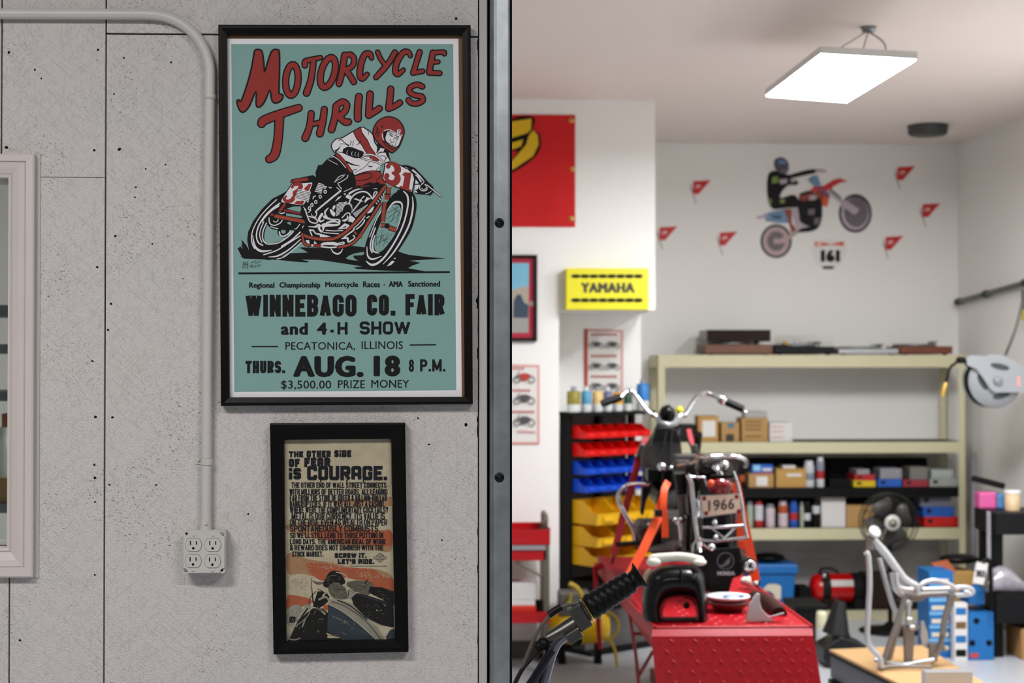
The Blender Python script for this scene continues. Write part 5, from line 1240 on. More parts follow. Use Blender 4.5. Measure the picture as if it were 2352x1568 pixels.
# ================================================================== beige shelving unit along the back wall
SF, SB = 10.02, 10.44
M_beige = mat('beige_enamel', '#c9c39f', 0.45, var=.03); M_deck = mat('dark_shelf_deck', '#1f1d1b', 0.7); M_blkmetal = mat('black_metal', '#0c0b0b', 0.5)
xl, xr_ = W(1510, 900, SF).x, W(2218, 900, SF).x
pw = W(1527, 900, SF).x - xl
t = thing('shelving_unit', 'tall beige steel shelving unit standing along the back wall', 'shelf', ((xl + xr_) / 2, (SF + SB) / 2, 0))
LV = {}
for nm, (ya, yb) in dict(top=(815, 843), second=(1015, 1040), third=(1120, 1142), fourth=(1213, 1239), bottom=(1402, 1426)).items():
    LV[nm] = W(1900, ya, SF).z; zb = W(1900, yb, SF).z; zt = LV[nm]
    m = M_blkmetal if nm == 'third' else M_beige
    mb = MB()
    mb.box(xl + pw, xr_ - pw, SF, SF + 0.02, zb, zt, m); mb.box(xl + pw, xr_ - pw, SB - .02, SB, zb, zt, m)
    mb.box(xl, xl + .02, SF + .04, SB - .04, zb, zt, m); mb.box(xr_ - .02, xr_, SF + .04, SB - .04, zb, zt, m)
    mb.build('shelf_beam', t)
    mb = MB(); mb.box(xl + .02, xr_ - .02, SF + .02, SB - .02, zt - .016, zt - 0.001, M_deck); mb.build('shelf_deck', t)
for x in (xl, xr_ - pw):
    for y in (SF - .004, SB - .04):
        mb = MB(); mb.box(x, x + pw, y, y + .004, 0, LV['top'], M_beige)
        xx = x if x == xl else x + pw - .004
        mb.box(xx, xx + .004, y, y + .044, 0, LV['top'], M_beige); mb.build('post', t)

def box_item(name, label, cat, px, lvl, d, depth, m, group=None, bevel=.003, extra=None, z0=None):
    """a box with its front face at depth d; px = (x0, y_top, x1)"""
    z0 = LV[lvl] if z0 is None else z0
    a = W(px[0], px[1], d); b = W(px[2], px[1], d)
    mb = MB(); mb.box(a.x, b.x, d, d + depth, z0, a.z, m)
    if extra: extra(mb, a.x, b.x, z0, a.z, d)
    return mb.solo(name, label, cat, group, bevel), a.x, b.x, z0, a.z
def can_item(name, label, px, ytop, lvl, d, cols, group=None, cap=True, z0=None, cat='can'):
    """spray can / bottle: bands of colour from the bottom up, px = (x0, x1)"""
    z0 = LV[lvl] if z0 is None else z0
    a = W(px[0], ytop, d); b = W(px[1], ytop, d); r = (b.x - a.x) / 2; c = Vector(((a.x + b.x) / 2, d + r, z0)); h = a.z - z0
    t = thing(name, label, cat, c, 0, group)
    mb = MB(); hb = h * (.80 if cap else 1)
    n = len(cols)
    for i, m in enumerate(cols):
        q0, q1 = hb * i / n, hb * (i + 1) / n
        mb.lathe([(r * .96, q0), (r, q0 + h * .012), (r, q1)], c, m, n=20, cap=(i == 0))
    mb.lathe([(r, hb), (r * .85, hb + h * .03), (r * .5, hb + h * .05), (0, hb + h * .05)], c, cols[-1], n=20, cap=False)
    mb.build('body', t)
    if cap:
        mb = MB(); mb.lathe([(r * .8, hb + h * .02), (r * .8, h * .97), (r * .6, h), (0, h)], c, cols[0] if len(cols) > 2 else mat('can_cap_grey', '#7c7f84', 0.4), n=18); mb.build('cap', t)
    return t
# ---- top shelf: four record players
M_walnut = mat('walnut_veneer', '#6a3f26', 0.45, var=.3, scale=14); M_lid = mat('smoked_lid', '#2c211d', 0.2, coat=.3); M_tt = mat('black_turntable', '#141414', 0.4)
def turntable(label, px0, px1, ytop, m_base, hbase, lid=None, lidtop=None, arm=True):
    d = SF + .03; a = W(px0, ytop, d); b = W(px1, ytop, d); z0 = LV['top']
    c = Vector(((a.x + b.x) / 2, d + .17, z0)); t = thing('turntable', label, 'record player', c, 0, 'record players on the top shelf')
    zb = z0 + hbase
    mb = MB(); mb.box(a.x, b.x, d, d + .34, z0 + .008, zb, m_base); mb.build('plinth', t, bevel=.004)
    for sx in (a.x + .04, b.x - .04):
        mb = MB(); mb.lathe([(.018, 0), (.018, .01), (0, .01)], (sx, d + .04, z0), M_blkmetal, n=12); mb.build('foot', t)
    mb = MB(); mb.lathe([(0, 0), (.14, 0), (.145, .008), (.14, .016), (0, .016)], (c.x - .03, d + .17, zb), M_metal, n=32); mb.build('platter', t)
    if arm:
        mb = MB(); mb.lathe([(.02, 0), (.02, .035), (0, .035)], (b.x - .06, d + .25, zb), M_metal, n=14); mb.tube([(b.x - .06, d + .25, zb + .032), (b.x - .07, d + .1, zb + .028), (c.x + .03, d + .07, zb + .024)], .004, M_metal, 8); mb.build('tonearm', t)
    if lid:
        h = a.z - zb if lidtop is None else lidtop; ee = .012
        mb = MB(); mb.box(a.x + ee, b.x - ee, d + .005, d + .33, zb + .02, zb + h, lid); mb.build('dust_cover', t, bevel=.004)
    return t
turntable('walnut record player with a tall smoked dust cover on the top shelf', 1620, 1775, 757, M_walnut, .068, M_lid)
tt = turntable('black record player with a gold knob and raised clear lid', 1778, 1918, 775, M_tt, .055)
mb = MB(); p = W(1803, 785, SF + .08); mb.ball((p.x, SF + .08, LV['top'] + .075), .016, mat('gold_knob', '#d9a93c', .25, .9), n=12); mb.build('counterweight', tt)
mb = MB(); p = W(1830, 785, SF + .1); mb.ball((p.x, SF + .1, LV['top'] + .08), .017, MATS['bright_steel'], n=12); mb.build('knob', tt)
mb = MB(); a = W(1780, 770, SF + .36); b = W(1916, 770, SF + .36); mb.box(a.x, b.x, SF + .355, SF + .36, LV['top'] + .06, a.z, glass('clear_lid', '#f4f4f2')); mb.build('dust_cover', tt)
turntable('thin silver record player between the black and the brown ones', 1926, 2064, 798, mat('silver_deck', '#aeb0b1', .35, .4), .04)
turntable('low brown wooden record player at the right end of the top shelf', 2068, 2188, 788, mat('cherry_veneer', '#6b3317', .45, var=.25, scale=14), .058)

# ---- second shelf: cartons
M_kraft2 = mat('carton_kraft', '#b08a55', 0.8, var=.06); M_kraft3 = mat('carton_tan', '#b98f4e', 0.8, var=.06); M_lab = mat('white_label', '#dcd9d2', .6, var=.02); M_print = mat('carton_print', '#6d5233', .8); M_wbox = mat('white_carton', '#d6d2cf', .7, var=.02); M_tape = mat('grey_plastic_bag', '#a7a4a0', .35)
def label_(fr, m):
    def f(mb, x0, x1, z0, z1, d):
        a, b, c, e = fr; w, h = x1 - x0, z1 - z0
        mb.box(x0 + a * w, x0 + c * w, d - .0015, d - .0005, z0 + b * h, z0 + e * h, m)
    return f
def lines_(m, rows, w0=.1, w1=.9):
    def f(mb, x0, x1, z0, z1, d):
        w, h = x1 - x0, z1 - z0
        for q in rows: mb.box(x0 + w0 * w, x0 + w1 * w, d - .0015, d - .0005, z0 + q * h, z0 + (q + .06) * h, m)
    return f
def both(*fs):
    def f(*a):
        for q in fs: q(*a)
    return f
d2 = SF + .06
box_item('carton', 'tan carton with a large white label, leftmost on the second shelf', 'box', (1604, 955, 1650), 'second', d2, .16, M_kraft3, 'cartons on the second shelf', extra=label_((.2, .2, .85, .82), M_lab))
box_item('carton', 'small carton with a blue patch on the second shelf', 'box', (1657, 970, 1698), 'second', d2, .14, M_kraft2, 'cartons on the second shelf', extra=both(label_((.35, .72, .7, .95), mat('blue_patch', '#3d7391', .6)), label_((.25, .02, .7, .4), mat('dark_patch', '#3a322c', .7))))
box_item('carton', 'wide printed carton under a clear plastic tub on the second shelf', 'box', (1704, 960, 1764), 'second', d2, .2, M_kraft2, 'cartons on the second shelf', extra=lines_(M_print, (.82, .66, .5, .2), .12, .75))
zt = W(1704, 960, d2).z
box_item('plastic_tub', 'clear plastic tub on top of the wide printed carton', 'tub', (1712, 944, 1762), 'second', d2 + .02, .15, M_tape, z0=zt + .0005)
box_item('carton', 'white carton with pink print, right end of the second shelf cartons', 'box', (1768, 970, 1820), 'second', d2, .2, M_wbox, 'cartons on the second shelf', extra=lines_(MATS['calendar_faded_red'], (.75, .5, .2), .1, .6))
box_item('shade_block', 'dark case behind the chrome handlebar on the second shelf', 'case', (1560, 975, 1600), 'second', d2 + .05, .2, mat('dark_case', '#2a2521', .6))

# ---- third shelf
d3 = SF + .05
box_item('carton', 'open carton with a white label under the blue packet on the third shelf', 'box', (1720, 1088, 1777), 'third', d3, .22, M_kraft2, 'cartons on the third shelf', extra=label_((.3, .1, .75, .8), M_lab))
zt = W(1720, 1088, d3).z
o, *_ = box_item('wipes_packet', 'blue, white and red packet lying on the labelled carton', 'packet', (1728, 1067, 1775), 'third', d3 + .03, .16, mat('packet_blue', '#1f5fc2', .4), z0=zt + .0005, bevel=.01, extra=both(label_((.05, .3, .4, .95), mat('packet_sky', '#8fc9ea', .4)), label_((.5, .3, .95, .6), M_lab), label_((.1, .02, 1, .14), MATS['calendar_red'])))
box_item('carton', 'wide carton with papers on it, right of the blue packet', 'box', (1783, 1077, 1851), 'third', d3, .24, M_kraft3, 'cartons on the third shelf', extra=label_((.35, .6, .85, .75), M_lab))
zt = W(1783, 1077, d3).z
box_item('paper_pad', 'white pad of paper on the wide carton', 'paper', (1798, 1069, 1828), 'third', d3 + .04, .12, M_lab, z0=zt + .0005)
M_cw = mat('can_white', '#cfcfd2', .35); M_cg = mat('can_grey', '#8a8f9b', .35); M_cr = mat('can_red', '#b12a2e', .35); M_cp = mat('can_pinkish', '#d3c1c8', .35); M_cb = mat('can_blue', '#2358b0', .35); M_ck = mat('can_black', '#191718', .35); M_cgr = mat('can_greenish', '#a9b29a', .35); M_co = mat('can_orange', '#b0522a', .4)
can_item('spray_can', 'white and grey spray can, tallest pair on the third shelf, left one', (1849, 1873), 1058, 'third', d3, [M_cw, M_cg, M_cw], 'spray cans on the third shelf')
can_item('spray_can', 'slim white and red spray can, rightmost and tallest on the third shelf', (1877, 1895), 1048, 'third', d3, [M_cw, M_cr, M_cg], 'spray cans on the third shelf')
can_item('spray_can', 'dark orange and black can behind the chrome luggage rack', (1697, 1713), 1066, 'third', d3, [M_ck, M_co, M_ck], 'spray cans on the third shelf')
box_item('tray', 'low black tray beside the slim spray can', 'tray', (1906, 1100, 1955), 'third', d3, .2, M_blkmetal)
zz = LV['third']
def case_stack(items, lvl, d):
    z = LV[lvl]
    for (label, x0, x1, y0, y1, m, nm, gr) in items:
        a, b = W(x0, y0, d), W(x1, y0, d); h = a.z - W(x0, y1, d).z
        mb = MB(); mb.box(a.x, b.x, d, d + .2, z + .0005, z + h, m); mb.box(a.x + .02, a.x + .05, d - .004, d, z + h * .4, z + h * .8, MATS['dark_case']) if nm == 'shade_block' else None
        mb.solo(nm, label, 'case' if nm == 'shade_block' else 'box', gr, .005); z += h + .0005
G3 = 'plastic tool cases on the third shelf'; G4 = 'plastic tool cases on the lowest stocked shelf'
M_cy = mat('case_yellow', '#d2b516', .45); M_crd = mat('case_red', '#b3161a', .45); M_cgy = mat('case_grey', '#8d8b90', .5); M_cbl = mat('case_blue', '#1f5cb8', .45); M_cmr = mat('case_maroon', '#9c2c3b', .45); M_cpl = mat('case_pale', '#a3a69c', .5); M_crr = mat('case_bright_red', '#d01d12', .45); M_cst = mat('case_slate', '#6f7080', .5)
case_stack([('yellow case, bottom of the red and yellow stack', 1961, 2011, 1105, 1120, M_cy, 'shade_block', G3), ('red case on the yellow one', 1963, 2009, 1092, 1105, M_crd, 'shade_block', G3), ('grey box topping the red and yellow stack', 1968, 1998, 1080, 1092, M_cgy, 'storage_box', None)], 'third', d3)
case_stack([('blue case under a grey lid on the third shelf', 2016, 2071, 1100, 1118, M_cbl, 'shade_block', G3), ('grey box on the blue case of the third shelf', 2022, 2072, 1076, 1100, M_cgy, 'storage_box', None)], 'third', d3)
case_stack([('maroon case on the third shelf under a loose grey box', 2075, 2132, 1101, 1117, M_cmr, 'shade_block', G3), ('dull grey box on the maroon case', 2090, 2132, 1072, 1101, mat('dull_grey_box', '#77756d', .6), 'storage_box', None)], 'third', d3)
case_stack([('pale grey case at the right end of the third shelf', 2136, 2200, 1098, 1117, M_cpl, 'shade_block', G3), ('pale tub on the pale grey case', 2140, 2190, 1078, 1098, mat('pale_tub', '#aab0aa', .5), 'storage_box', None)], 'third', d3)
# ---- fourth shelf
d4 = SF + .05
G = 'spray cans on the fourth shelf'
for (label, x0, x1, y, cols) in (('pale green can just right of the licence plate', 1716, 1731, 1150, [M_cgr, M_cgr]), ('white can with a red base', 1734, 1755, 1150, [M_cr, M_cw, M_cw]), ('pinkish white can left of the two-can pair', 1760, 1782, 1158, [M_cp, M_cp]),
        ('pinkish white can with an orange top', 1789, 1812, 1150, [M_cp, M_cp, M_co]), ('blue can with a red stripe', 1815, 1835, 1148, [M_cb, M_cr, M_cb]), ('slim greyish green can behind the blue one', 1838, 1847, 1152, [M_cgr, M_cgr]), ('black and white can', 1847, 1864, 1150, [M_ck, M_cw, M_ck]), ('black can with a white top beside the white box', 1867, 1885, 1152, [M_ck, M_ck, M_cw])):
    can_item('spray_can', label + ' on the fourth shelf', (x0, x1), y, 'fourth', d4, cols, G)
box_item('carton', 'tall plain white carton on the fourth shelf', 'box', (1887, 1138, 1942), 'fourth', d4, .2, M_wbox)
box_item('carton', 'printed kraft carton behind the fan on the fourth shelf', 'box', (1944, 1160, 2036), 'fourth', d4, .25, M_kraft2, extra=lines_(M_print, (.7, .3, .15), .4, .65))
case_stack([('bright red case, bottom of the stack right of the fan', 2124, 2201, 1185, 1208, M_crr, 'shade_block', G4), ('blue case in the middle of the stack right of the fan', 2121, 2191, 1161, 1184, M_cbl, 'shade_block', G4), ('slate grey case on top of the stack right of the fan', 2115, 2184, 1134, 1160, M_cst, 'shade_block', G4)], 'fourth', d4)

M_back = mat('shelf_shade_black', '#161415', .7)  # dark blocks added to deepen the shade at the back of two shelves
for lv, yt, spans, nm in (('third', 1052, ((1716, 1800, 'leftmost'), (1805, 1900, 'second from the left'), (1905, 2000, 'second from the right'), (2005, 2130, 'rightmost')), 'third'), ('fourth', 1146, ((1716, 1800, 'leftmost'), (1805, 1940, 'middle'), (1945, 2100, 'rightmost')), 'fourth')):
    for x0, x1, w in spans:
        box_item('shade_block', f'added shade block at back of the {nm} shelf, {w} of its row', 'case', (x0, yt, x1), lv, SF + .30, .09, M_back, f'shade blocks added at the back of the {nm} shelf')
# ================================================================== pedestal fan in front of the shelf
FYd = 9.45
c = W(2043, 1198, FYd)
t = thing('pedestal_fan', 'round black wire pedestal fan with a pale hub in front of the shelves', 'fan', (c.x + .04, FYd + .05, 0))
Rf = 66 / PPM(FYd)
M_fan = mat('fan_wire', '#2b2b2a', .4, .5)
for nm, yy in (('front_guard', FYd - .05), ('rear_guard', FYd + .08)):
    mb = MB()
    for q in (1.0, .8, .6, .42): mb.tube([Vector((c.x + Rf * q * math.cos(h), yy + (.03 if q == 1 else 0) * (1 if yy < FYd else -1), c.z + Rf * q * math.sin(h))) for h in [2 * math.pi * k / 40 for k in range(40)]], .0016 if q < 1 else .004, M_fan, 6, closed=True)
    for k in range(72):
        h = 2 * math.pi * k / 72
        mb.tube([Vector((c.x + Rf * q * math.cos(h + .25 * q), yy + (.03 if q == 1 else 0) * (1 if yy < FYd else -1), c.z + Rf * q * math.sin(h + .25 * q))) for q in (.28, .6, .9, 1.0)], .0011, M_fan, 4, caps=False)
    mb.build(nm, t)
mb = MB(); mb.lathe([(0, 0), (.022, 0), (.044, .006), (.050, .014), (.046, .022), (0, .024)], (c.x, FYd - .05, c.z), mat('hub_white', '#bdbcb4', .4), (0, -1, 0), 28); mb.lathe([(0, 0), (.026, 0), (0, .003)], (c.x, FYd - .075, c.z), mat('hub_badge', '#8f927c', .4), (0, -1, 0), 20); mb.build('hub', t)
for k in range(4):
    a0 = 2 * math.pi * k / 4 + .4; mb = MB(); ring = []
    R1, R2 = [], []
    for i in range(7):
        q = .25 + .62 * i / 6; w0 = .42 + .28 * math.sin(math.pi * i / 6)
        R1.append(Vector((c.x + Rf * q * math.cos(a0 - w0), FYd + .035, c.z + Rf * q * math.sin(a0 - w0)))); R2.append(Vector((c.x + Rf * q * math.cos(a0 + w0), FYd - .005, c.z + Rf * q * math.sin(a0 + w0))))
    mb.add(R1 + R2, [(i, i + 1, 7 + i + 1, 7 + i) for i in range(6)], mat('fan_blade', '#5b5751', .35), True); o = mb.build('blade', t)
    sm = o.modifiers.new('thick', 'SOLIDIFY'); sm.thickness = .003
mb = MB(); mb.cyl((c.x, FYd + .03, c.z), (c.x, FYd + .2, c.z), .05, M_blkmetal, 20); mb.build('motor', t)
mb = MB(); mb.tube([(c.x + .04, FYd + .13, c.z), (c.x + .04, FYd + .13, .03)], .014, M_blkmetal, 10); mb.build('pole', t)
mb = MB(); mb.lathe([(0, 0), (.19, 0), (.19, .012), (.06, .03), (.02, .06), (0, .06)], (c.x + .04, FYd + .13, 0), M_blkmetal, n=28); mb.build('base', t)

# ================================================================== bin rack in the alcove
RZ = math.radians(38)
ro = W(1332, 1000, 8.92); ro.z = 0
t = thing('bin_rack', 'black steel rack of red, blue and yellow bins standing in the alcove', 'rack', (ro.x, ro.y, 0), RZ)
def loc(x, y, z): return WM[t.name] @ Vector((x, y, z))
Ztop = W(1300, 947, 8.92).z; Zbase = W(1300, 1345, 8.92).z
RWd = .575; RD = .18
M_rk = mat('rack_black', '#0e0d0d', .5); M_rkp = mat('rack_panel', '#3f3532', .6)
def lbox(mb, x0, x1, y0, y1, z0, z1, m): mb.box(x0, x1, y0, y1, z0, z1, m)
mb = MB(); lbox(mb, -.01, RWd + .02, -.02, RD, Ztop - .02, Ztop, M_rk); mb.build('top_shelf', t, local=True)
mb = MB(); lbox(mb, 0.04, RWd - .04, RD - .012, RD, Zbase, Ztop - .02, M_rkp); mb.build('back_panel', t, local=True)
for x in (0, RWd / 2 - .012, RWd - .03):
    mb = MB(); lbox(mb, x, x + .03, RD - .05, RD - .012, 0, Ztop - .02, M_rk) if x else lbox(mb, x - .005, x + .03, RD - .085, RD - .012, 0, Ztop - .02, M_rk); mb.build('upright', t, local=True)
rows = [('red', 978, 1007), ('red', 1019, 1048), ('blue', 1061, 1090), ('blue', 1102, 1131), ('yellow', 1150, 1203), ('yellow', 1210, 1253), ('yellow', 1256, 1298)]
M_bin = {'red': mat('bin_red', '#e00a05', .4, var=.03), 'blue': mat('bin_blue', '#0548c8', .4, var=.03), 'yellow': mat('bin_yellow', '#dfa908', .4, var=.03)}
def make_bin(m, w, dp, h, name):
    mb = MB(); th = .003; lip = h * .5
    side = [(0, 0), (0, h), (-dp * .45, h), (-dp * .75, lip * 1.15), (-dp, lip), (-dp * .93, 0)]
    for x in (0, w - th): mb.prism([Vector((x, y, z)) for y, z in side], (th, 0, 0), m)
    mb.box(0, w, -dp * .93, 0, 0, th, m); mb.box(0, w, -th, 0, 0, h, m)
    mb.prism([Vector((0, -dp * .93, 0)), Vector((0, -dp, lip)), Vector((0, -dp + th, lip)), Vector((0, -dp * .93 + th, 0))], (w, 0, 0), m)
    mb.box(w * .25, w * .75, -dp - .001, -dp + .001, lip * .3, lip * .75, m)
    return mb.build(name, None, .002, local=True)
ordn = ['first', 'second', 'third', 'fourth', 'fifth', 'sixth']
protos = {}
cnt = {'red': 0, 'blue': 0, 'yellow': 0}
for (cname, ya, yb) in rows:
    cnt[cname] += 1
    rn = ({1: 'upper', 2: 'lower'} if cname != 'yellow' else {1: 'top', 2: 'middle', 3: 'bottom'})[cnt[cname]]
    za, zb = W(1335, ya, 8.96).z, W(1335, yb, 8.96).z
    small = cname != 'yellow'; nb = 6 if small else 3; w = .088 if small else .178; dp = .14 if small else .24; h = za - zb
    for i in range(nb):
        key = (cname, round(h, 3))
        if key not in protos:
            o = make_bin(M_bin[cname], w - .002, dp, h, 'storage_bin'); protos[key] = o
        else:
            o = protos[key].copy(); COL.objects.link(o)
        p = loc(.035 + i * w, RD - .055, zb); o.location = p; o.rotation_euler = (0, 0, RZ)
        lab = f'{cname} storage bin, {ordn[i]} from the left in the {rn} {cname} row of the rack'
        set_tags(o, lab, 'bin', f'{rn} {cname} row of storage bins')
mb = MB(); lbox(mb, -.012, .30, -.14, RD, max(.02, Zbase - .13), Zbase + .02, M_rk); lbox(mb, -.012, RWd, -.1, RD, 0, .02, M_rk); lbox(mb, .02, RWd, -.02, RD - .02, .02, max(.03, Zbase - .13), mat('grey_machine', '#5c5b58', .5)); mb.build('base_box', t, local=True)
# bottles along the top of the rack
M_bw = mat('bottle_white', '#d3d6d5', .3)
G = 'bottles along the top of the bin rack'
for i, (x0, x1, yt, top, lab) in enumerate(((1302, 1333, 897, '#8a7f2a', 'olive green label, leftmost'), (1335, 1358, 897, '#4f93b8', 'pale blue and green label'), (1360, 1384, 897, '#d9b675', 'tan label'), (1386, 1406, 897, '#6d6a88', 'purple grey label'), (1408, 1430, 900, '#d99a1d', 'orange label'), (1432, 1452, 898, '#194634', 'dark green label'), (1462, 1491, 880, '#2a78bd', 'blue label, tallest and rightmost'))):
    f_ = i / 6; d = ro.y + .07 + .30 * f_
    a, b = W(x0, yt, d), W(x1, yt, d); r = (b.x - a.x) / 2; c = Vector(((a.x + b.x) / 2, d, Ztop)); h = a.z - Ztop
    tb = thing('oil_bottle', f'white bottle with {lab} on the bin rack', 'bottle', c, 0, G)
    mb = MB(); hh = h
    mb.lathe([(r * .95, 0), (r, .004), (r, hh * .36)], c, M_bw, n=20)
    mb.lathe([(r, hh * .36), (r * 1.005, hh * .37), (r * 1.005, hh * .92), (r * .9, hh * .97), (r * .5, hh)], c, mat('bottle_label_' + top[1:], top, .45, var=.15, scale=40), n=20); mb.build('body', tb)
    mb = MB(); mb.lathe([(r * .42, hh), (r * .42, hh + .025), (0, hh + .025)], c, M_bw if i % 2 else M_cg, n=14); mb.build('cap', tb)
# ================================================================== red lift table and the motorcycle strapped on it
M_lred = mat('lift_table_red', '#a00013', 0.42, var=.08, spec=.25)
TF = 6.05
tz = W(1686, 1441, TF).z
xL, xR = W(1505, 1441, TF).x, W(1868, 1441, TF).x
TB = 8.30
t = thing('lift_table', 'red diamond-plate motorcycle lift table with a hanging front ramp', 'lift table', ((xL + xR) / 2, (TF + TB) / 2, 0))
def plate_studs(mb, origin, u, v, n, nu, nv, su, sv, m, l=.016):
    for j in range(nv):
        for i in range(nu):
            c = origin + u * (su * (i + .5 * (j % 2))) + v * (sv * j); a = 1 if (i + j) % 2 else -1
            d = (u * .7 + v * .7 * a).normalized(); e = n.cross(d).normalized()
            p = [c + d * l, c + e * l * .34, c - d * l, c - e * l * .34]; q = [c + d * l * .55 + n * .003, c + e * l * .1 + n * .003, c - d * l * .55 + n * .003, c - e * l * .1 + n * .003]
            mb.add(p + q, [(4, 5, 6, 7), (0, 1, 5, 4), (1, 2, 6, 5), (2, 3, 7, 6), (3, 0, 4, 7)], m)
mb = MB(); mb.box(xL, xR, TF + .02, TB, tz - .035, tz, M_lred)
plate_studs(mb, Vector((xL + .03, TF + .05, tz)), Vector((1, 0, 0)), Vector((0, 1, 0)), Vector((0, 0, 1)), 11, 44, .05, .05, M_lred); mb.build('deck', t, bevel=.004)
for x0, x1 in ((xL - .004, xL + .008), (xR - .008, xR + .004)):
    mb = MB(); mb.box(x0, x1, TF + .02, TB, tz - .09, tz + .006, M_lred); mb.build('side_rail', t, bevel=.003)
# sloping ramp hanging at the front
r0, r1 = W(1497, 1461, TF - .01), W(1868, 1459, TF - .01); b0, b1 = W(1514, 1600, TF - .12), W(1897, 1600, TF - .12)
b0.z = b1.z = W(1500, 1640, TF - .12).z
dn = (b0 - r0).normalized(); nrm = Vector((0, -1, -.12)).normalized()
mb = MB(); tl, tr_ = Vector((xL - .006, TF + .03, tz + .002)), Vector((xR + .002, TF + .03, tz + .002))
mb.loft([[tl, tl + Vector((0, 0, -.012)), tr_ + Vector((0, 0, -.012)), tr_], [r0, r0 + Vector((0, .012, -.002)), r1 + Vector((0, .012, -.002)), r1], [b0, b0 + Vector((0, .012, 0)), b1 + Vector((0, .012, 0)), b1]], M_lred, smooth=False)
u = (r1 - r0).normalized(); n_ = dn.cross(u).normalized(); n_ = n_ if n_.y < 0 else -n_
plate_studs(mb, r0 + dn * .02 + u * .03, u, dn, n_, 13, 9, .046, .04, M_lred, .017); mb.build('ramp', t)
mb = MB()
zl = .06
for y in (TF + .35, TB - .35):
    pass
def legbar(p, q, w=.05, th=.03): m_ = MB(); m_.bar(p, q, w, th, mat('lift_dark_red', '#7d0d10', .4)); return m_.build('scissor_leg', t)
for x in (xL + .3, xR - .22):
    legbar((x, TF + .8, tz - .05), (x, TB - .25, zl)); legbar((x + .035, TB - .25, tz - .05), (x + .035, TF + .8, zl))
mb = MB(); mb.box(xL + .26, xR - .2, TF + .9, TB - .1, 0, zl, mat('lift_dark_red', '#7d0d10', .4)); mb.build('base_frame', t, bevel=.004)
# folded-down side wing with its support strut on the left
mb = MB(); p = [W(1440, 1376, 6.75), W(1505, 1442, TF + .02), W(1497, 1470, TF + .02), W(1432, 1396, 6.75)]
mb.prism(p, (.01, 0, 0), M_lred); mb.build('side_wing', t)
for (x0, y0, x1, y1, d) in ((1443, 1390, 1460, 1500, 6.8), (1460, 1500, 1470, 1600, 6.8), (1452, 1455, 1495, 1456, 6.8), (1465, 1555, 1500, 1495, 6.8)):
    mb = MB(); mb.tube([W(x0, y0, d), W(x1, y1, d)], .008, MATS['lift_dark_red'], 8); mb.build('wing_strut', t)
mb = MB(); a = W(1366, 1300, 8.1); b = W(1480, 1300, 8.1); mb.tube([a, b], .018, M_lred, 10); mb.tube([a, W(1378, 1490, 8.1)], .012, M_lred, 8); mb.prism([W(1385, 1304, 8.0), W(1470, 1304, 8.0), W(1470, 1345, 7.6), W(1420, 1350, 7.6)], (0, .01, 0), mat('orange_red_panel', '#c9401b', .4)); mb.build('wheel_stop', t)

# ---- motorcycle ---------------------------------------------------------------
M_chr = mat('chrome', '#d3d5d8', 0.12, 1.0, var=.08); M_black = mat('gloss_black', '#070708', 0.28, coat=.4, var=.1); M_engine = mat('engine_grey', '#5a5654', .38, .7, var=.35, scale=30); M_tyre = mat('tyre_rubber', '#111111', .7)
t = thing('motorcycle', 'vintage black motorcycle seen from behind, chrome rack and 1966 plate, on the red lift', 'motorcycle', W(1655, 1393, 6.9) * 1.0)
t.location.z = tz; WM[t.name] = Matrix.Translation(t.location)
bx = W(1628, 1300, 6.9).x                                  # wheel line
ra = Vector((bx, 6.98, tz + .289)); fa = Vector((W(1545, 950, 7.9).x + .05, 8.17, tz + .289))
for nm, c in (('rear_wheel', ra), ('front_wheel', fa)):
    mb = MB(); mb.tube([c + Vector((0, .24 * math.cos(h), .24 * math.sin(h))) for h in [2 * math.pi * k / 36 for k in range(36)]], .042, M_tyre, 12, closed=True)
    mb.tube([c + Vector((0, .205 * math.cos(h), .205 * math.sin(h))) for h in [2 * math.pi * k / 36 for k in range(36)]], .014, M_chr, 8, closed=True)
    mb.cyl(c - Vector((.07, 0, 0)), c + Vector((.07, 0, 0)), .05, M_engine)
    for k in range(18):
        h = 2 * math.pi * k / 18; mb.tube([c + Vector((.03 * (-1) ** k, .045 * math.cos(h), .045 * math.sin(h))), c + Vector((0, .2 * math.cos(h + .3), .2 * math.sin(h + .3)))], .0016, M_chr, 4, caps=False)
    mb.build(nm, t)
# rear mudguard with flap
mb = MB(); rings = []
for k in range(13):
    h = math.radians(-18 + 150 * k / 12); ring = []
    for j in range(7):
        q = math.pi * j / 6; R = .30 + .022 * math.sin(q)
        ring.append(ra + Vector((-.068 * math.cos(q), -R * math.cos(h), R * math.sin(h))))
    rings.append(ring)
mb.loft(rings, M_black, caps=False); o = mb.build('rear_mudguard', t); sm = o.modifiers.new('thick', 'SOLIDIFY'); sm.thickness = .004
fd = 6.62
mb = MB(); P = [(1612, 1262), (1700, 1256), (1708, 1310), (1700, 1322), (1684, 1328), (1668, 1380), (1640, 1382), (1618, 1330), (1608, 1300)]
mb.prism([W(x, y, fd) for x, y in P], (0, .012, 0), mat('mudflap_rubber', '#0f0e0f', .5)); mb.build('mudflap', t, bevel=.004)
A = Art(plane_y(fd - .002), .0004); A.frame(1400, 1080, 4.1275); M_mk = mat('flap_mark', '#5d5b5e', .5)
A.stroke([(1100 + 78 * math.cos(h), 858 + 78 * math.sin(h)) for h in [2 * math.pi * k / 28 for k in range(28)]], 9, M_mk, 0, True)
A.fill([(1040, 900), (1080, 890), (1110, 850), (1155, 815), (1140, 850), (1150, 865), (1130, 880), (1135, 895), (1105, 900), (1080, 915), (1050, 915)], M_mk)
A.text('HONDA', 1022, 955, 1190, 995, mat('flap_text', '#a9a5a6', .5), 4); A.mb.build('flap_emblem', t)
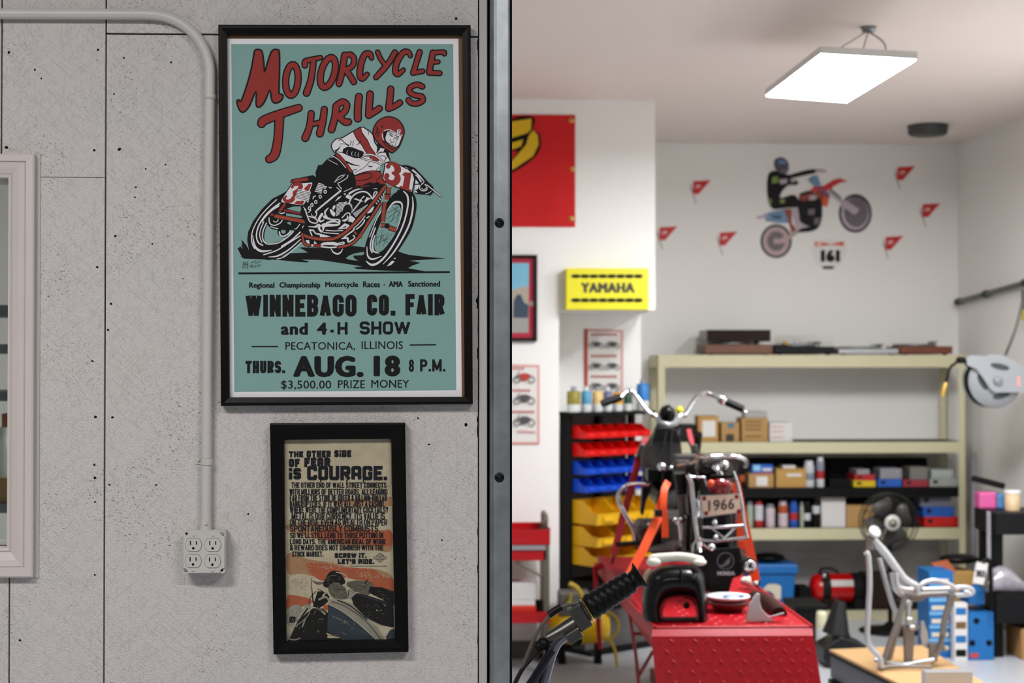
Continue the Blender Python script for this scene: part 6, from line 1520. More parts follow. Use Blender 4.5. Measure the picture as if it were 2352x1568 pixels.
# luggage rack
rk = MB(); rr = .0075; rd = 6.66
def BK(u, v, d=rd): return W(1370 + u / 4.355, 880 + v / 4.355, d)
def BL(u, v, d=rd): return W(1400 + u / 4.1275, 1080 + v / 4.1275, d)
rk.tube(spline([BK(1010, 830, 7.0), BK(1035, 770, 6.8), BK(1090, 738), BK(1250, 730), BK(1430, 738), BK(1500, 780, 6.75), BK(1490, 830, 7.0)], 6), rr * 1.3, M_chr, 12)
rk.tube(spline([BL(740, 40), BL(775, 120), BL(790, 270), BL(815, 500), BL(835, 640), BL(860, 650)], 6), rr * 1.3, M_chr, 12)
rk.tube(spline([BL(1170, 10), BL(1210, 120), BL(1250, 300), BL(1275, 500), BL(1300, 620), BL(1310, 640)], 6), rr, M_chr, 12)
rk.tube([BL(740, 60), BL(900, 66), BL(930, 150)], rr * .8, M_chr, 10)
rk.tube(spline([BL(850, 650), BL(950, 668), BL(1150, 655), BL(1310, 635)], 5), rr * 1.1, M_chr, 12)
rk.tube([BL(880, 540), BL(1070, 538), BL(1275, 522)], rr, M_chr, 12)
rk.tube([BL(960, 545), BL(1090, 640)], rr * .6, M_chr, 8); rk.tube([BL(1190, 545), BL(1090, 640)], rr * .6, M_chr, 8)
rk.tube(spline([BL(880, 690), BL(940, 750), BL(1050, 770)], 5), rr * .8, M_chr, 10)
rk.tube([BL(820, 270), BL(850, 360), BL(880, 450)], rr * .8, M_chr, 10)
rk.tube([BL(790, 800), BL(800, 700), BL(830, 650)], rr * .7, M_chr, 8)
rk.build('luggage_rack', t)
for a_, r_ in ((BL(997, 495, 6.64), .012), (BL(1007, 632, 6.64), .012), (BL(965, 730, 6.6), .018)):
    mb = MB(); mb.ball(a_, r_, M_chr, n=12); mb.build('rack_bolt', t)
# seat base / tank seen over the rack
mb = MB(); mb.ball(BK(1170, 850, 6.85), (.085, .12, .045), M_black, n=20); mb.build('seat_rear', t)
mb = MB(); mb.tube(spline([BK(1175, 840, 6.74), BK(1215, 870, 6.72), BK(1245, 915, 6.72)], 4), [.012] * 9, M_chr, 8); mb.lathe([(0, 0), (.022, 0), (.018, .02), (0, .024)], BK(1275, 820, 6.72), M_chr, (0, -1, .3), 14); mb.build('grab_handle', t)
# tail lamp and plate
mb = MB(); c = BK(1235, 1025, 6.64)
mb.ball(c, (.058, .035, .036), mat('tail_lamp_red', '#6d0306', .2, coat=.2), n=18); mb.ball(c + Vector((-.04, -.012, .01)), (.018, .02, .018), mat('amber_lens', '#d1470a', .2), n=12); mb.obox(c + Vector((.01, .01, .04)), (.09, .05, .012), M_black); mb.build('tail_lamp', t)
pd_ = 6.63
mb = MB(); PL = [(1035, 1120), (1440, 1095), (1455, 1295), (1065, 1340)]
mb.prism([W(1370 + u / 4.355, 880 + v / 4.355, pd_) for u, v in PL], (0, .004, 0), M_chr)
o = mb.build('number_plate', t, bevel=.001)
A = Art(plane_y(pd_ - .001), .0003); A.frame(1370, 880, 4.355)
A.fill([(1045, 1128), (1432, 1104), (1446, 1288), (1072, 1330)], mat('plate_cream', '#cfb9a3', .45, var=.05)); A.text('1966', 1118, 1172, 1380, 1282, mat('plate_ink', '#33282a', .5), 3.5, spacing=1.1, drop=-25)
for c in ((1078, 1152), (1402, 1135), (1098, 1300), (1424, 1280)): A.disc(c, 22, mat('reflector_red', '#7d0a10', .3), 14)
A.mb.build('plate_face', o)
# body spine, tank, headstock
mb = MB()
sp = [BK(720, 430, 7.75), BK(690, 560, 7.7), BK(650, 700, 7.55), BK(640, 850, 7.4), BK(700, 1000, 7.2), BK(800, 1150, 7.1)]
rad = [(.062, .05), (.075, .06), (.10, .08), (.095, .09), (.07, .08), (.05, .06)]
rings = []
for p, (a, b) in zip(sp, rad): rings.append([p + Vector((a * math.cos(h), b * math.sin(h) * .6, b * math.sin(h) * .6)) for h in [2 * math.pi * k / 16 for k in range(16)]])
mb.loft(rings, mat('satin_black', '#0c0b0c', .45, var=.2, scale=40)); mb.build('body_spine', t)
mb = MB(); P = [(600, 430), (690, 440), (800, 450), (840, 560), (830, 720), (760, 760), (620, 900), (500, 1180), (470, 1330), (440, 1300), (455, 1000), (490, 780), (560, 560)]
mb.prism([BK(u, v, 7.62) for u, v in P], (0, .03, 0), mat('satin_black', '#0c0b0c', .45, var=.2, scale=40)); mb.build('leg_shield', t, bevel=.008)
mb = MB(); mb.tube([BK(590, 440, 7.58), BK(500, 740, 7.58), BK(455, 1000, 7.58), BK(445, 1250, 7.58)], .004, M_engine, 8); mb.build('shield_edge', t)
# handlebars
hd = 7.75
mb = MB(); mb.tube(spline([BK(240, 140, hd), BK(290, 95, hd + .02), BK(345, 80, hd + .03), BK(400, 130, hd + .03), BK(480, 240, hd + .01), BK(540, 305, hd), BK(600, 330, hd), BK(660, 390, hd - .02), BK(720, 405, hd - .02), BK(790, 385, hd - .02), BK(840, 320, hd), BK(888, 315, hd), BK(960, 200, hd + .02), BK(1020, 120, hd + .03), BK(1100, 98, hd + .03), BK(1180, 120, hd + .02), BK(1250, 150, hd)], 6), .0125, M_chr, 14); mb.build('handlebar', t)
mb = MB(); mb.tube([BK(620, 330, hd - .02), BK(650, 390, hd - .02), BK(720, 420, hd - .02), BK(790, 390, hd - .02), BK(830, 330, hd - .02)], .021, mat('brushed_silver', '#b9babb', .35, .6), 12); mb.build('bar_clamp', t)
for a, b in (((240, 140), (55, 205)), ((1260, 170), (1470, 260))):
    mb = MB(); mb.tube([BK(*a, hd), BK(*b, hd - .03)], .019, M_blk, 14); mb.build('grip', t)
mb = MB(); mb.lathe([(.022, 0), (.024, .01), (.024, .035), (.02, .04)], BK(1225, 140, hd), M_chr, BK(1260, 165, hd) - BK(1225, 140, hd), 14); mb.build('throttle_collar', t)
for a_, r_ in ((BK(1490, 290, hd - .035), .011), (BK(345, 82, hd), .017), (BK(545, 305, hd - .01), .012), (BK(888, 315, hd - .01), .012)):
    mb = MB(); mb.ball(a_, r_, M_chr, n=12); mb.build('bar_fitting', t)
mb = MB(); mb.lathe([(0, 0), (.035, .0), (.042, .03), (.03, .07), (0, .08)], BK(715, 330, hd - .05), M_black, (0, .9, .4), 20); mb.tube([BK(715, 300, hd), BK(712, 215, hd)], .014, M_blk, 10); mb.build('speedometer', t)
mb = MB(); mb.ball(BK(680, 265, hd + .12), .02, mat('yellow_lens', '#c9c021', .3), n=12); mb.ball(BK(830, 265, hd + .12), .02, MATS['yellow_lens'], n=12); mb.build('indicator_lens', t)
# fork down to the front axle
mb = MB()
for dx in (-.08, .08): mb.tube([Vector((fa.x + dx * .9, 7.85, W(0, 1000, 7.85).z)), fa + Vector((dx, 0, 0))], .022, M_black, 12)
mb.build('fork', t)
# engine, frame bits, shocks, guards
mb = MB(); e0 = W(1560, 1225, 7.45)
mb.obox(e0, (.20, .26, .17), M_engine); mb.lathe([(.06, 0), (.075, .02), (.075, .1), (.05, .12)], e0 + Vector((-.1, 0, .0)), M_engine, (-1, 0, 0), 20)
for k in range(6): mb.obox(e0 + Vector((-.02, .17, -.02 + .022 * k)), (.15, .12, .008), M_engine)
mb.build('engine', t, bevel=.01)
mb = MB(); mb.ball(W(1480, 1207, 7.3), (.038, .05, .03), M_alu, n=14); mb.ball(W(1505, 1205, 7.3), (.022, .04, .025), M_chr, n=12); mb.cyl(W(1475, 1215, 7.35), W(1515, 1210, 7.35), .03, M_engine); mb.build('carburettor', t)
mb = MB(); mb.tube(spline([W(1490, 1112, 7.2), W(1445, 1113, 7.2), W(1425, 1128, 7.2), W(1420, 1145, 7.2), W(1430, 1170, 7.2), W(1455, 1215, 7.25), W(1462, 1245, 7.3)], 6), .0105, M_chr, 12); mb.build('crash_bar', t)
for x0, y0, x1, y1, r, m in ((1562, 1085, 1568, 1140, .026, M_black), (1565, 1135, 1570, 1180, .022, M_engine), (1561, 1195, 1566, 1255, .010, M_chr), (1566, 1190, 1560, 1200, .02, M_chr), (1583, 1180, 1580, 1265, .012, M_black), (1684, 1165, 1688, 1255, .016, M_engine)):
    mb = MB(); mb.cyl(W(x0, y0, 6.85), W(x1, y1, 6.87), r, m, 14); mb.build('shock_absorber', t)
for a_, r_, m_ in ((W(1550, 1194, 6.82), .010, M_chr), (W(1562, 1192, 6.82), .010, M_chr), (W(1557, 1256, 6.84), .022, M_engine), (W(1520, 1072, 7.1), .022, M_chr), (W(1542, 1074, 7.1), .011, M_chr)):
    mb = MB(); mb.ball(a_, r_, m_, n=12); mb.build('frame_bolt', t)
for x, y, w_, h_, d in ((1575, 1050, .10, .03, 7.2), (1570, 1068, .07, .05, 7.15), (1500, 1090, .06, .06, 7.2), (1530, 1090, .05, .05, 7.15), (1600, 1066, .09, .018, 6.95)):
    mb = MB(); mb.obox(W(x, y, d), (w_, .08, h_), M_engine if y < 1090 else M_black); mb.build('bracket', t, bevel=.006)
mb = MB(); mb.tube([W(1558, 1070, 7.1), W(1600, 1062, 6.9)], .009, mat('copper_pipe', '#b5856a', .3, .7), 10); mb.build('oil_pipe', t)
mb = MB(); mb.tube([W(1478, 1245, 7.3), W(1420, 1250, 7.1)], .012, M_blk, 10); mb.build('foot_peg', t)
mb = MB(); mb.tube([W(1500, 1262, 7.3), W(1548, 1255, 7.1), W(1590, 1275, 6.95), W(1620, 1290, 6.85)], [.02, .03, .034, .03], M_engine, 12); mb.tube([W(1585, 1250, 6.95), W(1590, 1290, 6.9)], .01, M_engine, 8); mb.build('swing_arm', t)
mb = MB(); mb.tube([W(1640, 1268, 7.2), W(1695, 1283, 6.75), W(1722, 1299, 6.58)], [.03, .034, .033], M_alu, 16); mb.lathe([(.026, 0), (.026, .004), (.012, .005), (.010, -.03), (0, -.03)], W(1723, 1300, 6.57), M_chr, W(1722, 1299, 6.58) - W(1695, 1283, 6.75), 16, cap=False); mb.build('exhaust', t)
mb = MB()
for (a, b, c) in (((1530, 990), (1520, 1040), (1500, 1075)), ((1545, 985), (1540, 1035), (1550, 1075)), ((1575, 1000), (1590, 1040), (1570, 1080))): mb.tube(spline([W(*a, 7.6), W(*b, 7.45), W(*c, 7.2)], 5), .005, M_blk, 6)
mb.build('cables', t)

# ---- straps -------------------------------------------------------------------
M_or = mat('orange_webbing', '#f2500c', .6, var=.05); M_rs = mat('red_webbing', '#a30d16', .6, var=.06); M_hook = mat('dark_hook', '#23211f', .4, .6)
def webbing(pts, w, m, th=.004):
    mb = MB(); pts = [Vector(p) for p in pts]; L = []
    for i, p in enumerate(pts):
        d = (pts[min(i + 1, len(pts) - 1)] - pts[max(i - 1, 0)]).normalized(); s_ = d.cross(Vector((0, 1, 0))).normalized()
        L.append([p + s_ * w / 2, p - s_ * w / 2, p - s_ * w / 2 + Vector((0, th, 0)), p + s_ * w / 2 + Vector((0, th, 0))])
    mb.loft(L, m, smooth=False); return mb
t1 = thing('tie_down_strap', 'orange tie-down strap looped at the left of the motorcycle', 'strap', W(1440, 1330, 6.6), 0, 'orange straps holding the motorcycle')
webbing([W(1513, 1185, 6.72), W(1478, 1260, 6.66), W(1432, 1345, 6.6)], .038, M_or).build('webbing', t1)
webbing(spline([W(1535, 1106, 6.8), W(1526, 1125, 6.76), W(1524, 1160, 6.74), W(1527, 1200, 6.74), W(1528, 1234, 6.74)], 5), .030, M_or).build('loop', t1)
webbing(spline([W(1536, 1110, 6.79), W(1520, 1140, 6.77), W(1512, 1165, 6.75), W(1516, 1180, 6.74)], 5), .02, M_or).build('tail', t1)
mb = MB(); mb.obox(W(1512, 1178, 6.7), (.032, .03, .03), M_hook); mb.build('buckle', t1, bevel=.004)
t2 = thing('tie_down_strap', 'orange tie-down strap at the right of the motorcycle ending above the blue bin', 'strap', W(1740, 1340, 6.9), 0, 'orange straps holding the motorcycle')
webbing([W(1690, 1108, 6.78), W(1700, 1160, 6.8), W(1713, 1220, 6.84), W(1728, 1290, 6.96), W(1736, 1334, 6.98)], .041, M_or).build('webbing', t2)
webbing([W(1697, 1195, 6.82), W(1700, 1240, 6.84), W(1704, 1262, 6.86)], .026, M_or).build('tail', t2)
mb = MB(); mb.tube(spline([W(1730, 1336, 6.98), W(1738, 1346, 6.98), W(1746, 1335, 6.98)], 4), .004, M_hook, 8); mb.tube([W(1738, 1346, 6.98), W(1742, 1350, 6.98), W(1747, 1353, 6.98)], .004, M_hook, 8); mb.build('hook', t2)
t3 = thing('ratchet_strap', 'long dark red strap from the left handlebar down to the lift table', 'strap', W(1405, 1290, 7.6), 0, 'red straps holding the handlebar')
webbing([W(1487, 1005, 7.72), W(1478, 1025, 7.7)], .03, M_rs).build('upper_webbing', t3); webbing([W(1468, 1050, 7.7), W(1450, 1120, 7.68), W(1430, 1190, 7.65), W(1410, 1275, 7.6)], .036, M_rs).build('webbing', t3)
mb = MB(); mb.obox(W(1472, 1035, 7.69), (.03, .03, .07), M_alu, Matrix.Rotation(.3, 3, 'Y')); mb.build('ratchet', t3, bevel=.005); mb = MB(); mb.tube([W(1410, 1275, 7.6), W(1405, 1296, 7.6)], .006, M_hook, 8); mb.build('hook', t3)
t4 = thing('ratchet_strap', 'short red strap hanging from the right side of the handlebar', 'strap', W(1605, 1070, 7.5), 0, 'red straps holding the handlebar')
webbing([W(1582, 985, 7.7), W(1590, 1020, 7.66)], .022, M_rs).build('upper_webbing', t4); webbing([W(1600, 1045, 7.6), W(1606, 1075, 7.5)], .03, M_rs).build('webbing', t4); mb = MB(); mb.obox(W(1597, 1032, 7.63), (.028, .03, .05), M_alu, Matrix.Rotation(-.3, 3, 'Y')); mb.build('ratchet', t4, bevel=.005)

# ---- loose parts on the table --------------------------------------------------
d = 6.22
t = thing('loose_mudguard', 'glossy black mudguard standing upright on the front of the lift table', 'mudguard', W(1552, 1436, d)); t.location.z = tz; WM[t.name] = Matrix.Translation(t.location)
def FQ(u, v, dd=d): return W(1400 + u / 4.1275, 1080 + v / 4.1275, dd)
outer = [(318, 1440), (305, 1250), (325, 1080), (390, 960), (500, 900), (650, 888), (800, 900), (888, 970), (912, 1100), (925, 1250), (935, 1440)]
inner = [(520, 1440), (510, 1350), (525, 1290), (555, 1245), (610, 1225), (680, 1220), (750, 1225), (785, 1255), (808, 1320), (820, 1380), (828, 1440)]
outer = spline([Vector((u, v, 0)) for u, v in outer], 4); inner = spline([Vector((u, v, 0)) for u, v in inner], 4)
mb = MB(); rings = []
for o_, i_ in zip(outer, inner):
    ring = []
    for k in range(10):
        h = math.pi * k / 9; q = (1 - math.cos(h)) / 2
        u = o_.x + (i_.x - o_.x) * q; v = o_.y + (i_.y - o_.y) * q; p = FQ(u, v, d + .05 - .11 * math.sin(h)); p.z = max(p.z, tz + .005); ring.append(p)
    for k in range(3): p = FQ(i_.x + (o_.x - i_.x) * k / 2.0 * .98, i_.y + (o_.y - i_.y) * k / 2.0 * .98, d + .07); p.z = max(p.z, tz + .005); ring.append(p)
    rings.append(ring)
mb.loft(rings, M_black); mb.build('shell', t)
mb = MB(); mb.tube([FQ(672, 915, d - .055), FQ(678, 1000, d - .065), FQ(682, 1085, d - .06)], .006, M_black, 8); mb.build('ridge', t)
mb = MB(); a_, b_ = FQ(500, 1408, d), FQ(845, 1408, d); mb.box(a_.x, b_.x, d - .03, d + .05, tz + .005, a_.z, M_black); mb.build('lower_rim', t, bevel=.006)
mb = MB(); mb.ball(FQ(730, 1280, d + .06), .014, M_hook, n=10); mb.build('rubber_stop', t)
mb = MB(); mb.tube(spline([FQ(400, 950, d + .02), FQ(360, 990, d + .02), FQ(335, 1060, d + .02)], 4), .014, mat('beige_strip', '#b39b86', .5), 10); mb.build('edge_strip', t)
mb = MB(); pts = spline([FQ(390, 860, d), FQ(430, 835, d), FQ(560, 825, d), (FQ(650, 820, d)), FQ(760, 832, d), FQ(890, 862, d)], 5)
mb.tube(pts, [.012] + [.0185] * (len(pts) - 2) + [.012], mat('white_cloth', '#d9d6c9', .8, bump=.3, bscale=40), 14); mb.ball(FQ(420, 868, d - .01), (.03, .03, .018), MATS['white_cloth'], n=12); mb.ball(FQ(850, 870, d - .01), (.03, .03, .014), MATS['white_cloth'], n=12)
mb.solo('white_rag', 'rolled white rag lying over the loose black mudguard', 'rag')
dd = 6.45; c = W(1673, 1409, dd); c.z = tz + .0045
mb = MB(); mb.lathe([(.0, .012), (.06, .014), (.088, .026), (.09, .03), (.088, .034), (.06, .028), (0, .026)], c + Vector((0, 0, .028)), mat('white_enamel', '#dfe0e2', .3), n=30); mb.lathe([(0, 0), (.055, 0), (.085, .03), (.08, .04), (0, .04)], c, mat('dark_bowl', '#5a1518', .3), n=30); mb.lathe([(.03, .029), (.045, .0295), (.045, .03)], c + Vector((.02, -.01, .03)), mat('blue_mark', '#4d6aa8', .4), n=20, cap=False)
mb.solo('parts_dish', 'white-rimmed parts dish on the lift table beside the loose mudguard', 'dish')
dd = 6.16
mb = MB(); P = [(1714, 1438), (1716, 1415), (1722, 1390), (1732, 1372), (1740, 1362), (1746, 1364), (1745, 1380), (1750, 1398), (1762, 1412), (1776, 1424), (1772, 1432), (1744, 1438)]
q = [W(x, y, dd) for x, y in P]
for p in q: p.z = max(p.z, tz + .005)
mb.prism(q, (0, .02, 0), mat('pale_plastic', '#b9bdbe', .35)); mb.loft([[W(1745, 1424, dd + e) + Vector((0, 0, f)) for e, f in ((0, 0), (0, .006), (.04, .006), (.04, 0))], [W(1770, 1418, dd + e) + Vector((0, 0, f)) for e, f in ((0, 0), (0, .007), (.04, .007), (.04, 0))], [W(1801, 1410, dd + e) + Vector((0, 0, f)) for e, f in ((0, 0), (0, .008), (.03, .008), (.03, 0))]], MATS['pale_plastic'])
mb.solo('plastic_fairing', 'pale grey fin-shaped plastic part on the right front of the lift table', 'fairing', bevel=.004)
mb = MB(); rings = []  # brown piece put in for the shading along the table's right rail
for k in range(9):
    y = 6.32 + .5 * k / 8; rr_ = .040 * (.55 + .45 * math.sin(math.pi * (.12 + .8 * k / 8))); cx_ = xR - .075
    rings.append([Vector((cx_ + rr_ * 1.15 * math.cos(q), y, tz + .004 + rr_ * 1.1 * max(0, math.sin(q)))) for q in [math.pi * i / 10 for i in range(11)]])
mb.loft(rings, mat('rail_shade_brown', '#2a1313', .4, var=.2)); mb.solo('rail_shade', 'dark brown curved piece added as shading along the right edge of the lift table', 'shade piece')
mb = MB(); c = W(1812, 1396, 7.3); c.x = xR - .045; c.y = 6.98 + .09; c.z = tz + .034; mb.ball(c, (.034, .04, .026), MATS['white_cloth'], n=14); mb.ball(c + Vector((-.02, .02, .0)), (.024, .03, .02), MATS['white_cloth'], n=12); mb.solo('crumpled_towel', 'small crumpled white towel behind the brown rail piece', 'towel')
# ================================================================== things on the workshop floor
# red service cart at the left
d = 8.35
M_cart = mat('cart_red', '#b30510', .35, var=.05); M_post = mat('cart_post', '#6f675c', .45, .3)
x0, x1 = W(1060, 1300, d).x, W(1264, 1300, d).x; y0, y1 = d, d + .38
t = thing('service_cart', 'red steel service cart with three trays against the wall by the doorway', 'cart', ((x0 + x1) / 2, (y0 + y1) / 2, 0))
def Z(py, dd=d): return W(1300, py, dd).z
def tray(za, zb, m=M_cart, dz=0):
    mb = MB(); mb.box(x0, x1, y0, y1, zb, zb + .006, m)
    for a in ((x0, x1, y0, y0 + .004), (x0, x1, y1 - .004, y1), (x0, x0 + .004, y0, y1), (x1 - .004, x1, y0, y1)): mb.box(*a, zb, za, m)
    mb.build('tray', t, bevel=.003)
tray(Z(1215), Z(1250)); tray(Z(1404), Z(1430))
mb = MB(); mb.box(x0 + .01, x1 - .02, y0 + .004, y1 - .01, Z(1287), Z(1262), M_cart); o = mb.build('drawer', t, bevel=.003)
mb = MB(); mb.box(x0 + .012, x1 - .028, y0 - .004, y0 + .01, Z(1262), Z(1252), mat('satin_silver', '#a9a6ac', .4, .4)); mb.build('handle', o)
mb = MB(); mb.box(x0 + .01, x1 - .02, y0 + .01, y1 - .01, Z(1262), Z(1249), mat('drawer_red_dark', '#7c0a0c', .5)); mb.build('drawer_case', t)
for x in (x0 + .004, x1 - .034):
    for y in (y0 + .004, y1 - .034):
        mb = MB(); mb.box(x, x + .03, y, y + .03, .10, Z(1217), M_post); mb.build('post', t)
        mb = MB(); c = Vector((x + .015, y + .015, .05)); mb.cyl(c - Vector((.014, 0, 0)), c + Vector((.014, 0, 0)), .05, M_blkmetal, 20); mb.box(x + .004, x + .026, y + .004, y + .026, .05, .105, M_post); mb.build('caster', t)
mb = MB(); mb.tube(spline([Vector((x1 - .02, y0 + .05, Z(1217))), Vector((x1 - .018, y0 + .05, Z(1190))), Vector((x1 - .018, y0 + .2, Z(1186))), Vector((x1 - .02, y0 + .32, Z(1190))), Vector((x1 - .02, y0 + .33, Z(1217)))], 4), .011, M_post, 10); mb.build('push_handle', t)
mb = MB(); mb.tube([Vector((W(1186, 1288, d).x, y0 + .02, Z(1289))), Vector((x1 - .02, y0 + .02, Z(1330)))], .008, M_post, 8); mb.build('brace', t)
zt = Z(1430) + .007
mb = MB(); mb.box(x0 + .04, W(1232, 1390, d).x, y0 + .02, y0 + .3, zt, Z(1392), mat('orange_red_case', '#cf2a10', .4)); mb.solo('shade_block', 'low orange-red case in the bottom tray of the red cart', 'case', bevel=.006)
mb = MB(); mb.box(x0 + .05, W(1230, 1390, d).x, y0 + .03, y0 + .28, Z(1392) + .001, Z(1379), M_lab); mb.solo('manual', 'white booklet on the orange-red case in the red cart', 'book', bevel=.002)
mb = MB(); mb.box(x0 + .05, W(1232, 1375, d).x, y0 + .04, y0 + .24, Z(1379) + .002, Z(1341), M_wbox); mb.solo('carton', 'white carton on the booklet in the bottom of the red cart', 'box', bevel=.003)
mb = MB(); c = W(1240, 1395, d + .1); mb.lathe([(.03, 0), (.032, .01), (.03, .10), (0, .10)], Vector((c.x, c.y, zt)), M_blkmetal); mb.solo('black_tin', 'small black tin at the right end of the bottom cart tray', 'tin')

# yellow air compressor with its hose
d = 8.56; c = W(1335, 1447, d)
M_cy2 = mat('compressor_yellow', '#e2b404', .35, var=.04)
t = thing('air_compressor', 'small yellow air compressor on the floor behind the foreground handlebar', 'compressor', (c.x, d + .1, 0))
ax_ = Vector((1, 0, 0)); cz = W(1300, 1447, d).z
mb = MB(); L_ = .30; mb.lathe([(0, -L_ * .5 - .02), (.05, -L_ * .5 - .015), (.088, -L_ * .42), (.092, -L_ * .35), (.092, L_ * .35), (.088, L_ * .42), (.05, L_ * .5 + .015), (0, L_ * .5 + .02)], Vector((c.x, d + .1, cz)), M_cy2, ax_, 28, cap=False); mb.build('tank', t)
for sx in (-.1, .1):
    mb = MB(); mb.prism([Vector((c.x + sx - .02, d + .06, 0)), Vector((c.x + sx + .02, d + .06, 0)), Vector((c.x + sx + .015, d + .05, cz - .06)), Vector((c.x + sx - .015, d + .05, cz - .06))], (0, .08, 0), M_blkmetal); mb.build('foot', t)
M_pump = mat('pump_grey', '#6a6863', .5, .3)
mb = MB(); mb.box(c.x - .12, c.x + .05, d + .03, d + .17, cz + .07, W(1300, 1362, d).z, M_pump); mb.cyl(Vector((c.x + .05, d + .1, cz + .13)), Vector((c.x + .13, d + .1, cz + .13)), .05, M_pump); mb.build('pump', t, bevel=.01)
mb = MB(); p = W(1309, 1363, d); mb.tube([p, W(1309, 1385, d)], .012, mat('brass_fitting', '#b3a23f', .35, .6), 8); mb.ball(W(1307, 1388, d), .02, mat('gauge_green', '#a4ad2d', .4), n=12); mb.build('regulator', t)
M_yh = mat('yellow_hose', '#c2a52e', .5)
mb = MB(); mb.tube(spline([W(1307, 1340, 8.46), W(1325, 1350, 8.46), W(1340, 1375, 8.44), W(1356, 1415, 8.42)], 6), .014, M_yh, 10)
pts = spline([W(1385, 1400, 8.42), W(1412, 1415, 8.42), W(1420, 1440, 8.42), W(1408, 1462, 8.42), W(1385, 1465, 8.42), W(1372, 1445, 8.42), W(1380, 1420, 8.42)], 6)
mb.tube(pts, .009, M_yh, 10); mb.tube(spline([W(1385, 1465, 8.42), W(1400, 1470, 8.42), W(1412, 1492, 8.42), W(1418, 1531, 8.41)], 4), .009, M_yh, 10)
mb.solo('air_hose', 'yellow air hose looping beside the compressor', 'hose')

# on the bottom shelf: blue bin and red air tank
zb = LV['bottom']
d = SF + .03
M_bb = mat('blue_bin_plastic', '#0b68b0', .4, var=.05)
a0, a1 = W(1719, 1390, d), W(1834, 1390, d); zt = W(1700, 1297, d).z; zr = W(1700, 1318, d).z
t = thing('recycling_bin', 'blue plastic bin with a cream label on the bottom shelf behind the orange strap', 'bin', ((a0.x + a1.x) / 2, d + .18, zb))
def rbox(cx, cy, w, dp, z): return [Vector((cx + sx * w / 2, cy + sy * dp / 2, z)) for sx, sy in ((-1, -1), (1, -1), (1, 1), (-1, 1))]
cx = (a0.x + a1.x) / 2; w_ = a1.x - a0.x
mb = MB(); mb.loft([rbox(cx, d + .18, w_ * .84, .28, zb + .001), rbox(cx, d + .18, w_ * .93, .32, zr)], M_bb, smooth=False); mb.build('tub', t, bevel=.012)
mb = MB(); mb.loft([rbox(cx, d + .18, w_, .36, zr), rbox(cx, d + .18, w_ * .99, .355, zt)], M_bb, smooth=False); mb.build('rim', t, bevel=.008)
mb = MB(); P = [(1754, 1350), (1765, 1341), (1785, 1341), (1794, 1346), (1794, 1376), (1780, 1376), (1778, 1366), (1770, 1358), (1755, 1356)]
mb.prism([W(x, y, d + .012) for x, y in P], (0, .004, 0), mat('cream_label', '#d3c9b4', .6)); mb.build('label', t)
mb = MB(); mb.ball(Vector((cx, d + .16, zt + .03)), (.11, .10, .029), mat('bag_black', '#0b0a0a', .4, bump=.4, bscale=30), n=18); mb.solo('rubbish_bag', 'black bag bulging out of the blue bin on the bottom shelf', 'bag')
d = SF + .02; M_tank = mat('tank_red', '#c3060a', .3, coat=.3)
za, zc = W(1900, 1322, d), W(1900, 1390, d); r = (za.z - zc.z) / 2; cz = zb + r + .03
p0, p1 = W(1868, 1355, d), W(1970, 1355, d)
t = thing('air_tank', 'red portable air tank lying between black straps on the bottom shelf', 'air tank', ((p0.x + p1.x) / 2, d + .12, zb))
mb = MB(); L_ = p1.x - p0.x; mb.lathe([(0, 0), (r * .5, .006), (r * .85, .025), (r, .06), (r, L_ - .06), (r * .85, L_ - .025), (r * .5, L_ - .006), (0, L_)], Vector((p0.x, d + .12, cz)), M_tank, (1, 0, 0), 30, cap=False); mb.build('shell', t)
mb = MB()
xa, xb = W(1912, 1340, d).x, W(1964, 1340, d).x
mb.lathe([(r * 1.004, xa - p0.x), (r * 1.004, xb - p0.x)], Vector((p0.x, d + .12, cz)), M_tank, (1, 0, 0), 30, cap=False)
zz0 = cz + r * .35
mb.add([Vector((x, d + .12 - r * 1.012 * math.cos(q), cz + r * 1.012 * math.sin(q))) for x in (xa, xb) for q in (.25, .4, .55, .7)], [(i, i + 1, 4 + i + 1, 4 + i) for i in range(3)], M_lab, True); mb.build('white_stripe', t)
for px in ((1893, 1912), (1966, 1986)):
    xa, xb = W(px[0], 1340, d).x, W(px[1], 1340, d).x
    mb = MB(); mb.lathe([(r * 1.05, 0), (r * 1.05, xb - xa)], Vector((xa, d + .12, cz)), mat('strap_black', '#1d1a19', .6), (1, 0, 0), 28, cap=True); mb.box(xa, xb, d + .02, d + .22, zb, cz - r * .6, MATS['strap_black']); mb.build('strap_foot', t)
mb = MB(); mb.tube(spline([Vector((W(1890, 1330, d).x, d + .1, cz + r)), Vector((W(1895, 1315, d).x, d + .1, cz + r + .03)), Vector((W(1915, 1314, d).x, d + .1, cz + r + .035)), Vector((W(1935, 1322, d).x, d + .1, cz + r + .01))], 4), .008, M_blkmetal, 8); mb.build('carry_handle', t); mb = MB(); mb.ball(W(1893, 1322, d), .016, M_chr, n=12); mb.build('valve', t)
box_item('toolbox', 'dark brown box on the bottom shelf behind the silver motorcycle frame', 'box', (1990, 1320, 2062), 'bottom', SF + .05, .2, mat('dark_brown_box', '#33200f', .6))
box_item('small_box', 'small black box left of the red air tank', 'box', (1838, 1350, 1864), 'bottom', SF + .05, .2, M_blkmetal)

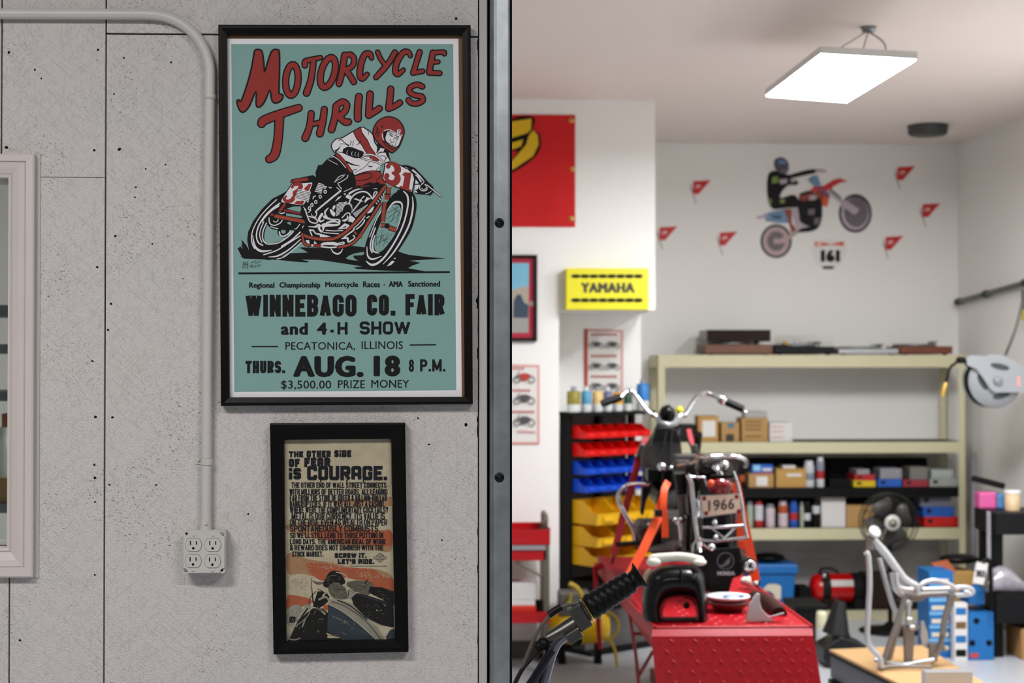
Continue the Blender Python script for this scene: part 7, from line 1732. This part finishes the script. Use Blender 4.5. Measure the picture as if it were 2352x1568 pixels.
# black tote, white bottle and floor jack in front of the shelf
d = 8.95
mb = MB(); a, b = W(1826, 1390, d), W(1898, 1390, d); cx = (a.x + b.x) / 2; w_ = b.x - a.x
mb.loft([rbox(cx, d + .15, w_ * .9, .26, 0), rbox(cx, d + .15, w_, .3, a.z - .03), rbox(cx, d + .15, w_ * 1.06, .32, a.z - .028), rbox(cx, d + .15, w_ * 1.06, .32, a.z)], mat('tote_black', '#141414', .5), smooth=False)
mb.solo('storage_tote', 'black plastic tote on the floor under the blue bin', 'tote', bevel=.008)
d = 8.75; a, b = W(1877, 1405, d), W(1903, 1405, d); r = (b.x - a.x) / 2; cx = (a.x + b.x) / 2; h = a.z
t = thing('cleaner_jug', 'white jug with a cream top on the floor in front of the black tote', 'bottle', (cx, d + r, 0))
mb = MB(); mb.lathe([(r * .95, 0), (r, .01), (r, h * .62)], (cx, d + r, 0), M_bw, n=20); mb.build('body', t)
mb = MB(); mb.lathe([(r, h * .62), (r * .95, h * .9), (r * .8, h), (0, h)], (cx, d + r, 0), mat('cream_cap', '#cfcbab', .5), n=20); mb.build('cap', t)
d = 8.45
t = thing('floor_jack', 'black floor jack with a steep handle between the jug and the plywood platform', 'jack', (W(1945, 1490, d).x, d + .1, 0))
M_jk = mat('jack_black', '#1c1c1e', .4, .3)
x0, x1 = W(1892, 1490, d).x, W(1992, 1490, d).x
mb = MB(); mb.loft([[Vector((x0, y, z)) for y, z in ((d, .04), (d + .2, .04), (d + .2, .11), (d, .11))], [Vector((x0 + .1, y, z)) for y, z in ((d, .03), (d + .2, .03), (d + .2, .17), (d, .17))], [Vector((x1, y, z)) for y, z in ((d, .04), (d + .2, .04), (d + .2, .12), (d, .12))]], M_jk, smooth=False); mb.build('body', t, bevel=.008)
mb = MB(); mb.tube([Vector((W(1940, 1400, d).x, d + .1, W(0, 1400, d).z)), Vector((W(1930, 1455, d).x, d + .1, .17))], [.03, .075], M_jk, 18); mb.build('lift_cup', t)
mb = MB(); mb.tube([Vector((W(1968, 1500, d).x, d + .1, .1)), Vector((W(1935, 1395, d).x, d + .16, W(0, 1395, d).z))], .011, M_jk, 8); mb.build('handle', t)
for x in (x0 + .04, x1 - .04):
    mb = MB(); mb.cyl((x, d - .01, .035), (x, d + .21, .035), .035, M_jk, 18); mb.build('wheel', t)
# plywood-topped platform with the bare silver frame
zp = .20
far = [WZ(1905, 1491, zp), WZ(2118, 1481, zp)]; nl = WZ(2062, 1568, zp); nr = WZ(2262, 1568, zp)
nl = far[0] + (nl - far[0]) * 2.2; nr = far[1] + (nr - far[1]) * 2.2
nr.y = nl.y if abs(nr.y - nl.y) < .3 else nr.y
top = [far[0], far[1], nr, nl]; ctr_ = sum(top, Vector()) / 4
t = thing('work_platform', 'low black platform with a tan plywood top holding the silver frame', 'platform', (ctr_.x, ctr_.y, 0))
mb = MB(); mb.prism([p + Vector((0, 0, -.012)) for p in top], (0, 0, .012), mat('plywood', '#bd9767', .6, var=.10, scale=5)); mb.build('plywood_top', t)
def inn(p, k): return p + (ctr_ - p) * k
mb = MB(); mb.prism([inn(Vector((p.x, p.y, .06)), .01) for p in top], (0, 0, zp - .013 - .06), mat('platform_steel', '#55595f', .45, .3)); mb.prism([inn(Vector((p.x, p.y, zp - .03)), -.012) for p in top], (0, 0, .017), M_blkmetal); mb.build('platform_body', t)
for p in top:
    q = inn(p, .08); mb = MB(); mb.box(q.x - .04, q.x + .04, q.y - .04, q.y + .04, 0, .06, M_blkmetal); mb.build('foot', t)
d = 7.42
t = thing('motorcycle_chassis', 'bare silver motorcycle frame standing on the tan plywood platform', 'motorcycle frame', W(2090, 1520, d)); t.location.z = zp; WM[t.name] = Matrix.Translation(t.location)
M_sf = mat('silver_frame_paint', '#b9babc', .3, .55, var=.08); M_sfd = mat('grey_gusset', '#7b7571', .4, .5, var=.2)
def FP(u, v, dd=0.0):
    p = W(1960 + u / 3.349, 1100 + v / 3.349, d + dd); p.z = max(p.z, zp + .012); return p
def tb(name, pts, r, dd=0.0, m=None, k=5):
    mb = MB(); mb.tube(spline([FP(u, v, dd) for u, v in pts], k), r, m or M_sf, 12); mb.build(name, t)
mb = MB(); mb.cyl(FP(130, 400), FP(175, 425), .026, M_sf, 18); mb.lathe([(.027, 0), (.032, .004), (.032, .012), (.02, .014)], FP(160, 410, -.03), M_sf, (.3, -.8, .5), 18); mb.cyl(FP(135, 430), FP(128, 540), .020, M_sfd, 14); mb.build('head_tube', t)
tb('backbone', [(150, 465), (250, 575), (340, 700), (400, 775), (490, 830)], .0205)
tb('down_tube', [(95, 560), (115, 600), (125, 800), (115, 1020), (108, 1200), (130, 1290), (205, 1375), (215, 1450)], .0135, -.1)
tb('down_tube', [(200, 610), (240, 760), (300, 960), (345, 1085), (300, 1250), (270, 1330)], .012, .08)
tb('gusset_tube', [(300, 720), (320, 830), (380, 890)], .016); tb('gusset_tube', [(360, 740), (420, 800), (480, 850)], .012, .04); tb('gusset_tube', [(330, 720), (350, 830), (460, 850)], .011, -.04)
mb = MB(); mb.prism([FP(310, 700), FP(360, 720), (FP(470, 830)), FP(390, 850), FP(330, 800)], (0, .03, 0), M_sf); mb.build('neck_plate', t, bevel=.006)
tb('cross_tube', [(380, 880), (480, 890), (600, 885), (720, 880)], .014, 0, M_sfd)
tb('seat_loop', [(500, 890), (505, 830), (560, 790), (640, 780), (740, 810), (800, 850)], .0115, -.05)
tb('seat_loop', [(530, 850), (700, 845), (850, 830), (910, 850), (905, 880), (800, 890), (600, 885)], .0125, .06)
tb('rear_tube', [(760, 870), (740, 960), (705, 1060), (690, 1180), (660, 1300), (600, 1410)], .014, .02, M_sfd)
tb('rear_tube', [(400, 900), (370, 1000), (330, 1130), (280, 1260), (240, 1380), (215, 1460)], .013, -.05, M_sfd)
tb('rear_tube', [(430, 930), (420, 1020), (425, 1120)], .012); tb('front_rail', [(215, 1400), (300, 1420), (400, 1430), (500, 1410), (620, 1390)], .0125)
tb('front_rail', [(210, 1455), (300, 1440), (600, 1445)], .008, -.06, M_sfd)
mb = MB(); mb.prism([FP(u, v, .0) for u, v in ((380, 1130), (510, 1125), (505, 1160), (470, 1170), (470, 1240), (460, 1430), (400, 1430), (395, 1250), (390, 1160))], (0, .03, 0), M_sfd)
mb.build('engine_mount', t, bevel=.004)
mb = MB(); mb.prism([FP(u, v, .02) for u, v in ((590, 1270), (690, 1255), (720, 1330), (650, 1310), (650, 1400), (605, 1430), (590, 1380))], (0, .03, 0), M_sfd); mb.build('pivot_plate', t, bevel=.004)
mb = MB(); mb.prism([FP(u, v, -.02) for u, v in ((735, 880), (800, 890), (770, 970), (740, 1060), (700, 1200), (670, 1200), (690, 1060), (720, 960))], (0, .02, 0), M_sfd); mb.build('tail_plate', t, bevel=.003)
mb = MB(); mb.prism([FP(u, v, -.04) for u, v in ((345, 1085), (375, 1070), (365, 1160), (330, 1260), (300, 1390), (265, 1400), (290, 1250))], (0, .02, 0), M_sfd); mb.build('side_plate', t, bevel=.003)
mb = MB(); mb.prism([FP(u, v, .05) for u, v in ((520, 1100), (545, 1090), (575, 1180), (590, 1290), (540, 1280), (520, 1200))], (0, .02, 0), M_sf); mb.build('side_plate', t, bevel=.003)
mb = MB(); mb.prism([FP(u, v, .01) for u, v in ((370, 900), (560, 905), (545, 935), (460, 945), (445, 1010), (405, 1010), (400, 940))], (0, .03, 0), M_sfd); mb.build('tank_mount', t, bevel=.003)
for (u, v) in ((410, 945), (450, 1140), (430, 1080), (180, 1390), (870, 870), (205, 1465)):
    mb = MB(); mb.cyl(FP(u - 18, v, -.03), FP(u + 18, v, -.03), .012, M_sf, 12); mb.build('lug', t)
d2 = 6.82; mb = MB(); a = W(2125, 1580, d2); b = W(2235, 1580, d2); z_ = zp + .001
mb.box(a.x, b.x, d2, d2 + .06, z_, W(0, 1560, d2).z, M_sf); q_ = W(2158, 1560, d2 + .03); mb.cyl(Vector((q_.x, q_.y, z_ + .001)), Vector((q_.x, q_.y, z_ + .035)), .016, M_sf, 14); mb.box(a.x + .02, b.x - .05, d2 - .02, d2 + .08, z_, z_ + .012, M_sfd)
mb.solo('metal_bracket', 'silver metal bracket lying at the near edge of the plywood top', 'bracket', bevel=.004)

# black workbench along the right wall
d = 8.62; M_wb = mat('bench_black', '#131315', .45, var=.15)
xw = XRW - .01; xlB = W(2287, 1200, d).x; y1 = d + .36
t = thing('workbench', 'black two-tier steel workbench standing along the right wall', 'bench', ((xlB + xw) / 2, (d + y1) / 2, 0))
def ZB_(py): return W(2300, py, d).z
for (za, zb_) in ((1178, 1228), (1362, 1432)):
    mb = MB(); mb.box(xlB, xw, d, y1, ZB_(zb_), ZB_(za), M_wb); mb.build('shelf', t, bevel=.004)
for (x, y) in ((xlB + .02, d + .11), (xw - .08, d + .11), (xlB + .02, y1 - .08), (xw - .08, y1 - .08)):
    mb = MB(); mb.box(x, x + .06, y, y + .06, 0, ZB_(1228), M_wb); mb.build('leg', t)
zt = ZB_(1178)
def on_bench(px0, px1, py, dd, dep, m, nm, lab, cat, z=None, bev=.004):
    a, b = W(px0, py, dd), W(px1, py, dd); z = zt if z is None else z
    mb = MB(); mb.box(a.x, b.x, dd, dd + dep, z, a.z, m); return mb.solo(nm, lab, cat, bevel=bev)
M_pk = mat('pink_pack', '#d25a97', .5, var=.15); M_bp = mat('blue_pack', '#4f86b8', .5, var=.15)
on_bench(2250, 2290, 1130, d + .24, .1, M_pk, 'towel_pack', 'pink wrapped pack at the left end of the workbench top', 'packet', bev=.012)
on_bench(2291, 2311, 1134, d + .24, .1, M_bp, 'towel_pack', 'blue wrapped pack beside the pink one on the workbench', 'packet', bev=.012)
c = W(2334, 1150, d + .12); mb = MB(); h = W(2330, 1130, d + .12).z - zt
mb.lathe([(.042, 0), (.044, h * .9), (0, h * .9)], (c.x, d + .18, zt), mat('tan_tub', '#cbb08a', .5)); mb.lathe([(.046, h * .9), (.046, h * 1.08), (0, h * 1.08)], (c.x, d + .18, zt), M_bw); mb.solo('wipes_tub', 'tan tub with a white lid at the right of the workbench top', 'tub')
mb = MB(); c = W(2274, 1122, d + .26); mb.obox(c + Vector((0, .03, .035)), (.17, .1, .035), M_blkmetal, Matrix.Rotation(.25, 3, 'Y')); mb.solo('black_tray', 'black tray lying tilted over the pink pack on the workbench', 'tray', bevel=.006)
zt2 = ZB_(1362)
mb = MB(); rings = []
for k in range(9):
    a = k / 8; p = W(2268 + 110 * a, 1352 - 30 * math.sin(a * 2.4), d - .0); hh = .03 + .045 * math.sin(math.pi * min(1, a * .9 + .1)); p = Vector((W(2268 + 86 * a, 1360, d).x, d + .035, zt2 + hh + .002))
    rings.append([p + Vector((0, .055 * math.cos(q) * (1 + .2 * math.sin(3 * a + q * 2)), hh * .98 * math.sin(q))) for q in [2 * math.pi * i / 14 for i in range(14)]])
mb.loft(rings, mat('clear_plastic_bag', '#a09ba3', .15, .25, var=.5, scale=30, bump=.6, bscale=40)); mb.solo('plastic_bag', 'crumpled clear plastic bag on the lower shelf of the workbench', 'bag')
mb = MB(); a, b = W(2306, 1440, d + .1), W(2420, 1440, d + .1); mb.box(a.x + .07, min(b.x, xw - .09), d + .02, d + .26, 0.001, ZB_(1446), mat('carton_brown', '#a4794a', .8, var=.08)); mb.solo('carton', 'large brown carton on the floor under the workbench', 'box', bevel=.004)
mb = MB(); p = W(2252, 1170, 8.7); q = W(2250, 1330, 8.7)
pd = 9.4; a = W(2236, 1040, pd)
for i in range(1): mb.tube([Vector((a.x, pd, 0)), Vector((a.x, pd, a.z))], .018, mat('corner_shade_grey', '#8c8a8d', .4, .5), 12)
mb.solo('corner_shade_bar', 'grey bar added as shading beside the end of the shelving unit', 'pole')  # grey bar put in where a band of shading falls beside the shelves
t_ = MB(); a, b = W(2268, 1175, 8.66), W(2276, 1340, 8.66); t_.box(a.x, b.x, 8.66, 8.68, b.z, a.z, mat('speckled_strip', '#8e8a90', .5, var=.7, scale=90)); t_.solo('speckled_strip', 'narrow speckled strip leaning at the left end of the workbench', 'strip')
# boxes between the frame and the workbench
d = 8.62
def cubox(px0, px1, pt, dd, dep, m, nm, lab, extra=None, group=None, bev=.004):
    a, b = W(px0, pt, dd), W(px1, pt, dd); mb = MB(); mb.box(a.x, b.x, dd, dd + dep, 0.001, a.z, m)
    if extra: extra(mb, a.x, b.x, 0, a.z, dd)
    return mb.solo(nm, lab, 'box', group, bev)
M_bc = mat('blue_carton', '#0b66a8', .5, var=.1); M_sky = mat('carton_sky', '#6fa9d2', .5)
def dots(mb, x0, x1, z0, z1, dd):
    for (u, v) in ((.32, .82), (.15, .36), (.82, .36)): mb.lathe([(0, 0), (.018, 0), (.018, .001), (0, .001)], (x0 + u * (x1 - x0), dd - .0002, z0 + v * (z1 - z0)), M_blkmetal, (0, -1, 0), 14)
    mb.box(x0 + .06 * (x1 - x0), x0 + .4 * (x1 - x0), dd - .0015, dd - .0005, z0 + .05 * (z1 - z0), z0 + .15 * (z1 - z0), mat('red_patch', '#b8413c', .5))
cubox(2224, 2282, 1406, d + .02, .25, M_bc, 'carton', 'bright blue carton with three dark holes beside the workbench leg', dots)
mb = MB(); a, b = W(2226, 1350, d + .05), W(2262, 1350, d + .05); z_ = W(0, 1406, d + .02).z + .0015; mb.prism([Vector((a.x, d + .05, z_)), Vector((b.x, d + .05, z_)), Vector((b.x, d + .05, a.z)), Vector((a.x, d + .05, a.z - .03))], (0, .16, 0), M_bc); mb.solo('carton', 'smaller blue carton stacked on the blue carton with holes', 'box', bevel=.004)
def rowsx(mb, x0, x1, z0, z1, dd):
    h = z1 - z0
    for k in range(6):
        mb.box(x0, x1, dd - .0015, dd - .0005, z0 + h * (.03 + k * .155), z0 + h * (.07 + k * .155), M_sky if k else M_bc); mb.box(x0 + .1 * (x1 - x0), x0 + .8 * (x1 - x0), dd - .0018, dd - .0006, z0 + h * (.09 + k * .155), z0 + h * (.14 + k * .155), MATS['cream_label'])
cubox(2134, 2190, 1312, d + .1, .22, M_bc, 'carton', 'tall blue and white striped carton behind the silver frame', rowsx)
def rowsd(mb, x0, x1, z0, z1, dd):
    h = z1 - z0
    for k in range(4): mb.box(x0 + .1 * (x1 - x0), x0 + .9 * (x1 - x0), dd - .0015, dd - .0005, z0 + h * (.08 + k * .24), z0 + h * (.2 + k * .24), M_bc if k % 2 else M_print if k else M_blkmetal)
cubox(2192, 2222, 1385, d, .06, M_wbox, 'carton', 'narrow white printed carton left of the blue carton with holes', rowsd)
mb = MB(); a, b = W(2160, 1314, d + .36), W(2240, 1314, d + .36); mb.box(a.x, b.x, d + .36, d + .6, .001, a.z, M_kraft3); mb.prism([Vector((a.x, d + .36, a.z)), Vector((a.x - .05, d + .38, a.z + .05)), Vector((a.x + .05, d + .38, a.z + .07)), Vector((a.x + .1, d + .36, a.z))], (0, .01, 0), mat('orange_flap', '#a8542a', .7)); mb.solo('carton', 'open tan carton stuffed with a black bag between the frame and workbench', 'box', bevel=.004)
mb = MB(); mb.ball(Vector((W(2203, 1306, d + .48).x, d + .48, W(0, 1314, d + .36).z + .032)), (.12, .09, .03), MATS['bag_black'], n=18); mb.solo('black_bag', 'black bag spilling from the open tan carton', 'bag')
t = thing('number_tag', 'white hanging tag printed 303 on a black strap beside the tan carton', 'tag', W(2250, 1345, d - .05))
mb = MB(); mb.prism([W(x, y, d - .05) for x, y in ((2243, 1290), (2270, 1294), (2259, 1343), (2234, 1338))], (0, .004, 0), M_wbox); o = mb.build('card', t)
A = Art(plane_y(d - .0515), .0003); A.text('303', 2241, 1308, 2263, 1324, MATS['poster_black'], 1.0, drop=2); A.mb.build('lettering', t)
mb = MB(); mb.tube(spline([W(2256, 1292, d - .045), W(2268, 1284, d - .04), W(2274, 1300, d - .035), W(2276, 1345, d - .035), W(2277, 1400, d - .035)], 5), .012, M_blk, 8); mb.build('strap', t)
